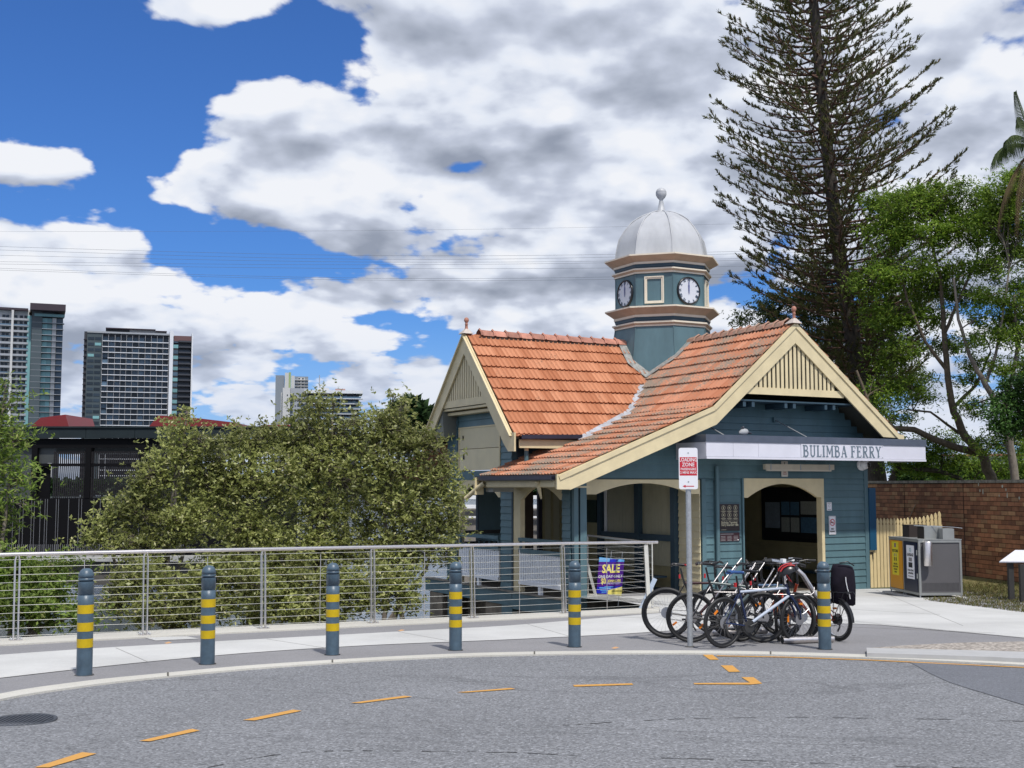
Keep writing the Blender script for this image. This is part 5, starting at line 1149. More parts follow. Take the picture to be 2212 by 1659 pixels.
ds = door_sign(1.33, .40, .82, .86, mat('poster_yellow', (.70, .58, .02), .4)); tx('RECYCLING', .09, INK, ds, 0, .18, .003, .72, .003); panel('emblem', .08, .10, .001, mat('purple_print', (.12, .04, .2), .5), ds, .0025, 0, .32); 
for k in range(2): panel('picture', .05, .09, .001, INK, ds, .0025, -.05 + .1 * k, -.02); panel('picture', .04, .07, .001, GP, ds, .0025, -.05 + .1 * k, .08)
for k, s_ in enumerate(('PAPER, STEEL', 'CANS, CARTONS', 'GLASS AND', 'PLASTIC')): tx(s_, .055, INK, ds, 0, -.14 - .065 * k, .003, .7, .002)
# hoods: open-fronted chutes
for y0, y1 in ((.28, .68), (1.15, 1.55)):
    h = MB(); h.box(.28, y0, H_ + .02, .72, y0 + .02, H_ + .30); h.box(.28, y1 - .02, H_ + .02, .72, y1, H_ + .30); h.box(.26, y0, H_ + .30, .74, y1, H_ + .32); h.box(.70, y0 + .02, H_ + .02, .72, y1 - .02, H_ + .30); h.build('chute_hood', DKB if y0 > 1 else BS, BN)
    bb('chute_flap', DKB, (.27, y0 + .02, H_ + .02, .29, y1 - .02, H_ + .29))
bb('tray', BS, (.62, .02, H_ + .02, .9, .26, H_ + .27))
mb = MB(); mb.tube([(.12, .5, H_ + .33), (.9, .0, H_ + .30), (1.05, -.1, H_ + .28)], .008, 6); mb.build('shade_edge', GALV, BN)
# cigarette tube on the side
at = MB(); at.lathe([(.095, 0), (.10, .012), (.10, .555), (.088, .575), (0, .58)], (.18, -.11, .76), n=24); at.build('ash_tube', STEEL, BN); bb('ash_bracket', GALV, (.15, -.03, .90, .21, .0, 1.2))
bb('pad', CONC, (-.12, -.12, -.03, L2 + .12, L1 + .2, .008))

# ================================================================== picket fence
PF = thing('picket_fence', 'cream picket fence between the ferry house corner and the brick wall', 'fence', ORG, TH)
PKC = mat('picket_cream', (.60, .48, .26), .5, var=.06, isl=.0, obj=.06)
def picket_mesh(h, w=.105, th=.02):
    hw = w / 2; P = [(-hw, 0), (hw, 0), (hw, h - .20), (hw * .72, h - .175), (hw * .72, h - .155), (hw * 1.0, h - .13), (hw * .95, h - .09), (hw * .5, h - .035), (0, h), (-hw * .5, h - .035), (-hw * .95, h - .09), (-hw, h - .13), (-hw * .72, h - .155), (-hw * .72, h - .175), (-hw, h - .20)]
    mb = MB(); mb.prism(P, lambda p, q, d: (p, d, q), -th / 2, th / 2); return mb.mesh('picket', PKC)
pk = picket_mesh(1.90)
n1, n2 = 11, 8; s = .12
z_at = lambda s_: gz((ORG + AX * s_).y) - ORG.z
s_list = [.10 + i * .128 for i in range(11)]; s_list += [s_list[-1] + .155 * (i + 1) for i in range(9)]
for i, s_ in enumerate(s_list):
    g0 = z_at(s_) + .03
    if i < 11: link('picket', pk, PF, Matrix.Translation((s_, .0, g0)))
    else:
        k = i - 11; hh = 1.92 + [0, 0, .01, .02, .04, .07, .10, .14, .18][k]
        link('picket', picket_mesh(hh, .118), PF, Matrix.Translation((s_, .02, g0)))
sE = s_list[-1]
for z in (.45, 1.45): mb = MB(); mb.bar((.03, .04, z), (sE + .05, .04, z + z_at(sE) - z_at(0)), .04, .08); mb.build('fence_rail', PKC, PF)
b_('fence_post', PKC, (s_list[10] + .05, .03, z_at(1), s_list[10] + .14, .12, 1.75), (sE + .02, .03, z_at(sE), sE + .11, .12, 1.7), parent=PF)
mb = MB(); mb.box(.04, -.03, .95, .16, -.012, .99); mb.tube([(.12, -.03, .97), (.13, -.04, .80)], .012, 6); mb.build('gate_latch', BLACKP, PF)

# ================================================================== brick wall
BWL = thing('brick_wall', 'long brown brick wall with piers and a lichen spotted coping behind the fence', 'wall', WB)
LW0, LW1 = -6.6, 13.0; HT = 1.78 - WB.z      # along WD from the foot point
F_ = Matrix(((WD.x, -WD.y, 0, WB.x), (WD.y, WD.x, 0, WB.y), (0, 0, 1, WB.z), (0, 0, 0, 1)))      # x along the wall, -? y outwards
out = Vector((WD.y, -WD.x, 0))
if out.dot(EYE - WB) < 0: out = -out
F_ = Matrix(((WD.x, out.x, 0, 0), (WD.y, out.y, 0, 0), (0, 0, 1, 0), (0, 0, 0, 1)))
BWL.matrix_basis = Matrix.Translation(WB) @ F_
BRK = mat('brown_brick', (.25, .108, .052), .85, var=.25, scale=6, obj=.35, isl=.35, bump=.4, bscale=50); BRP = mat('tan_brick', (.32, .175, .085), .85, var=.2, scale=6, obj=.2, isl=.25, bump=.4, bscale=50)
MOR = mat('dark_mortar', (.045, .022, .015), .95, var=.3, scale=8)
zb0_, zt_ = -.45, HT - .08
mb = MB(); mb.box(LW0, -.24, zb0_, LW1, -.012, zt_); mb.build('wall_core', MOR, BWL)
CH, BLN = .126, .33
bm_ = MB(); bm_.box(0, -.03, 0, BLN - .012, .0, CH - .016); me1 = bm_.mesh('brick', BRK)
bm_ = MB(); bm_.box(0, -.03, 0, BLN - .012, .0, CH - .016); me2 = bm_.mesh('brick', BRP)
L_ = []
r = 0; z = zt_ - CH
while z > zb0_:
    x = LW0 + (BLN / 2 if r % 2 else 0)
    while x < LW1 - BLN:
        pale = random.random() < .22
        L_.append((x, random.uniform(-.003, .006), z, pale)); x += BLN
    z -= CH; r += 1
WM = BWL.matrix_basis
def bdist(b):
    p = WM @ Vector((b[0], b[1], b[2])); vis = 0
    from_u = CX + 2609 * p.x / p.y
    return (p - EYE).length + (100 if from_u > 2240 or from_u < 1870 or b[2] < -.05 else 0)
L_.sort(key=bdist)
for x, y, z, pale in L_[:296]: link('brick', me2 if pale else me1, BWL, Matrix.Translation((x, y, z)))
def stuffbricks(lst, pale):
    mb = MB()
    for x, y, z, q in lst:
        if q == pale: mb.box(x, y - .03, z, x + BLN - .012, y, z + CH - .016)
    return mb
mb = stuffbricks(L_[296:], True); o = mb.build('far_pale_bricks', BRP, BWL); o['kind'] = 'stuff'
mb = stuffbricks(L_[296:], False); o = mb.build('far_bricks', BRK, BWL); o['kind'] = 'stuff'
COP = mat('lichened_coping', (.20, .185, .15), .9, var=.5, scale=7, bump=.3)
x = LW0
while x < LW1: mb = MB(); mb.box(x, -.27, zt_ + .002, min(x + 1.2, LW1) - .006, .04, zt_ + .085); mb.build('coping', COP, BWL); x += 1.2
for x in (-3.2, .15, 3.5, 6.9): mb = MB(); mb.box(x, -.0, zb0_, x + .02, .012, zt_); mb.build('movement_joint', MOR, BWL)
LIC = mat('pale_lichen', (.42, .42, .34), .95, var=.2)
for k in range(14):
    x, z = random.uniform(.5, 5.5), zt_ - random.uniform(.02, .45); mb = MB(); w_ = random.uniform(.02, .045); h_ = random.uniform(.03, .10)
    mb.add([(x + w_ * random.uniform(.7, 1.1) * math.cos(a * .785), .0125, z + h_ * random.uniform(.7, 1.1) * math.sin(a * .785)) for a in range(8)], [tuple(range(8))]); mb.build('lichen_patch', LIC, BWL)
vb = MB()      # bare climbing stem on the wall
vb.tube([(-3.6, .02, 1.25), (-2.9, .03, 1.55), (-2.5, .02, 2.0)], .012, 5); vb.tube([(-2.9, .03, 1.55), (-2.2, .03, 1.2), (-1.8, .02, .95)], .009, 5); o = vb.build('bare_stem', mat('dry_stem', (.30, .24, .19), .9)); o.matrix_basis = WM.copy(); tag(o, 'dry forked creeper stem clinging to the brick wall behind the pickets', 'plant')

# ================================================================== reading lectern
LT = thing('interpretive_lectern', 'white tilted information lectern on two dark timber posts in the dry grass', 'information board', G(2186, 1297))
PT = mat('dark_grey_timber', (.028, .027, .026), .7, var=.2)
for u, v in ((2185, 1297), (2210, 1301)):
    g_ = G(u, v); q = g_ - G(2186, 1297); mb = MB(); mb.box(q.x - .058, q.y - .05, -.1, q.x + .058, q.y + .05, .86); mb.build('post', PT, LT)
Yl = G(2186, 1297).y - .12; c0 = AT(2158.6, 1213, Yl); c1 = AT(2193, 1188, Yl + .45)
q0 = c0 - G(2186, 1297); q1 = c1 - G(2186, 1297); L_w = Vector((1.15, -.12, 0))
mb = MB(); pts = [q0, q0 + L_w, q1 + L_w, q1]; nz = (L_w.cross(q1 - q0)).normalized() * .03
mb.hexa([p - nz for p in pts] + pts); mb.build('panel', mat('lectern_white', (.62, .62, .66), .35), LT)
nn = nz.normalized()
for k, ff in enumerate((.62, .48, .34)):
    a_ = q0 + L_w * (.34 + .04 * k) + (q1 - q0) * ff + nn * .002; b_2 = a_ + L_w * .30; mb = MB(); mb.bar(a_, b_2, .02, .002, up=nn); mb.build('text_line', GP, LT)
# ================================================================== bicycles
CHR = mat('chrome', (.75, .75, .77), .18, metal=1.0); RIMB = mat('black_rim', (.02, .02, .022), .35, metal=.3); GRIP = mat('grip_rubber', (.02, .02, .02), .7)
SPK = mat('spoke_steel', (.45, .45, .47), .3, metal=1.0); CASS = mat('cassette_dark_steel', (.10, .10, .10), .4, metal=.8)
ORF = mat('orange_reflector', (.75, .20, .0), .3)
WHEELS = {}
def wheel(parent, x, rad, tw, rimm, disc_=True, stripe=None, cassette=False):
    w = bpy.data.objects.new('wheel', None); COL.objects.link(w); w.parent = parent; w.location = (x, 0, rad); w.rotation_euler = (0, random.uniform(0, 6), 0)
    key = (rad, tw, rimm.name, stripe.name if stripe else '')
    if key not in WHEELS:
        def torus(R_, r_, n=40, k=10):
            mb = MB(); v = []
            for i in range(n):
                a = 2 * math.pi * i / n
                for j in range(k):
                    b = 2 * math.pi * j / k; q = R_ + r_ * math.cos(b); v.append((q * math.cos(a), r_ * 1.0 * math.sin(b), q * math.sin(a)))
            mb.add(v, [(i * k + j, i * k + (j + 1) % k, ((i + 1) % n) * k + (j + 1) % k, ((i + 1) % n) * k + j) for i in range(n) for j in range(k)], 0, True); return mb
        ty = torus(rad - tw / 2, tw / 2).mesh('tyre', BLACK)
        mb = MB(); R_ = rad - tw - .004
        n = 40; pr = [(R_ + .008, -.011), (R_ + .008, .011), (R_ - .018, .008), (R_ - .018, -.008)]; v = []
        for i in range(n):
            a = 2 * math.pi * i / n
            for q, y in pr: v.append((q * math.cos(a), y, q * math.sin(a)))
        mb.add(v, [(i * 4 + j, i * 4 + (j + 1) % 4, ((i + 1) % n) * 4 + (j + 1) % 4, ((i + 1) % n) * 4 + j) for i in range(n) for j in range(4)]); rm = mb.mesh('rim', rimm)
        mb = MB()
        for i in range(28):
            a = 2 * math.pi * i / 28; b = a + (.28 if i % 4 < 2 else -.28); y = .028 if i % 2 else -.028
            mb.tube([(.022 * math.cos(b), y, .022 * math.sin(b)), ((R_ - .016) * math.cos(a), 0, (R_ - .016) * math.sin(a))], .0013, 3, caps=False, smooth=False)
        sp = mb.mesh('spokes', SPK)
        WHEELS[key] = (ty, rm, sp)
    ty, rm, sp = WHEELS[key]; link('tyre', ty, w); link('rim', rm, w); link('spokes', sp, w)
    mb = MB(); mb.tube([(0, -.05, 0), (0, -.03, 0), (0, -.028, 0), (0, .028, 0), (0, .03, 0), (0, .05, 0)], [.012, .012, .026, .026, .012, .012], 10); mb.build('hub', CHR if not disc_ else CASS, w)
    if disc_: mb = MB(); mb.tube([(0, -.034, 0), (0, -.036, 0)], .085, 24, smooth=False); mb.build('brake_disc', SPK, w)
    if cassette:
        mb = MB()
        for k in range(6): mb.tube([(0, .03 + k * .004, 0), (0, .032 + k * .004, 0)], .065 - k * .007, 16, smooth=False)
        mb.build('cassette', CASS, w)
    a = random.uniform(0, 6); mb = MB(); rr = (rad - tw) * .62; c = Vector((rr * math.cos(a), .006, rr * math.sin(a))); mb.obox(c, Vector((math.cos(a), 0, math.sin(a))) * .015, (0, .004, 0), Vector((-math.sin(a), 0, math.cos(a))) * .04); mb.build('reflector', ORF, w)
    return w
def bike(label, rear, front_, rad=.35, tw=.042, frm=BLACKP, frm2=None, saddle=BLACKP, rimm=RIMB, lean=0.0, sadh=.98, barh=1.02, small=False, steer=0.0, forkm=None, bar='flat', rack=False, mudg=None, stepthru=False, wb=None, stripe=None, light=False):
    r0, f0 = Vector(rear), Vector(front_); d = f0 - r0; dxy = Vector((d.x, d.y, 0)); wbl = wb or dxy.length
    t = thing('bicycle', label, 'bicycle', r0, 0, 'bicycles parked at the rack')
    ang_ = math.atan2(d.y, d.x); t.matrix_basis = Matrix.Translation(r0) @ Matrix.Rotation(ang_, 4, 'Z') @ Matrix.Rotation(lean, 4, 'X') @ Matrix.Rotation(-math.atan2(d.z, dxy.length), 4, 'Y')
    frm2 = frm2 or frm; forkm = forkm or frm
    BB = Vector((.435, 0, rad - .06)); st = Vector((.27, 0, sadh - .24)); hd = Vector((wbl - .235, 0, rad + .46)); hb = Vector((wbl - .185, 0, rad + .33)); ra = Vector((0, 0, rad)); fa = Vector((wbl, 0, rad))
    if stepthru: hd = Vector((wbl - .25, 0, rad + .44)); st = Vector((.28, 0, rad + .25))
    wheel(t, 0, rad, tw, rimm, True, cassette=True)
    wheel(t, wbl, rad, tw, rimm, True)
    mb = MB(); mb.tube([BB, st], .017, 8); mb.tube([BB, hb], .022, 8, mi=1)
    if not stepthru: mb.tube([st + (st - BB).normalized() * -.03, hd + Vector((0, 0, -.02))], .019, 8, mi=1)
    mb.tube([hd + Vector((-.015, 0, .04)), hb], .024, 8)
    for s in (-1, 1):
        mb.tube([BB + Vector((-.02, s * .03, 0)), ra + Vector((0, s * .06, 0))], .010, 6); mb.tube([st + Vector((0, s * .015, -.05)), ra + Vector((.06, s * .045, .08)), ra + Vector((0, s * .06, 0))], .008, 6)
    mb.build('frame', [frm, frm2], t)
    mb = MB(); mb.tube([st - Vector((.0, 0, .05)), Vector((st.x - .055, 0, sadh - .05))], .0135, 8); mb.build('seatpost', BLACKP if rad > .33 else CHR, t)
    # saddle: nose forward, broad at the back
    v = []; prof_s = [(-.135, .072, .0), (-.10, .082, .018), (-.04, .070, .014), (.02, .038, .006), (.08, .022, .006), (.135, .016, .0)]
    for x, w, h in prof_s: v += [(x, -w, h - .012), (x, -w * .6, h + .014), (x, 0, h + .016), (x, w * .6, h + .014), (x, w, h - .012), (x, 0, h - .028)]
    n = len(prof_s); f = [(i * 6 + j, i * 6 + (j + 1) % 6, (i + 1) * 6 + (j + 1) % 6, (i + 1) * 6 + j) for i in range(n - 1) for j in range(6)] + [(0, 1, 2, 3, 4, 5), tuple(range(n * 6 - 1, n * 6 - 7, -1))]
    mb = MB(); mb.add([(x + st.x - .06, y, z + sadh) for x, y, z in v], f, 0, True); mb.build('saddle', saddle, t)
    mb = MB(); mb.obox((st.x - .07, 0, sadh - .17), (.012, 0, 0), (0, .018, 0), (0, 0, .03)); mb.build('tail_light', RED, t)
    # fork and bars
    mb = MB()
    for s in (-1, 1): mb.tube([hb + Vector((.005, s * .055, -.02)), fa + Vector((-.03, s * .058, .12)), fa + Vector((0, s * .055, 0))], [.018, .016, .010], 8)
    mb.tube([hb + Vector((.005, -.065, -.01)), hb + Vector((.005, .065, -.01))], .020, 8); mb.build('fork', forkm, t)
    hx = hd + Vector((-.03, 0, .06)); ct = Vector((hx.x + .05, 0, barh))
    mb = MB(); mb.tube([hd, hx, Vector((hx.x - .01, 0, barh - .03)), ct], .015, 8)
    c_, s_ = math.cos(steer), math.sin(steer)
    P = [(-.08, -.31, .0), (-.06, -.20, .02), (0, -.06, 0), (0, .06, 0), (-.06, .20, .02), (-.08, .31, 0)]
    rot = lambda p: ct + Vector((p[0] * c_ - p[1] * s_, p[0] * s_ + p[1] * c_, p[2]))
    mb.tube([rot(p) for p in P], .012, 8); mb.build('handlebar', BLACKP if not stripe else stripe, t)
    for s in (-1, 1):
        mb = MB(); mb.tube([rot((-.085, s * .33, 0)), rot((-.065, s * .215, .012))], .0175, 8); mb.build('grip', GRIP, t)
        mb = MB(); mb.tube([rot((-.05, s * .19, .01)), rot((.0, s * .20, -.02)), rot((-.01, s * .29, -.035))], .006, 6); mb.build('brake_lever', BLACKP, t)
        mb = MB(); mb.tube([rot((0, s * .18, 0)), rot((.10, s * .12, .02)), rot((.12, s * .03, -.10)), hb + Vector((.03, s * .02, .05))], .0035, 4); mb.build('cable', BLACK, t)
    if light: mb = MB(); mb.obox(rot((.03, .1, .03)), (.03, 0, 0), (0, .03, 0), (0, 0, .025)); mb.build('bar_lamp', WHITE, t)
    # drivetrain
    ck = bpy.data.objects.new('crankset', None); COL.objects.link(ck); ck.parent = t; ck.location = BB
    mb = MB(); mb.tube([(0, -.045, 0), (0, -.049, 0)], .088, 28, smooth=False); mb.build('chainring', CASS, ck)
    mb = MB(); a = random.uniform(.2, 1.0)
    mb.tube([(0, -.06, 0), (.17 * math.cos(a), -.07, .17 * math.sin(a))], .011, 6); mb.tube([(0, .06, 0), (-.17 * math.cos(a), .07, -.17 * math.sin(a))], .011, 6); mb.tube([(0, -.06, 0), (0, .06, 0)], .016, 8); mb.build('crank', CASS, ck)
    for s in (-1, 1): mb = MB(); mb.obox((-s * .17 * math.cos(a), s * .12, -s * .17 * math.sin(a)), (.045, 0, 0), (0, .045, 0), (0, 0, .012)); mb.build('pedal', BLACKP, ck)
    mb = MB(); mb.tube([BB + Vector((0, -.045, .086)), ra + Vector((0, -.045, .045))], .004, 4); mb.tube([BB + Vector((0, -.045, -.086)), ra + Vector((.05, -.045, -.09)), ra + Vector((.02, -.045, -.05))], .004, 4); mb.build('chain', CASS, t)
    mb = MB(); mb.tube([ra + Vector((.0, -.06, -.02)), ra + Vector((.02, -.065, -.12)), ra + Vector((.06, -.06, -.18))], .014, 6); mb.build('derailleur', CASS, t)
    if rack:
        mb = MB()
        for s in (-1, 1): mb.tube([(.18, s * .05, rad + .40), (-.32, s * .06, rad + .40), (-.36, s * .06, rad + .36)], .007, 6); mb.tube([(-.25, s * .06, rad + .40), (0, s * .07, rad)], .006, 6); mb.tube([(-.05, s * .06, rad + .40), (0, s * .07, rad)], .006, 6)
        for x in (.1, -.08, -.3): mb.tube([(x, -.06, rad + .40), (x, .06, rad + .40)], .006, 6)
        mb.build('carrier', BLACKP, t)
    if mudg:
        for cx, a0, a1 in ((0, 5, 185), (wbl, 20, 170)):
            mb = MB(); pts = []; n = 16
            for k in range(n + 1):
                a = R(a0 + (a1 - a0) * k / n); pts.append((cx + (rad + .02) * math.cos(a), (rad + .02) * math.sin(a) + rad))
            v = [(x, y, z) for x, z in pts for y in (-.028, .028)]
            mb.add(v, [(2 * k, 2 * k + 1, 2 * k + 3, 2 * k + 2) for k in range(n)]); mb.build('mudguard', mudg, t)
    return t
NVY = mat('navy_frame_paint', (.010, .022, .075), .25); PWH = mat('pale_blue_white_paint', (.42, .47, .56), .3); RSTL = mat('rack_steel', (.55, .52, .51), .42, metal=1.0); BLUS = mat('blue_saddle', (.02, .07, .22), .4)
DGR = mat('grey_green_paint', (.10, .13, .13), .3); MAR = mat('maroon_grey_paint', (.05, .018, .02), .3); DRED = mat('orange_frame_paint', (.42, .05, .012), .25)
b1 = bike('black mountain bicycle with fat tyres and a red tipped saddle, leftmost at the rack', G(1441, 1379), G(1587, 1380.5), rad=.375, tw=.058, frm=BLACKP, frm2=MAR, saddle=BLACKP, lean=R(-3), sadh=1.08, barh=1.12, steer=.35)
b2 = bike('black bicycle with a grey green top tube, its rear wheel behind the sign pole', G(1493, 1388), G(1648, 1388), rad=.36, tw=.046, frm=BLACKP, frm2=DGR, lean=R(3), sadh=1.12, barh=1.13, steer=-.4)
b3 = bike('white and navy bicycle with a blue saddle, frontmost at the rack', G(1561, 1400), G(1723.5, 1389.5), rad=.345, tw=.042, frm=NVY, frm2=PWH, saddle=BLUS, lean=R(2), sadh=1.02, barh=1.13, steer=.25, stripe=CHR, light=True)
mb = MB()
b4 = bike('orange red electric bicycle with the black pannier bag, rightmost at the rack', G(1811, 1385), G(1731, 1376), rad=.31, tw=.05, frm=DRED, saddle=mat('grey_saddle', (.12, .12, .11), .5), rimm=CHR, lean=R(-3), sadh=1.0, barh=1.12, steer=-.2, rack=True, mudg=BLACKP, stepthru=True, wb=1.05)
b5 = bike('bicycle with an orange fork, its front wheel turned towards the road', G(1702, 1372), G(1672, 1393), rad=.335, tw=.046, frm=BLACKP, frm2=DGR, rimm=CHR, lean=R(2), sadh=1.0, barh=1.10, forkm=ORANGE, wb=1.02, steer=.2)
b6 = bike('black bicycle with a silver stem half hidden in the middle of the rack', G(1612, 1374), G(1700, 1383), rad=.35, tw=.05, frm=BLACKP, frm2=mat('steel_blue_paint', (.20, .32, .48), .3), lean=R(-2), sadh=1.04, barh=1.14, wb=1.04, stripe=CHR, light=True)
b7 = bike('dark mountain bicycle squeezed between the others at the back of the rack', G(1540, 1369), G(1690, 1374), rad=.35, tw=.055, frm=BLACKP, frm2=BLACKP, lean=R(4), sadh=1.03, barh=1.13, wb=1.06, steer=-.15)
b8 = bike('black step through bicycle tilted against the curved end hoop', G(1600, 1386), G(1742, 1382), rad=.34, tw=.05, frm=BLACKP, frm2=DGR, lean=R(-5), sadh=1.0, barh=1.16, wb=1.0, steer=.5, mudg=BLACKP)
# red tip on the first saddle
mb = MB(); mb.obox((.27 - .06 + .07, 0, 1.082), (.07, 0, 0), (0, .022, 0), (0, 0, .012)); mb.build('saddle_tip', RED, b1)
text('TREK', .055, PRW, b3, frame((.62, -.024, .50), (.42, 0, .52), (-.52, 0, .42)), sx=.9, bold=.002)
# pannier bag on the orange bicycle
BAGM = mat('black_nylon', (.010, .008, .014), .85, spec=.15, var=.3, scale=8, bump=.5, bscale=9)
pg_ = bpy.data.objects.new('pannier_bag', None); COL.objects.link(pg_); pg_.matrix_basis = Matrix.Translation(AT(1821, 1262, G(1811, 1385).y + .02)) @ Matrix.Rotation(R(7), 4, 'Y') @ Matrix.Diagonal((1.12, 1.1, 1.12, 1))
tag(pg_, 'black nylon pannier bag with a white squiggle on the right hand bicycle', 'bag')
mb = MB(); V = []
for z, w, dpt in ((-.26, .12, .09), (-.24, .155, .11), (0, .165, .12), (.18, .15, .11), (.235, .13, .08), (.25, .09, .03)):
    for k in range(12):
        a = 2 * math.pi * k / 12; cx_, sy_ = math.cos(a), math.sin(a); q = .75
        V.append((w * math.copysign(abs(cx_) ** q, cx_) + (-.0 - z * .12), dpt * math.copysign(abs(sy_) ** q, sy_), z + random.uniform(-.004, .004)))
mb.add(V, [(i * 12 + k, i * 12 + (k + 1) % 12, (i + 1) * 12 + (k + 1) % 12, (i + 1) * 12 + k) for i in range(5) for k in range(12)] + [tuple(range(11, -1, -1)), tuple(range(60, 72))], 0, True); mb.build('bag_body', BAGM, pg_)
mb = MB(); mb.tube([(-.01, -.125, .10), (.0, -.128, .04), (.025, -.13, -.04), (.06, -.13, -.12), (.075, -.125, -.17)], .006, 6); mb.build('reflective_piping', PRW, pg_)
mb = MB(); mb.tube([(-.10, -.1, .27), (0, -.12, .30), (.09, -.1, .26)], .009, 6); mb.build('bag_handle', BLACKP, pg_)
# helmet hanging from the bars of the white bicycle
hm = bpy.data.objects.new('cycle_helmet', None); COL.objects.link(hm); hm.matrix_basis = Matrix.Translation(AT(1703, 1238, G(1700, 1389).y - .22)) @ Matrix.Rotation(R(-22), 4, 'Y')
tag(hm, 'black and red cycle helmet hanging from the white bicycle handlebar', 'helmet')
mb = MB(); V = []
NR = 7
for i in range(NR):
    ph = i / (NR - 1) * math.pi / 2
    for k in range(16):
        a = 2 * math.pi * k / 16; V.append((.15 * math.cos(ph) * math.cos(a) * (1 + .08 * math.cos(a)), .105 * math.cos(ph) * math.sin(a), .125 * math.sin(ph)))
mb.add(V, [(i * 16 + k, i * 16 + (k + 1) % 16, (i + 1) * 16 + (k + 1) % 16, (i + 1) * 16 + k) for i in range(NR - 1) for k in range(16)], 0, True); mb.build('shell', BLACKP, hm)
for y in (-.06, 0, .06):
    mb = MB(); mb.tube([(x, y - .012 if y else 0, math.sqrt(max(0, 1 - (x / .16) ** 2 - (y / .12) ** 2)) * .128 + .004) for x in (-.11, -.05, .02, .08, .11)], .011, 6); mb.build('vent_rib', RED, hm)
mb = MB(); mb.tube([(-.05, -.10, 0), (-.02, -.06, -.10), (.0, 0, -.14), (-.02, .06, -.10), (-.05, .10, 0)], .005, 5); mb.build('chin_strap', RED, hm)
# ---- the rack: slanted tubes with wheel hoops on ground tubes
RK_ = thing('bicycle_rack', 'stainless steel bicycle rack of slanted tubes with a curved end hoop', 'bicycle rack', G(1650, 1384))
def rel(p): return Vector(p) - G(1650, 1384)
ga, gb = rel(G(1690, 1391)), rel(G(1700, 1391)) + Vector((.62, .20, -.01))
mb = MB(); mb.tube([ga + Vector((-.0, 0, .05)), gb + Vector((.1, .06, .05))], .048, 16, caps=False); mb.tube([ga + Vector((.004, .001, .05)), ga + Vector((.01, .003, .05))], .044, 12, mi=1); mb.build('ground_tube', [STEEL, BLACKI], RK_)
gc_ = rel(G(1536, 1374.5)); mb = MB(); mb.tube([gc_ + Vector((0, 0, .05)), gc_ + Vector((.9, .28, .05))], .048, 16); mb.build('ground_tube', STEEL, RK_)
Yr = G(1650, 1382).y
for i, (u0, v0, u1, v1) in enumerate([(1543, 1256, 1572, 1216), (1564, 1264, 1598, 1216), (1585, 1286, 1622, 1226), (1606, 1256, 1632, 1216), (1578, 1236, 1602, 1206), (1640, 1282, 1672, 1228), (1628, 1250, 1655, 1210), (1660, 1268, 1690, 1222), (1596, 1268, 1630, 1222), (1675, 1290, 1700, 1250)]):
    Yi = Yr + (-.15 + .07 * (i % 4)); a, b = rel(AT(u0, v0, Yi)), rel(AT(u1, v1, Yi + .12)); mb = MB(); d = (b - a); mb.tube([a - d * .9 + Vector((0, 0, 0)), b], .0105, 10); mb.build('rack_tube', RSTL, RK_)
for (u, v, w_) in ((1580, 1279, 55), (1700, 1284, 74), (1640, 1272, 50)):
    Yi = Yr - .2; a, b = rel(AT(u - w_ * .8, v, Yi)), rel(AT(u + w_ * .8, v + 1, Yi)); mb = MB(); mb.tube([a + Vector((-.0, .1, .10)), a + Vector((0, .03, .02)), a + Vector((.05, 0, 0)), b - Vector((.05, 0, 0)), b + Vector((.0, .03, .03)), b + Vector((.02, .08, .10))], .0085, 8); mb.build('wheel_hoop', RSTL, RK_)
pts = [(1700, 1222), (1717, 1226), (1735, 1243), (1752, 1270), (1768, 1300), (1776, 1330), (1778, 1372)]
mb = MB(); mb.tube([rel(AT(u, v, Yr + .25)) for u, v in pts], .036, 14); mb.build('end_hoop', STEEL, RK_)

# ================================================================== foliage tools
def leaves(name, c, length, width, m, parent, up=.25, droop=0.0, per=1):
    n = len(c); d = rng.normal(0, 1, (n, 3)); d[:, 2] = d[:, 2] * .7 + up; d /= np.linalg.norm(d, axis=1)[:, None]
    s = np.cross(d, np.array([0, -.35, 1.0]) + rng.normal(0, .65, (n, 3))); s /= np.linalg.norm(s, axis=1)[:, None] + 1e-9
    L_ = length * rng.uniform(.6, 1.25, (n, 1)); W_ = width * rng.uniform(.7, 1.2, (n, 1)); nn = np.cross(d, s)
    v = np.stack([c, c + d * L_ * .5 + s * W_ * .5 + nn * W_ * .12, c + d * L_ - np.array([0, 0, 1]) * L_ * .12, c + d * L_ * .5 - s * W_ * .5 + nn * W_ * .12], 1).reshape(-1, 3)
    return link(name, fast_mesh(name, v, np.arange(len(v)).reshape(-1, 4), m), parent)
def limb(mb, a, b, r0, r1, bend=.12, n=5, k=6):
    a, b = Vector(a), Vector(b); d = b - a; off = Vector((random.uniform(-1, 1), random.uniform(-1, 1), random.uniform(-.3, 1))) * d.length * bend; pts, rr = [], []
    for i in range(n + 1):
        f = i / n; pts.append(a + d * f + off * math.sin(math.pi * f)); rr.append(r0 + (r1 - r0) * f)
    mb.tube(pts, rr, k, caps=False); return pts
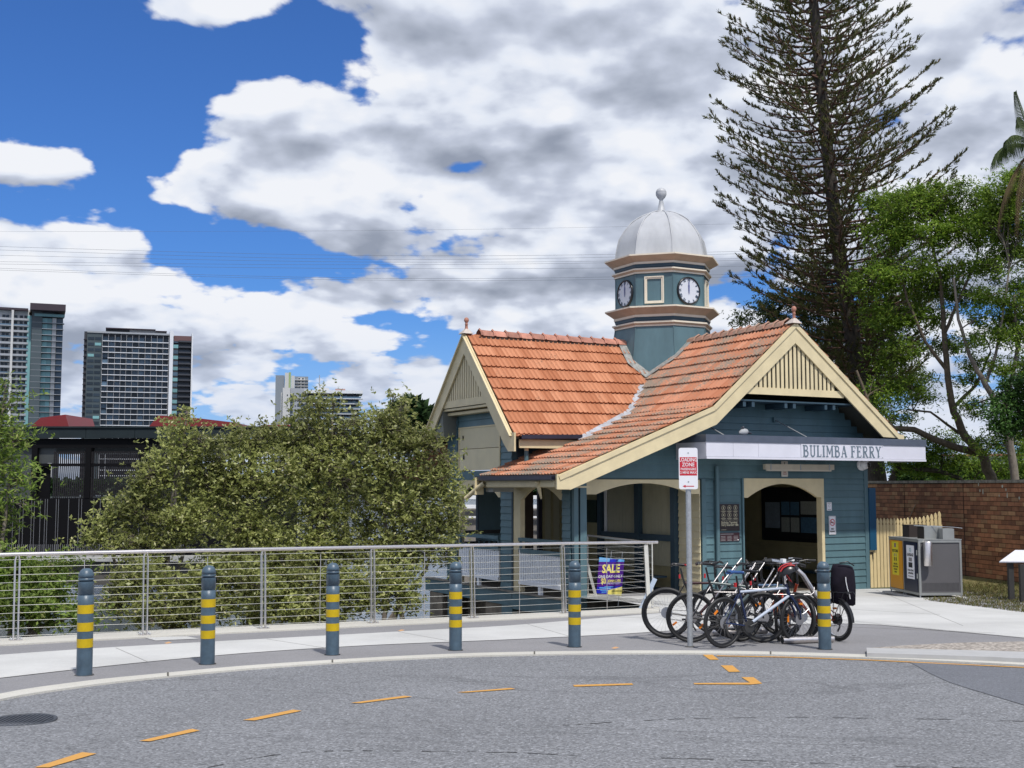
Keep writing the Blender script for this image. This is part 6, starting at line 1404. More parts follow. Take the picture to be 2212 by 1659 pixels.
def tree(name, label, cat, base, skel, lobes, leafm, barkm, leafn, ll, lw, clump=.22, group=None, ncl=40, twig=.012, up=.25, shell=.45, seed=0, ros=3):
    """skel: polylines of (point, radius) for trunk and limbs; lobes: (centre, rx, ry, rz) volumes of foliage. Clumps of leaves sit on twigs that reach the nearest limb."""
    rs_ = np.random.default_rng(seed); t = thing(name, label, cat, base, group=group); b0 = Vector(base)
    mb = MB(); nodes = []
    for pl in skel:
        pts = [Vector(p) - b0 for p, r in pl]; rr = [r for p, r in pl]; P, Q = [], []
        for i in range(len(pts) - 1):
            for k in range(4): f = k / 4; P.append(pts[i].lerp(pts[i + 1], f) + Vector((random.uniform(-1, 1), random.uniform(-1, 1), 0)) * rr[i] * .25 * (k > 0)); Q.append(rr[i] + (rr[i + 1] - rr[i]) * f)
        P.append(pts[-1]); Q.append(rr[-1]); mb.tube(P, Q, 9, caps=False); nodes += list(zip(P, Q))
    mb.build('trunk', barkm, t)
    tw = MB(); C = []; tot = sum(rx * ry * rz for _, rx, ry, rz in lobes) ** 1.0
    for c, rx, ry, rz in lobes:
        c = Vector(c) - b0; p, r = min(nodes, key=lambda q: (q[0] - c).length); pts = limb(tw, p, c, min(r * .6, .02 + .02 * rx), twig * 1.3, .10)
        m_ = max(6, int(ncl * (rx * ry * rz / tot) ** .8 * len(lobes) ** .0 * 1.0)) if len(lobes) > 1 else ncl
        for _ in range(m_):
            v = rs_.normal(0, 1, 3); v /= np.linalg.norm(v); q = shell + (1 - shell) * rs_.random() ** .6 + (rs_.uniform(.05, .4) if rs_.random() < .16 else 0)
            e_ = Vector((c.x + v[0] * rx * q, c.y + v[1] * ry * q, c.z + v[2] * rz * q)); o = pts[rs_.integers(2, len(pts))]
            limb(tw, o, e_, twig, twig * .3, .10, 3, 4); C.append((e_.x, e_.y, e_.z))
    tw.build('branches', barkm, t)
    C = np.array(C); k = max(1, int(leafn / len(C) / ros)); cc = np.repeat(C, k, 0); sz = np.repeat(rs_.uniform(.45, 1.7, (len(C), 1)), k, 0)
    cc = cc + rs_.normal(0, 1, cc.shape) * clump * sz * np.array([1, 1, .75])
    cc = np.repeat(cc, ros, 0); cc = cc + rs_.normal(0, .012, cc.shape)      # rosettes: several leaves from one shoot tip
    leaves('foliage', cc, ll, lw, leafm, t, up); return t
BARKG = mat('grey_bark', (.17, .145, .12), .9, var=.35, scale=10, bump=.8, bscale=25, stretch=(1, 1, .35)); BARKD = mat('dark_bark', (.055, .045, .035), .95, var=.5, scale=12, bump=.9, bscale=20, stretch=(1, 1, .4)); BARKB = mat('brown_bark', (.11, .085, .06), .9, var=.4, scale=9, bump=.6, bscale=20)
MANG = leafmat('mangrove_leaf', (.16, .19, .050), (.42, .44, .16), (.62, .58, .32), trans=.45, rough=.38); MANG2 = leafmat('green_shrub_leaf', (.11, .19, .03), (.30, .39, .09), (.42, .42, .16), trans=.5, rough=.45)
JAC = leafmat('jacaranda_leaf', (.060, .13, .012), (.23, .34, .035), (.36, .42, .09), trans=.45, rough=.6); DARKL = leafmat('dark_green_leaf', (.025, .07, .015), (.08, .17, .03), trans=.35, rough=.5)
# ---- shrubs between the railing and the river, each rising from the bank
def shrub(label, items, base_uv, Y, leafm, n_, ll=.098, lw=.042, seed=1, group='leafy shrubs on the river bank', clump=.125, ncl=56):
    b = AT(base_uv[0], base_uv[1], Y); lob = []
    for u, v, ru, rv, dy in items:
        k = (Y + dy) / 2600; c = AT(u, v, Y + dy); lob.append((c, ru * k, max(ru, rv) * k * .75, rv * k))
    zt = max(l[0].z for l in lob); sk = []
    random.seed(seed)
    for j in range(4):
        L_ = lob[(j * 3) % len(lob)][0]; m_ = b.lerp(L_, .5) + Vector((random.uniform(-.2, .2), 0, .1)); b_2 = b + Vector((random.uniform(-.25, .25), random.uniform(-.2, .2), 0)); sk.append([(b_2, .055), (m_, .035), (L_, .015)])
    return tree('leafy_shrub', label, 'shrub', b, sk, lob, leafm, BARKG, int(n_ * 1.25), ll, lw, clump=clump, group=group, ncl=ncl * len(items), twig=.008, seed=seed, shell=.2, ros=5, up=.45)
shrub('bright green shrub with long leaves at the left edge of the view', [(-60, 1000, 60, 110, 0), (-30, 900, 45, 55, 0), (20, 870, 26, 30, 0), (30, 950, 40, 45, 0), (35, 1040, 38, 40, 0), (10, 1110, 45, 40, .2), (-40, 1150, 50, 50, 0), (60, 1090, 18, 18, 0), (10, 1010, 40, 40, 0), (12, 835, 9, 16, 0)], (-20, 1330), 22.5, MANG2, 9000, .135, .036, 3, None, .14)
shrub('low green shrub behind the left end of the railing', [(20, 1235, 60, 45, 0), (110, 1265, 50, 45, 0), (60, 1310, 75, 45, -.3), (165, 1330, 30, 28, -.3), (-40, 1290, 60, 60, 0), (140, 1215, 20, 22, .2)], (50, 1400), 20.8, MANG2, 11000, .11, .04, 4, None, .13)
shrub('tall olive leafed shrub beside the dark terminal, left of the mass', [(390, 925, 28, 30, 0), (385, 975, 50, 35, 0), (340, 1030, 45, 50, 0), (430, 1040, 55, 60, .3), (300, 1095, 55, 45, 0), (395, 1130, 70, 50, 0), (225, 1150, 40, 30, 0), (480, 990, 30, 28, .3), (310, 1180, 70, 35, -.2), (405, 890, 12, 14, 0), (300, 1040, 26, 28, 0), (250, 1110, 34, 30, 0), (195, 1165, 24, 20, 0), (440, 955, 30, 26, 0)], (330, 1350), 24.0, MANG, 17000, seed=5)
shrub('olive leafed shrub standing behind the third bollard', [(540, 960, 50, 45, .4), (500, 1050, 60, 60, 0), (590, 1040, 65, 65, 0), (540, 1140, 80, 55, 0), (480, 1220, 60, 40, -.3), (600, 1215, 70, 45, -.2), (520, 930, 20, 18, .4), (560, 1290, 50, 40, -.4), (590, 940, 30, 25, .3)], (560, 1370), 24.6, MANG, 18000, seed=6)
shrub('tallest olive leafed shrub, crown in front of the pale apartment block', [(690, 880, 34, 36, 0), (660, 930, 55, 45, 0), (730, 950, 55, 45, .2), (680, 1010, 75, 55, 0), (760, 1040, 60, 60, 0), (690, 1110, 75, 60, 0), (740, 1190, 70, 50, 0), (665, 1180, 55, 45, -.3), (640, 865, 14, 18, 0), (720, 870, 16, 20, 0), (775, 915, 34, 34, 0), (790, 980, 45, 45, 0), (620, 960, 34, 30, 0)], (700, 1360), 25.2, MANG, 20000, seed=7)
shrub('olive leafed shrub with bare twigs on top, next to the ferry house', [(835, 925, 45, 42, 0), (870, 880, 20, 25, 0), (900, 960, 50, 42, 0), (840, 1010, 65, 55, 0), (935, 1040, 48, 50, 0), (880, 1100, 70, 55, 0), (950, 1130, 38, 40, 0), (900, 1180, 70, 50, 0), (830, 1190, 60, 50, 0), (970, 1000, 22, 30, 0), (815, 900, 16, 20, 0), (970, 1190, 24, 30, -.1), (850, 855, 8, 12, 0), (800, 955, 40, 40, 0), (930, 950, 30, 28, 0), (975, 1090, 24, 40, 0), (985, 1140, 14, 24, 0), (800, 1080, 44, 40, 0), (790, 1140, 40, 36, 0)], (850, 1350), 25.6, MANG, 22000, seed=8)
shrub('dark low shrub filling behind the railing, left of the middle', [(300, 1250, 60, 40, 0), (400, 1280, 60, 45, 0), (390, 1330, 60, 30, -.3), (310, 1320, 40, 30, -.4), (480, 1310, 50, 35, 0), (250, 1300, 34, 34, -.2), (460, 1250, 50, 40, .2), (540, 1260, 50, 50, .2)], (380, 1385), 22.8, MANG, 13000, seed=9, group=None)
shrub('low shrub behind the railing in the middle, with river glints through it', [(640, 1270, 60, 40, 0), (740, 1270, 55, 45, 0), (660, 1320, 70, 30, -.3), (800, 1290, 45, 40, 0), (850, 1250, 45, 45, 0), (885, 1290, 28, 30, 0), (560, 1335, 40, 25, -.3)], (720, 1370), 23.8, MANG, 12000, seed=10, group=None)
# ================================================================== hoop pine
random.seed(11); rp_ = np.random.default_rng(21)
YP = 46.0; kP = YP / 2600
TP = [(1900, 1070, .36), (1884, 960, .34), (1858, 830, .31), (1830, 660, .285), (1806, 500, .265), (1788, 330, .235), (1771, 160, .21), (1757, 0, .185), (1742, -160, .15)]
pbase = AT(1902, 1150, YP); PN = thing('hoop_pine', 'tall dark hoop pine with upswept tufted branches rising behind the entrance gable', 'tree', pbase)
tp = [AT(u, v, YP) - pbase for u, v, r in TP]; tr_ = [r for *_, r in TP]
mb = MB(); mb.tube([Vector((0, 0, -.5))] + tp, [.40] + tr_, 14, caps=False); mb.build('trunk', BARKD, PN)
vs_ = [v for _, v, _ in TP]
def trunk_at(v):
    i = 0
    while i < len(TP) - 2 and v < TP[i + 1][1]: i += 1
    f = (TP[i][1] - v) / (TP[i][1] - TP[i + 1][1]); return tp[i].lerp(tp[i + 1], f), tr_[i] * (1 - f) + tr_[i + 1] * f
def lenU(v): return np.interp(v, [-160, 0, 120, 250, 400, 520, 620, 720, 860], [120, 168, 205, 232, 258, 240, 238, 215, 150])
bm1 = MB(); TC = []; TD = []
v = -150.0; az0 = 0
while v < 870:
    nb = random.choice((5, 6, 6)); az0 += random.uniform(.3, .9)
    for b in range(nb):
        if random.random() < (.10 if v < 600 else .22): continue
        a = az0 + b * 2 * math.pi / nb + random.uniform(-.2, .2); vv = v + random.uniform(-5, 5); o, r = trunk_at(vv)
        L_ = lenU(vv) * kP * (random.uniform(.82, 1.08) if random.random() < .75 else random.uniform(.5, .85)) * (1.0 if math.cos(a) < 0 else .97)
        rise = random.uniform(.22, .40) + (.08 if math.cos(a) > 0 else 0); dr = Vector((math.cos(a), math.sin(a), 0)); side = Vector((-dr.y, dr.x, 0)); bend = random.uniform(-.12, .12)
        pts = [o + dr * (L_ * f) + side * (bend * L_ * f * f) + Vector((0, 0, L_ * (rise * f ** 1.7 - .06 * math.sin(math.pi * f)))) for f in (0, .14, .28, .42, .56, .7, .82, .92, 1.0)]
        rr = [.045 * (1 - f) + .008 for f in (0, .14, .28, .42, .56, .7, .82, .92, 1.0)]; bm1.tube(pts, rr, 5, caps=False)
        f = .16; sgn = 1
        while f < 1.0:
            i = min(int(f * 8), 7); p = pts[i].lerp(pts[i + 1], f * 8 - i) if f * 8 - i <= 1 else pts[i + 1]; sgn = -sgn
            bl = (random.uniform(.35, .85) * (1.15 - .55 * f)) * (L_ / 4.0) ** .6
            e_ = p + dr * bl * random.uniform(.35, .8) + side * sgn * bl * random.uniform(.3, .9) + Vector((0, 0, bl * random.uniform(.15, .6))); m_ = p.lerp(e_, .5) - Vector((0, 0, bl * .10))
            if random.random() < .85: bm1.tube([p, m_, e_], [.009, .008, .006], 3, caps=False, smooth=False)
            ax_ = (e_ - m_).normalized()
            for q in ((0, .05, .10) if random.random() < .7 else (0, .05)): TC.append(e_ - ax_ * q * 1.4); TD.append(ax_)
            if random.random() < .25: TC.append(m_ + Vector((0, 0, .03))); TD.append((ax_ + Vector((0, 0, .8))).normalized())
            f += random.uniform(.026, .048) * 4.0 / max(L_, 2.5)
        TC.append(pts[-1]); TD.append((pts[-1] - pts[-2]).normalized())
    v += random.uniform(15.5, 23) if v < 520 else random.uniform(12, 18)
bm1.build('branches', mat('red_brown_bark', (.10, .055, .04), .9, var=.4, scale=8), PN)
# tufts: short upright blades around each shoot
TC = np.array([tuple(c) for c in TC]); TD = np.array([tuple(c) for c in TD]); nt = len(TC); per = 8
c = np.repeat(TC, per, 0); d = np.repeat(TD, per, 0); c = c - d * rp_.uniform(0, .14, (len(c), 1)) + rp_.normal(0, .012, c.shape)
d = d * .9 + rp_.normal(0, .42, d.shape) + np.array([0, 0, .40]); d /= np.linalg.norm(d, axis=1)[:, None]
s = np.cross(d, rp_.normal(0, 1, d.shape)); s /= np.linalg.norm(s, axis=1)[:, None]; L_ = rp_.uniform(.09, .18, (len(c), 1)); W_ = .018
vv = np.stack([c - s * W_ * .5, c + s * W_ * .5, c + d * L_ * .8 + s * W_ * .7, c + d * L_, c + d * L_ * .8 - s * W_ * .7], 1).reshape(-1, 3)
PINE = leafmat('pine_foliage', (.040, .050, .013), (.13, .135, .040), (.26, .13, .07), trans=.3, rough=.7)
link('foliage', fast_mesh('foliage', vv, np.arange(len(vv)).reshape(-1, 5), PINE), PN)
print('pine tufts', nt, len(vv))
# ================================================================== park trees
def sk(pts, Y): return [(AT(u, v, Y + (q[0] if q else 0)), r * .6) for u, v, r, *q in pts]
def lob(items, Y): return [(AT(u, v, Y + dy), ru * Y / 2600, max(ru, rv) * Y / 2600, rv * Y / 2600) for u, v, ru, rv, dy in items]
Y1 = 41.0
tree('jacaranda', 'spreading tree with leaning grey trunk and a bare limb reaching left behind the brick wall', 'tree', AT(2152, 1130, Y1),
     [sk([(2152, 1130, .34), (2143, 1040, .30), (2124, 985, .27), (2086, 945, .24), (2060, 890, .20), (2046, 800, .17), (2038, 700, .14), (2032, 600, .10), (2010, 520, .07)], Y1),
      sk([(2120, 980, .24), (2070, 968, .21), (2020, 950, .19), (1975, 928, .17), (1930, 925, .15), (1880, 880, .10), (1850, 800, .07)], Y1 + .3),
      sk([(2046, 800, .12), (2000, 740, .09), (1960, 650, .07), (1940, 560, .05)], Y1), sk([(2040, 720, .11), (2075, 640, .08), (2110, 560, .06), (2120, 480, .04)], Y1), sk([(2060, 880, .12), (2110, 830, .08), (2140, 760, .06)], Y1), sk([(2085, 945, .09), (2010, 890, .06), (1960, 885, .05)], Y1 + .2)],
     lob([(1965, 440, 62, 34, 0), (2030, 425, 58, 32, 0), (2095, 440, 50, 30, 0), (1915, 500, 55, 40, .5), (1985, 515, 62, 36, 0), (2060, 500, 55, 30, 0), (2125, 510, 44, 30, 0), (1950, 585, 58, 34, 0), (1890, 600, 50, 40, .5), (2060, 575, 34, 20, 0), (1990, 430, 60, 25, 1), (2110, 590, 28, 18, 0), (1960, 760, 40, 18, .4), (2120, 720, 30, 16, 0), (1940, 690, 42, 20, .5), (1985, 850, 34, 16, 0), (2090, 820, 28, 16, 0), (2010, 620, 60, 34, .8), (1900, 680, 46, 34, .8), (1990, 690, 50, 26, .8), (2090, 640, 44, 26, .8), (1930, 770, 44, 28, .8), (2040, 750, 40, 20, .8), (1900, 840, 36, 30, .8), (1960, 830, 40, 22, .8), (2060, 470, 60, 30, 1.2), (1890, 450, 40, 30, 1.5), (2140, 455, 40, 34, 1), (1930, 900, 34, 22, .6)], Y1),
     JAC, BARKB, 70000, .125, .045, clump=.20, ncl=300, twig=.016, up=.0, seed=31)
tree('jacaranda', 'tree with an upright pale trunk at the right edge behind the brick wall', 'tree', AT(2200, 1130, Y1 - 2),
     [sk([(2200, 1130, .24), (2192, 1030, .22), (2180, 940, .20), (2166, 890, .18), (2128, 830, .15), (2095, 770, .11), (2070, 690, .08), (2060, 600, .06)], Y1 - 2), sk([(2166, 890, .15), (2185, 820, .12), (2200, 740, .10), (2190, 640, .07)], Y1 - 2), sk([(2128, 830, .10), (2150, 770, .08), (2165, 690, .06), (2180, 580, .05)], Y1 - 2), sk([(2180, 930, .09), (2225, 880, .06)], Y1 - 2)],
     lob([(2165, 425, 45, 40, 0), (2215, 400, 40, 40, 0), (2200, 470, 45, 35, 0), (2150, 480, 40, 28, 0), (2215, 560, 25, 25, 0), (2190, 660, 35, 24, 0), (2215, 730, 35, 28, 0), (2140, 640, 28, 16, 0), (2160, 720, 30, 18, 0), (2110, 690, 24, 14, 0), (2170, 800, 30, 18, 0), (2100, 740, 20, 10, 0), (2190, 520, 45, 36, .5), (2150, 580, 40, 30, .5), (2215, 630, 34, 34, .5), (2180, 700, 40, 28, .5), (2215, 800, 34, 34, .5), (2120, 780, 30, 16, .5), (2195, 960, 40, 26, .8), (2100, 880, 30, 18, .8), (2130, 960, 30, 16, .8)], Y1 - 2),
     JAC, BARKG, 46000, .12, .043, clump=.19, ncl=220, twig=.016, up=.0, seed=32)
tree('shade_tree', 'dark green leafy tree low on the right, in front of the pale trunks', 'tree', AT(2235, 1130, 37.0),
     [sk([(2235, 1130, .16), (2225, 980, .13), (2205, 900, .09), (2190, 850, .05)], 37.0)],
     lob([(2195, 840, 34, 28, 0), (2170, 880, 34, 26, 0), (2210, 890, 34, 34, 0), (2180, 925, 40, 18, 0), (2150, 915, 22, 14, 0), (2225, 830, 30, 30, 0)], 37.0), DARKL, BARKB, 9000, .13, .05, clump=.16, ncl=90, twig=.012, up=-.1, seed=33)
tree('fig_tree', 'dense dark tree around the foot of the hoop pine, left branches showing above the gable', 'tree', AT(1850, 1140, 50.0),
     [sk([(1850, 1140, .35), (1840, 1000, .3), (1815, 880, .25), (1780, 780, .16), (1720, 700, .10), (1660, 670, .05)], 50.0), sk([(1840, 1000, .25), (1890, 880, .18), (1900, 760, .10)], 50.0), sk([(1815, 880, .2), (1820, 760, .14), (1800, 640, .08)], 50.0)],
     lob([(1640, 672, 40, 18, 0), (1605, 690, 20, 12, 0), (1690, 660, 45, 26, 0), (1700, 705, 55, 26, 0), (1740, 620, 40, 28, 0), (1770, 680, 60, 45, 0), (1760, 560, 34, 24, 0), (1810, 740, 60, 50, 0), (1800, 620, 45, 34, 0), (1860, 700, 60, 50, 0), (1850, 800, 55, 50, 0), (1900, 780, 45, 40, 0), (1880, 880, 45, 50, 0), (1930, 830, 40, 30, 0), (1830, 860, 30, 30, 0), (1900, 960, 30, 30, 0), (1940, 740, 46, 34, 0), (1960, 660, 44, 34, 0), (1970, 820, 40, 28, 0), (1900, 640, 44, 40, 0), (1920, 560, 40, 30, 0)], 50.0),
     leafmat('fig_leaf', (.035, .065, .012), (.11, .15, .025), (.26, .30, .06), trans=.4), BARKD, 48000, .16, .06, clump=.26, ncl=300, twig=.016, up=.0, seed=34)
tree('shade_tree', 'low leafy tree with a horizontal dead limb just above the brick wall', 'tree', AT(1932, 1120, 44.0),
     [sk([(1932, 1120, .22), (1925, 1040, .20), (1935, 1010, .16), (1975, 1012, .15), (2030, 1018, .14), (2070, 1032, .12), (2100, 1050, .10)], 44.0), sk([(1925, 1040, .15), (1950, 990, .10), (1990, 960, .06)], 44.0)],
     lob([(1975, 985, 40, 22, 0), (2035, 985, 40, 22, 0), (2010, 955, 35, 15, 0), (1940, 960, 28, 18, 0), (2080, 1000, 28, 18, 0), (2055, 950, 25, 12, 0), (1930, 1000, 30, 22, 0), (2120, 1010, 34, 22, 0), (2170, 1015, 30, 22, 0), (2000, 1015, 50, 18, 1), (2210, 1000, 30, 26, 0)], 44.0), JAC, BARKD, 17000, .12, .045, clump=.2, ncl=90, twig=.012, up=0, seed=35)
# ---- palm
PB_ = AT(2236, 1140, 36.0); PLM = thing('palm_tree', 'palm with drooping fronds and a brown skirt at the top right corner', 'palm', PB_)
mb = MB(); pt = AT(2234, 318, 36.0) - PB_; mb.tube([Vector((0, 0, -.3)), pt * .5 + Vector((.05, 0, 0)), pt], [.20, .17, .15], 12); mb.build('trunk', BARKB, PLM)
FR = leafmat('palm_frond', (.030, .055, .012), (.085, .12, .03), trans=.3, rough=.5); DEAD = leafmat('dead_frond', (.10, .065, .03), (.20, .14, .07), trans=.2, rough=.8)
def frond(a, el_, L_, m, droop, nm='frond', leaflen=.55):
    mb = MB(); o = pt; dr = Vector((math.cos(a), math.sin(a), 0)); pts = []
    for k in range(12):
        f = k / 11; pts.append(o + dr * (L_ * (math.sin(f * 1.3) / math.sin(1.3)) * math.cos(el_)) + Vector((0, 0, L_ * (math.sin(el_) * f - droop * f * f))))
    mb.tube(pts, [.025 * (1 - k / 13) for k in range(12)], 5, caps=False)
    for k in range(34):
        f = .12 + .86 * k / 33; i = min(int(f * 11), 10); p = pts[i].lerp(pts[i + 1], f * 11 - i); t_ = (pts[i + 1] - pts[i]).normalized(); sd_ = t_.cross(Vector((0, 0, 1))).normalized(); l = leaflen * (.6 + .6 * math.sin(math.pi * min(f * 1.1, 1)))
        for s in (-1, 1):
            q = p + (sd_ * s * .45 + t_ * .35) * l * .6 + Vector((0, 0, -.15 * l)); e_ = q + (sd_ * s * .12 + t_ * .15) * l + Vector((0, 0, -.75 * l)); w_ = t_ * .016
            mb.add([p - w_, p + w_, q + w_, e_, q - w_], [(0, 1, 2, 4), (4, 2, 3)])
    mb.build(nm, m, PLM)
for a, e_, L_, d_ in ((3.05, .55, 1.5, .85), (3.5, .85, 1.7, .8), (2.5, .7, 1.6, .8), (1.2, .6, 1.8, .7), (.2, .6, 1.8, .8), (5.2, .8, 1.7, .8), (4.3, 1.1, 1.8, .6), (2.0, 1.3, 1.9, .4), (3.2, 1.35, 2.4, .25), (5.9, 1.0, 2.0, .6)): frond(a, e_, L_, FR, d_)
for k in range(9): frond(k * .7 + .3, -.9, 1.9, DEAD, .55, 'dead_frond', .35)

# ================================================================== dark ferry terminal on the left
YT = 45.0; kT = YT / 2609.0
def tx_(u): return (u - 1106) * kT
def tz_(v): return AT(1106, v, YT).z
TB = thing('ferry_terminal', 'long black ferry terminal shed with grey fascia, louvred openings and red roof lights', 'ferry terminal', (0, YT, -3.9))
CHF = mat('charcoal_fascia', (.018, .026, .030), .7, var=.12, scale=1.5, spec=.15); BLKW = mat('black_cladding', (.005, .005, .006), .7, spec=.1); RRF = mat('dark_red_roof', (.20, .012, .016), .45, var=.12, scale=1.2, col2=(.17, .022, .02)); LV = mat('louvre_dark', (.020, .018, .020), .6, spec=.2)
def tb(name, m, u0, v0, u1, v1, y0, y1, parent=TB):
    mb = MB(); mb.box(tx_(u0), y0, tz_(v1) + 3.9, tx_(u1), y1, tz_(v0) + 3.9); return mb.build(name, m, parent)
us = [-260, 20, 76, 182, 288, 395, 500, 640]
for a, b in zip(us[:-1], us[1:]): tb('fascia_panel', CHF, a + .6, 925, b - .4, 946, 0, .2)
tb('roof_edge', CHF, -262, 921, 642, 924.5, -.05, 7); tb('roof_underside', BLKW, -260, 947, 640, 967, .15, 7)
tb('ceiling', mat('pale_ceiling', (.40, .41, .42), .6), -260, 966.5, 640, 967.5, 7, 9)
for u in (70, 186, 303, 420, 540, 632): tb('column', BLKW, u - 6, 967, u + 6, 1076, .1, .5)
tb('mid_rail', BLKW, 76, 1001, 640, 1007, .15, .3); tb('solid_panel', mat('dark_grey_panel', (.05, .055, .055), .5), -260, 967, 66, 1076, .3, .4); tb('solid_panel', mat('dark_grey_panel', (.05, .055, .055), .5), 76, 967, 112, 1000, .3, .4)
tb('solid_panel', BLKW, 64, 1005, 100, 1076, .32, .42)
mb = MB(); mb.box(-.018, 0, tz_(1076) + 3.9, .018, .05, tz_(975) + 3.9); lvm = mb.mesh('louvre', LV)
u = 112.0
while u < 640: link('louvre', lvm, TB, Matrix.Translation((tx_(u), .16, 0))); u += 4.3 if u < 420 else 8.6
tb('dark_wall', BLKW, -260, 1076, 640, 1199, .12, .3)
rnd = random.Random(4); FINE = mat('fine_steel_line', (.30, .30, .31), .4, metal=.5)
for u in [8, 28, 43, 50, 68, 74, 87, 97, 102, 121, 126, 148, 170, 176, 202, 216, 235, 240, 244, 262, 300, 318]: tb('steel_line', FINE, u - .25, 1078, u + .25, 1192, .08, .115)
for k in range(0, 90): tb('fence_bar', FINE, 20 + k * 4.4, 1176, 20.6 + k * 4.4, 1193, .0, .03)
tb('deck_slab', mat('pale_slab', (.36, .36, .35), .7, var=.15), -260, 1200, 640, 1211, -.6, 7); tb('deck_beam', mat('dark_weathered_concrete', (.085, .08, .072), .9, var=.3, scale=1.2), -260, 1211.5, 640, 1262, -.3, 6)
for u in (-120, 60, 240, 420, 600): tb('pile', MATS['dark_weathered_concrete'], u - 8, 1262, u + 8, 1380, .5, 1.3)
def redroof(P):
    mb = MB(); mb.prism([(tx_(u), tz_(v) + 3.9) for u, v in P], lambda p, q, d: (p, d, q), 1.0, 4.0); mb.build('roof_light', RRF, TB)
redroof([(36, 921), (60, 899), (115, 892), (124, 921)]); redroof([(299, 921), (321, 894), (400, 899), (494, 910), (497, 921)]); redroof([(540, 921), (556, 915), (610, 914), (616, 921)])
GW = thing('gangway_railing', 'white tubular gangway railing seen through the ferry house verandah', 'railing', (0, 47, -3.9))
for v, th in ((1072, .11), (1092, .11), (1116, .05)):
    mb = MB(); z = AT(1106, v, 47).z + 3.9; x0, x1 = (980 - 1106) * 47 / 2609, (1250 - 1106) * 47 / 2609; mb.box(x0, 0, z - th, x1, .06, z + th * .3); mb.build('rail', WHITE, GW)
for u in (985, 1045, 1100, 1190): mb = MB(); x = (u - 1106) * 47 / 2609; z = AT(1106, 1072, 47).z + 3.9; mb.box(x - .05, 0, 0, x + .05, .06, z); mb.build('post', WHITE, GW)
mb = MB(); mb.box((980 - 1106) * 47 / 2609, .4, 1.2, (1250 - 1106) * 47 / 2609, .6, AT(1106, 1098, 47).z + 3.9); mb.build('boarding', mat('weathered_grey_boards', (.22, .20, .18), .8, var=.3, scale=3), GW)
PV = thing('pontoon_pavilion', 'pale roofed pontoon pavilion glimpsed through the shrubs', 'shelter', (0, 60, -3.9))
for v0, v1, m_, y0 in ((971, 976, WHITE, -.3), (976.5, 983, mat('blue_grey_panel', (.22, .28, .33), .5), 0), (983.5, 986, WHITE, -.3), (986.5, 991, BLKW, 0), (991.5, 995, WHITE, -.3)):
    mb = MB(); a = AT(676, v1, 60); b = AT(756, v0, 60); mb.box(a.x, y0, a.z + 3.9, b.x, 2, b.z + 3.9); mb.build('roof_band', m_, PV)
mb = MB(); a = AT(680, 1150, 60); b = AT(750, 995.5, 60); mb.box(a.x, .3, 0, a.x + .2, .5, b.z + 3.9); mb.box(b.x - .2, .3, 0, b.x, .5, b.z + 3.9); mb.build('column', BLKW, PV)

# ================================================================== towers across the river
def far(name, label, Y, cat='building', group=None):
    uc = UC[label.split()[0]]; a = math.atan((uc - 1106) / 2609.0); t = thing(name, label, cat, ((uc - 1106) * Y / 2609.0, Y, -3.0), -a)     # turned to face the viewer squarely
    return t, (lambda u: (u - uc) * Y * math.cos(a) / 2609.0), (lambda v: AT(1106, v, Y).z + 3.0)
UC = {'dark': 292, 'teal': 60, 'slim': 627, 'pale': 690, 'white': 2140, 'small': 942}
def fb(name, m, t, X, Z, u0, v0, u1, v1, y0, y1):
    mb = MB(); mb.box(X(u0), y0, Z(v1), X(u1), y1, Z(v0)); return mb.build(name, m, t)
GLS = mat('blue_grey_glass', (.070, .115, .165), .3, obj=.45, spec=.4); GLT = mat('teal_glass', (.17, .34, .36), .3, obj=.25, spec=.4); GLD = mat('dark_glass', (.022, .036, .052), .3, obj=.5, spec=.4)
FCW = mat('facade_white', (.62, .64, .68), .6); FCG = mat('facade_grey', (.30, .32, .35), .6); FCD = mat('facade_charcoal', (.035, .038, .048), .5); FCN = mat('facade_slate', (.055, .075, .085), .45, var=.15, scale=.05); MRN = mat('maroon_edge', (.030, .018, .028), .6); PGR = mat('apartment_pale_grey', (.50, .50, .50), .6)
T2, X, Z = far('apartment_tower', 'dark apartment tower with a white window grid and a tall white fin on its right', 650)
fb('core', FCD, T2, X, Z, 176, 722, 410, 1050, 3, 26)
fb('left_bay', FCN, T2, X, Z, 180, 722, 212, 1050, .5, 3); fb('side_bay', FCD, T2, X, Z, 173.5, 719, 180, 1050, 2, 25)
nf = 27; fv = lambda i: 738 + i * 12.05
for i in range(26):
    v = fv(i); fb('floor_slab', FCW, T2, X, Z, 213 if i not in (3, 7, 12) else 225, v, 358, v + 1.4, -.3, 3)
    fb('slab_edge', MRN, T2, X, Z, 172.5, v - 2, 182, v - 1.2, 1.0, 4); fb('balcony_edge', FCD, T2, X, Z, 380, v - 5.5, 408, v - 2.0, -.2, 3)
bays = [213, 226, 240, 253, 265, 278, 292, 305]; bays2 = [306, 319, 332, 345, 357.5]
cols = [(a + .9, b - .5) for a, b in zip(bays[:-1], bays[1:])] + [(a + .9, b - .5) for a, b in zip(bays2[:-1], bays2[1:])]
for a in bays[:-1] + bays2: fb('mullion', FCW, T2, X, Z, a - .12, 725, a + .25, 1050, -.15, 2.9)
mb = MB(); mb.box(0, 0, 0, 11.6 * 620 / 2609, .15, 9.6 * 650 / 2600); wmesh = [mb.mesh('window', m_) for m_ in (GLS, GLD, GLT)]
for i in range(17):
    for j, (a, b) in enumerate(cols):
        kx = (b - a) / 11.6; link('window', wmesh[0 if (i * 7 + j * 5) % 9 < 5 else 1], T2, Matrix.Translation((X(a), 2.2 if j not in (3, 4, 9, 10) else 2.7, Z(fv(i) + .3 - .5))) @ Matrix.Diagonal((kx, 1, 1, 1)))
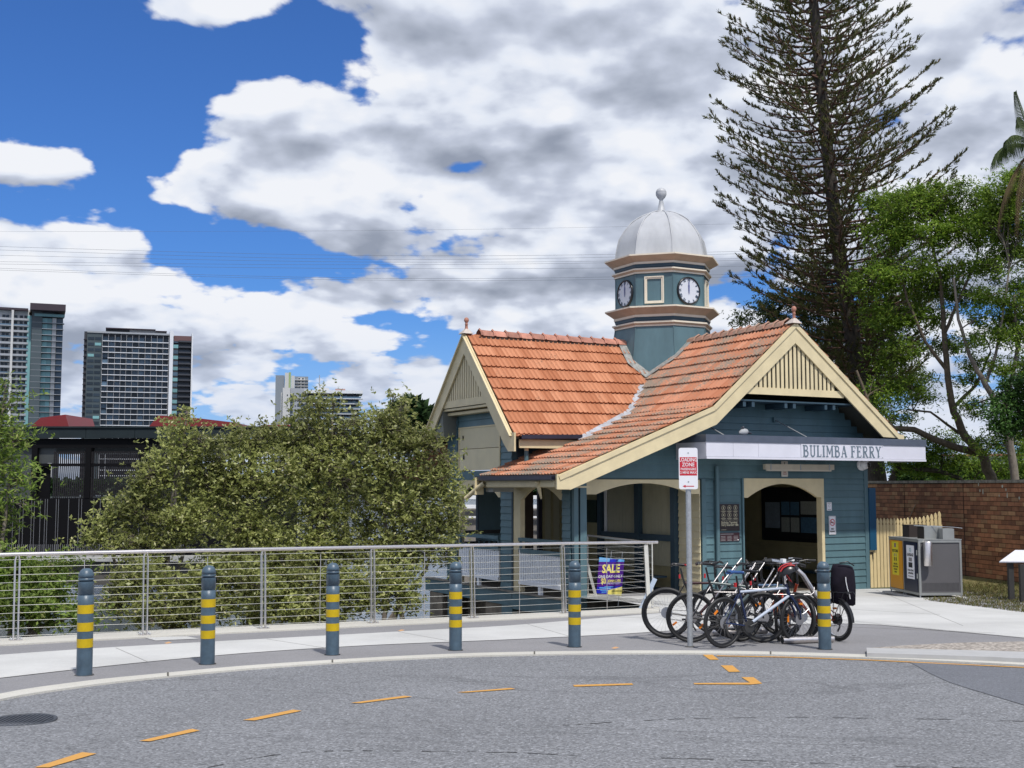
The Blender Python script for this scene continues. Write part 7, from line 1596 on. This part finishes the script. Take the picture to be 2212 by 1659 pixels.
for i in range(17):
    for a in (182, 197): link('window', wmesh[2] if (i + int(a)) % 13 == 3 else wmesh[1], T2, Matrix.Translation((X(a), .3, Z(fv(i) - 1.0))) @ Matrix.Diagonal((1.15, 1, .62, 1)))
    link('window', wmesh[2 if i % 2 else 0], T2, Matrix.Translation((X(368), .8, Z(fv(i) - 1.0))) @ Matrix.Diagonal((.95, 1, .8, 1))); link('window', wmesh[1], T2, Matrix.Translation((X(381), 1.2, Z(fv(i) - 4.0))) @ Matrix.Diagonal((2.1, 1, .5, 1)))
fb('white_fin', FCW, T2, X, Z, 359.5, 713, 367.5, 1050, -1.5, 8); fb('white_fin', FCW, T2, X, Z, 408.5, 716, 411.5, 1050, -.5, 20); fb('right_block', FCD, T2, X, Z, 368, 724, 408, 1050, 2.8, 20); fb('parapet', mat('rust_panel', (.12, .06, .06), .6), T2, X, Z, 369, 722, 408, 734, .6, 3)
fb('roof_slab', FCG, T2, X, Z, 180, 718.5, 360, 722, 0, 24); fb('roof_edge', MRN, T2, X, Z, 219, 709, 328, 711, 2, 18); fb('roof_edge', MRN, T2, X, Z, 328, 712, 353, 713.5, 2, 18); fb('roof_pavilion', PGR, T2, X, Z, 271, 711, 350, 719, 5, 16); fb('roof_pavilion', FCD, T2, X, Z, 219, 711, 271, 719, 5, 16)
T1, X, Z = far('apartment_tower', 'teal glass apartment tower with a flat overhanging dark roof, at the left edge', 615)
fb('core', FCD, T1, X, Z, 56, 680, 126, 1050, 3, 30); fb('dark_pier', FCN, T1, X, Z, 57, 672, 79.5, 1050, 0, 3); fb('roof_canopy', MRN, T1, X, Z, 52, 658, 130, 672, -6, 24); fb('roof_canopy', FCD, T1, X, Z, 53, 656.5, 76, 660, -3, 20); fb('penthouse', GLD, T1, X, Z, 60, 672, 106, 682, 1, 20); fb('rail_glass', GLT, T1, X, Z, 62, 677, 129, 683, -1, -.6); fb('left_wing', PGR, T1, X, Z, -60, 668, 50, 1050, 6, 28); fb('roof_edge', MRN, T1, X, Z, -60, 665, 48, 670, 3, 28); fb('plant_room', PGR, T1, X, Z, 24, 663, 52, 668, 12, 24); fb('recess_glass', GLT, T1, X, Z, 47, 680, 57, 1050, 4, 6); fb('pale_pier', PGR, T1, X, Z, 102, 684, 111, 1050, 1.6, 3); fb('white_pier', PGR, T1, X, Z, 12, 670, 17, 1050, 3.0, 6)
gt = lambda i: 684 + i * 12.9
mb = MB(); mb.box(0, 0, 0, 11.0 * 572 / 2609, .15, 10.4 * 615 / 2600); w1 = [mb.mesh('window', m_) for m_ in (GLT, GLS, GLD)]
for i in range(18):
    v = gt(i); fb('floor_slab', FCG, T1, X, Z, 79, v + 11.7, 128.5 - min(i, 2) * 1.6, v + 12.6, -.5, 4); fb('floor_slab', FCG, T1, X, Z, -60, v + 5.5, 50, v + 7.2, 3.5, 7); fb('balcony_glass', FCG, T1, X, Z, -60, v + 2.6, 50, v + 5.4, 3.6, 3.8) if i % 2 == 0 else fb('balcony_glass', GLS, T1, X, Z, -60, v + 2.6, 50, v + 5.4, 3.6, 3.8)
    fb('pier_joint', FCG, T1, X, Z, 57, v + 11.2, 79, v + 11.8, -.1, .3)
    link('window', w1[0], T1, Matrix.Translation((X(80), 1.8, Z(v + 11.2)))); link('window', w1[0], T1, Matrix.Translation((X(91.2), 1.8, Z(v + 11.2))) @ Matrix.Diagonal((.9, 1, 1, 1))); link('window', w1[1], T1, Matrix.Translation((X(112), 2.5, Z(v + 11.2))) @ Matrix.Diagonal((1.2, 1, 1, 1)))
    for j, u in enumerate((-8, 0, 18, 30, 40)): link('window', w1[2], T1, Matrix.Translation((X(u), 5.8, Z(v + 5.2))) @ Matrix.Diagonal((.62, 1, .95, 1)))
T3, X, Z = far('apartment_tower', 'slim distant grey tower with a green stripe, behind the pale apartment block', 1200)
fb('left_block', mat('tower_grey', (.20, .23, .27), .6), T3, X, Z, 591.5, 811, 611, 1050, 0, 20); fb('stair_core', PGR, T3, X, Z, 612, 806, 620, 1050, -4, 20); fb('green_stripe', mat('lime_panel', (.28, .36, .16), .6), T3, X, Z, 620, 805, 624.8, 1050, -4, 20); fb('stair_core', PGR, T3, X, Z, 625.5, 812, 633, 1050, -3, 20); fb('right_block', mat('tower_grey', (.20, .23, .27), .6), T3, X, Z, 633.5, 813, 662.5, 1050, 0, 20)
for i in range(9):
    v = 816 + i * 6.6; fb('floor_slab', PGR, T3, X, Z, 633, v + 4.4, 663.5, v + 5.4, -2, 0); fb('window', GLD, T3, X, Z, 641, v + .6, 645, v + 3, -.4, 0); fb('window', GLD, T3, X, Z, 649, v + .6, 653, v + 3, -.4, 0); fb('wall_panel', PGR, T3, X, Z, 640, v - .6, 655, v + 4.2, -.2, 0)
B4, X, Z = far('apartment_block', 'pale apartment block with long balconies and a white roof slab above the shrubs', 700)
fb('white_end_wall', PGR, B4, X, Z, 608, 838.5, 624, 1050, 0, 18); fb('low_annex', PGR, B4, X, Z, 604, 848, 609, 1050, 3, 18); fb('grey_bay', FCG, B4, X, Z, 624.5, 839, 662, 1050, .5, 18); fb('roof_slab', FCW, B4, X, Z, 655, 843.5, 782, 850, -3, 18); fb('core', FCD, B4, X, Z, 660, 851, 774, 1050, 2, 18); fb('plant_room', PGR, B4, X, Z, 684, 836, 708, 842.5, 6, 14); fb('roof_rail', mat('roof_rust', (.35, .22, .20), .6), B4, X, Z, 722, 837.5, 744, 842.5, 6, 7)
mb = MB(); mb.tube([(X(687), 8, Z(842)), (X(687), 8, Z(808))], .25, 5); mb.build('mast', FCG, B4)
mb = MB(); mb.box(0, 0, 0, 7 * 700 / 2609, .2, 6.6 * 700 / 2600); wq = [mb.mesh('window', m_) for m_ in (GLD, GLS)]
for i in range(9):
    v = 851 + i * 11; fb('floor_slab', FCW, B4, X, Z, 662, v + 9.6, 782, v + 11, -3, 2); fb('balcony_glass', GLS, B4, X, Z, 664, v + 6, 778, v + 9.4, -2.8, -2.6)
    for u in (666, 676, 690, 700, 711, 722, 741, 750, 760): link('window', wq[(i + int(u)) % 2], B4, Matrix.Translation((X(u), 1.6, Z(v + 8.5))))
    fb('dividing_wall', FCG, B4, X, Z, 732, v, 734.5, v + 9.6, -2, 2); fb('window', GLD, B4, X, Z, 622.5, v + 1, 630, v + 9, .2, .5); fb('window', GLD, B4, X, Z, 634.5, v + 3, 636.5, v + 5.5, .2, .5); fb('window', GLD, B4, X, Z, 617, v + 2, 619, v + 5, -.2, 0); fb('window', GLS, B4, X, Z, 643, v + 1, 655, v + 8, .2, .5); fb('balcony_edge', FCW, B4, X, Z, 640, v + 8.6, 662, v + 9.8, -1, .5)
W5, X, Z = far('apartment_block', 'white apartment block with many windows beyond the trees on the far right', 190)
fb('white_wall', FCW, W5, X, Z, 1980, 985, 2300, 1052, 0, 12); fb('roof', mat('terracotta_far', (.30, .13, .08), .8), W5, X, Z, 1975, 981, 2310, 985, -1, 12)
for i in range(4):
    for j in range(22): fb('window', GLD, W5, X, Z, 1990 + j * 14, 990 + i * 15, 1997 + j * 14, 999 + i * 15, -.2, 0)
    fb('balcony_edge', PGR, W5, X, Z, 1980, 1000.5 + i * 15, 2300, 1002 + i * 15, -1, 0)
HS, X, Z = far('house', 'small brown gabled house on the far bank beside the ferry house roof', 300)
fb('wall', mat('brown_brick_far', (.18, .10, .07), .8), HS, X, Z, 925, 893, 958, 930, 0, 8); mb = MB(); mb.prism([(X(922), Z(893)), (X(961), Z(893)), (X(942), Z(879))], lambda p, q, d: (p, d, q), -.5, 8); mb.build('roof', mat('brown_roof_far', (.20, .12, .09), .8), HS); fb('window', GLD, HS, X, Z, 936, 896, 941, 905, -.2, 0)
# wooded far shore and distant park trees: read as one mass
def mass(name, items, lm, n, ll, seed):
    r_ = np.random.default_rng(seed); C = []
    per = n // len(items)
    for u, v, ru, rv, Y in items:
        c = AT(u, v, Y); k = Y / 2600; q = r_.normal(0, 1, (per, 3)); q /= np.linalg.norm(q, axis=1)[:, None]; q *= r_.uniform(.6, 1, (per, 1)); C.append(np.array(c) + q * np.array([ru * k, ru * k * .5, rv * k]))
    o = leaves(name, np.concatenate(C), ll, ll * .6, lm, None, .2); o['kind'] = 'stuff'; return o
FARL = leafmat('far_tree_leaf', (.020, .045, .015), (.05, .09, .03), trans=.2)
r_ = random.Random(3)
mass('far_shore_woods', [(-40 + i * 36, 1052 + r_.uniform(-4, 2), 34, r_.uniform(7, 13), 600) for i in range(36)] + [(885, 888, 22, 14, 300), (900, 905, 30, 20, 300), (880, 930, 50, 30, 300), (930, 925, 45, 28, 300), (980, 930, 50, 30, 300)], FARL, 26000, 4.2, 5)
mass('distant_park_trees', [(1950 + i * 17, 1030 + r_.uniform(-8, 8), 20, r_.uniform(14, 26), 95) for i in range(18)], leafmat('park_tree_leaf', (.03, .075, .02), (.08, .14, .04), trans=.3), 12000, .6, 6)
# ---- power lines high across the river
PWM = mat('power_cable', (.12, .13, .15), .6)
LN = [((-300, 531, 800, 560, 1700, 545, 2700, 505), 'topmost'), ((-300, 524, 800, 552, 1700, 540, 2700, 497), 'second'), ((-300, 562, 800, 572, 1700, 560, 2700, 530), 'third'), ((-300, 566, 800, 580, 1700, 573, 2700, 540), 'fourth'), ((-300, 545, 800, 566, 1700, 556, 2700, 520), 'fifth'), ((-300, 570, 800, 601, 1700, 590, 2700, 560), 'sixth'), ((-300, 574, 800, 605, 1700, 596, 2700, 566), 'lowest'), ((-300, 500, 800, 498, 1700, 480, 2700, 440), 'single')]
for i, (q, w_) in enumerate(LN):
    P = [(q[j], q[j + 1]) for j in range(0, 8, 2)]; pts = [AT(u, v, 260 + i * 2) for u, v in smooth_line(P, 8)]; mb = MB(); mb.tube(pts, .026 if i < 7 else .018, 4, caps=False, smooth=False); o = mb.build('power_line', PWM)
    tag(o, ('faint power line over the river, %s of the bundle left of the clock stage' % ('second', 'topmost', 'fourth', 'fifth', 'third', 'sixth', 'lowest')[i]) if i < 7 else 'single faint power line crossing the sky above the others, level with the dome', 'power line', 'power lines over the river')
# ---- fallen leaves on the path
LB_ = mat('fallen_leaf', (.45, .26, .13), .8)
for i, (u, v, lb) in enumerate([(362, 1391, 'dry curled leaf on the path right of the first bollard'), (988, 1401 - 22, 'dry curled leaf on the concrete band left of the fourth bollard'), (866, 1364, 'orange brown leaf on the asphalt strip below the railing, middle'), (1328, 1402, 'pale leaf lying on the asphalt near the kerb by the bicycles')]):
    p = G(u, v); mb = MB(); w_ = .05; mb.add([p + Vector((-w_, 0, .012)), p + Vector((0, -.02, .006)), p + Vector((w_ * 1.2, .005, .02)), p + Vector((.01, .022, .03))], [(0, 1, 2, 3)]); o = mb.build('fallen_leaf', LB_); tag(o, lb, 'leaf')
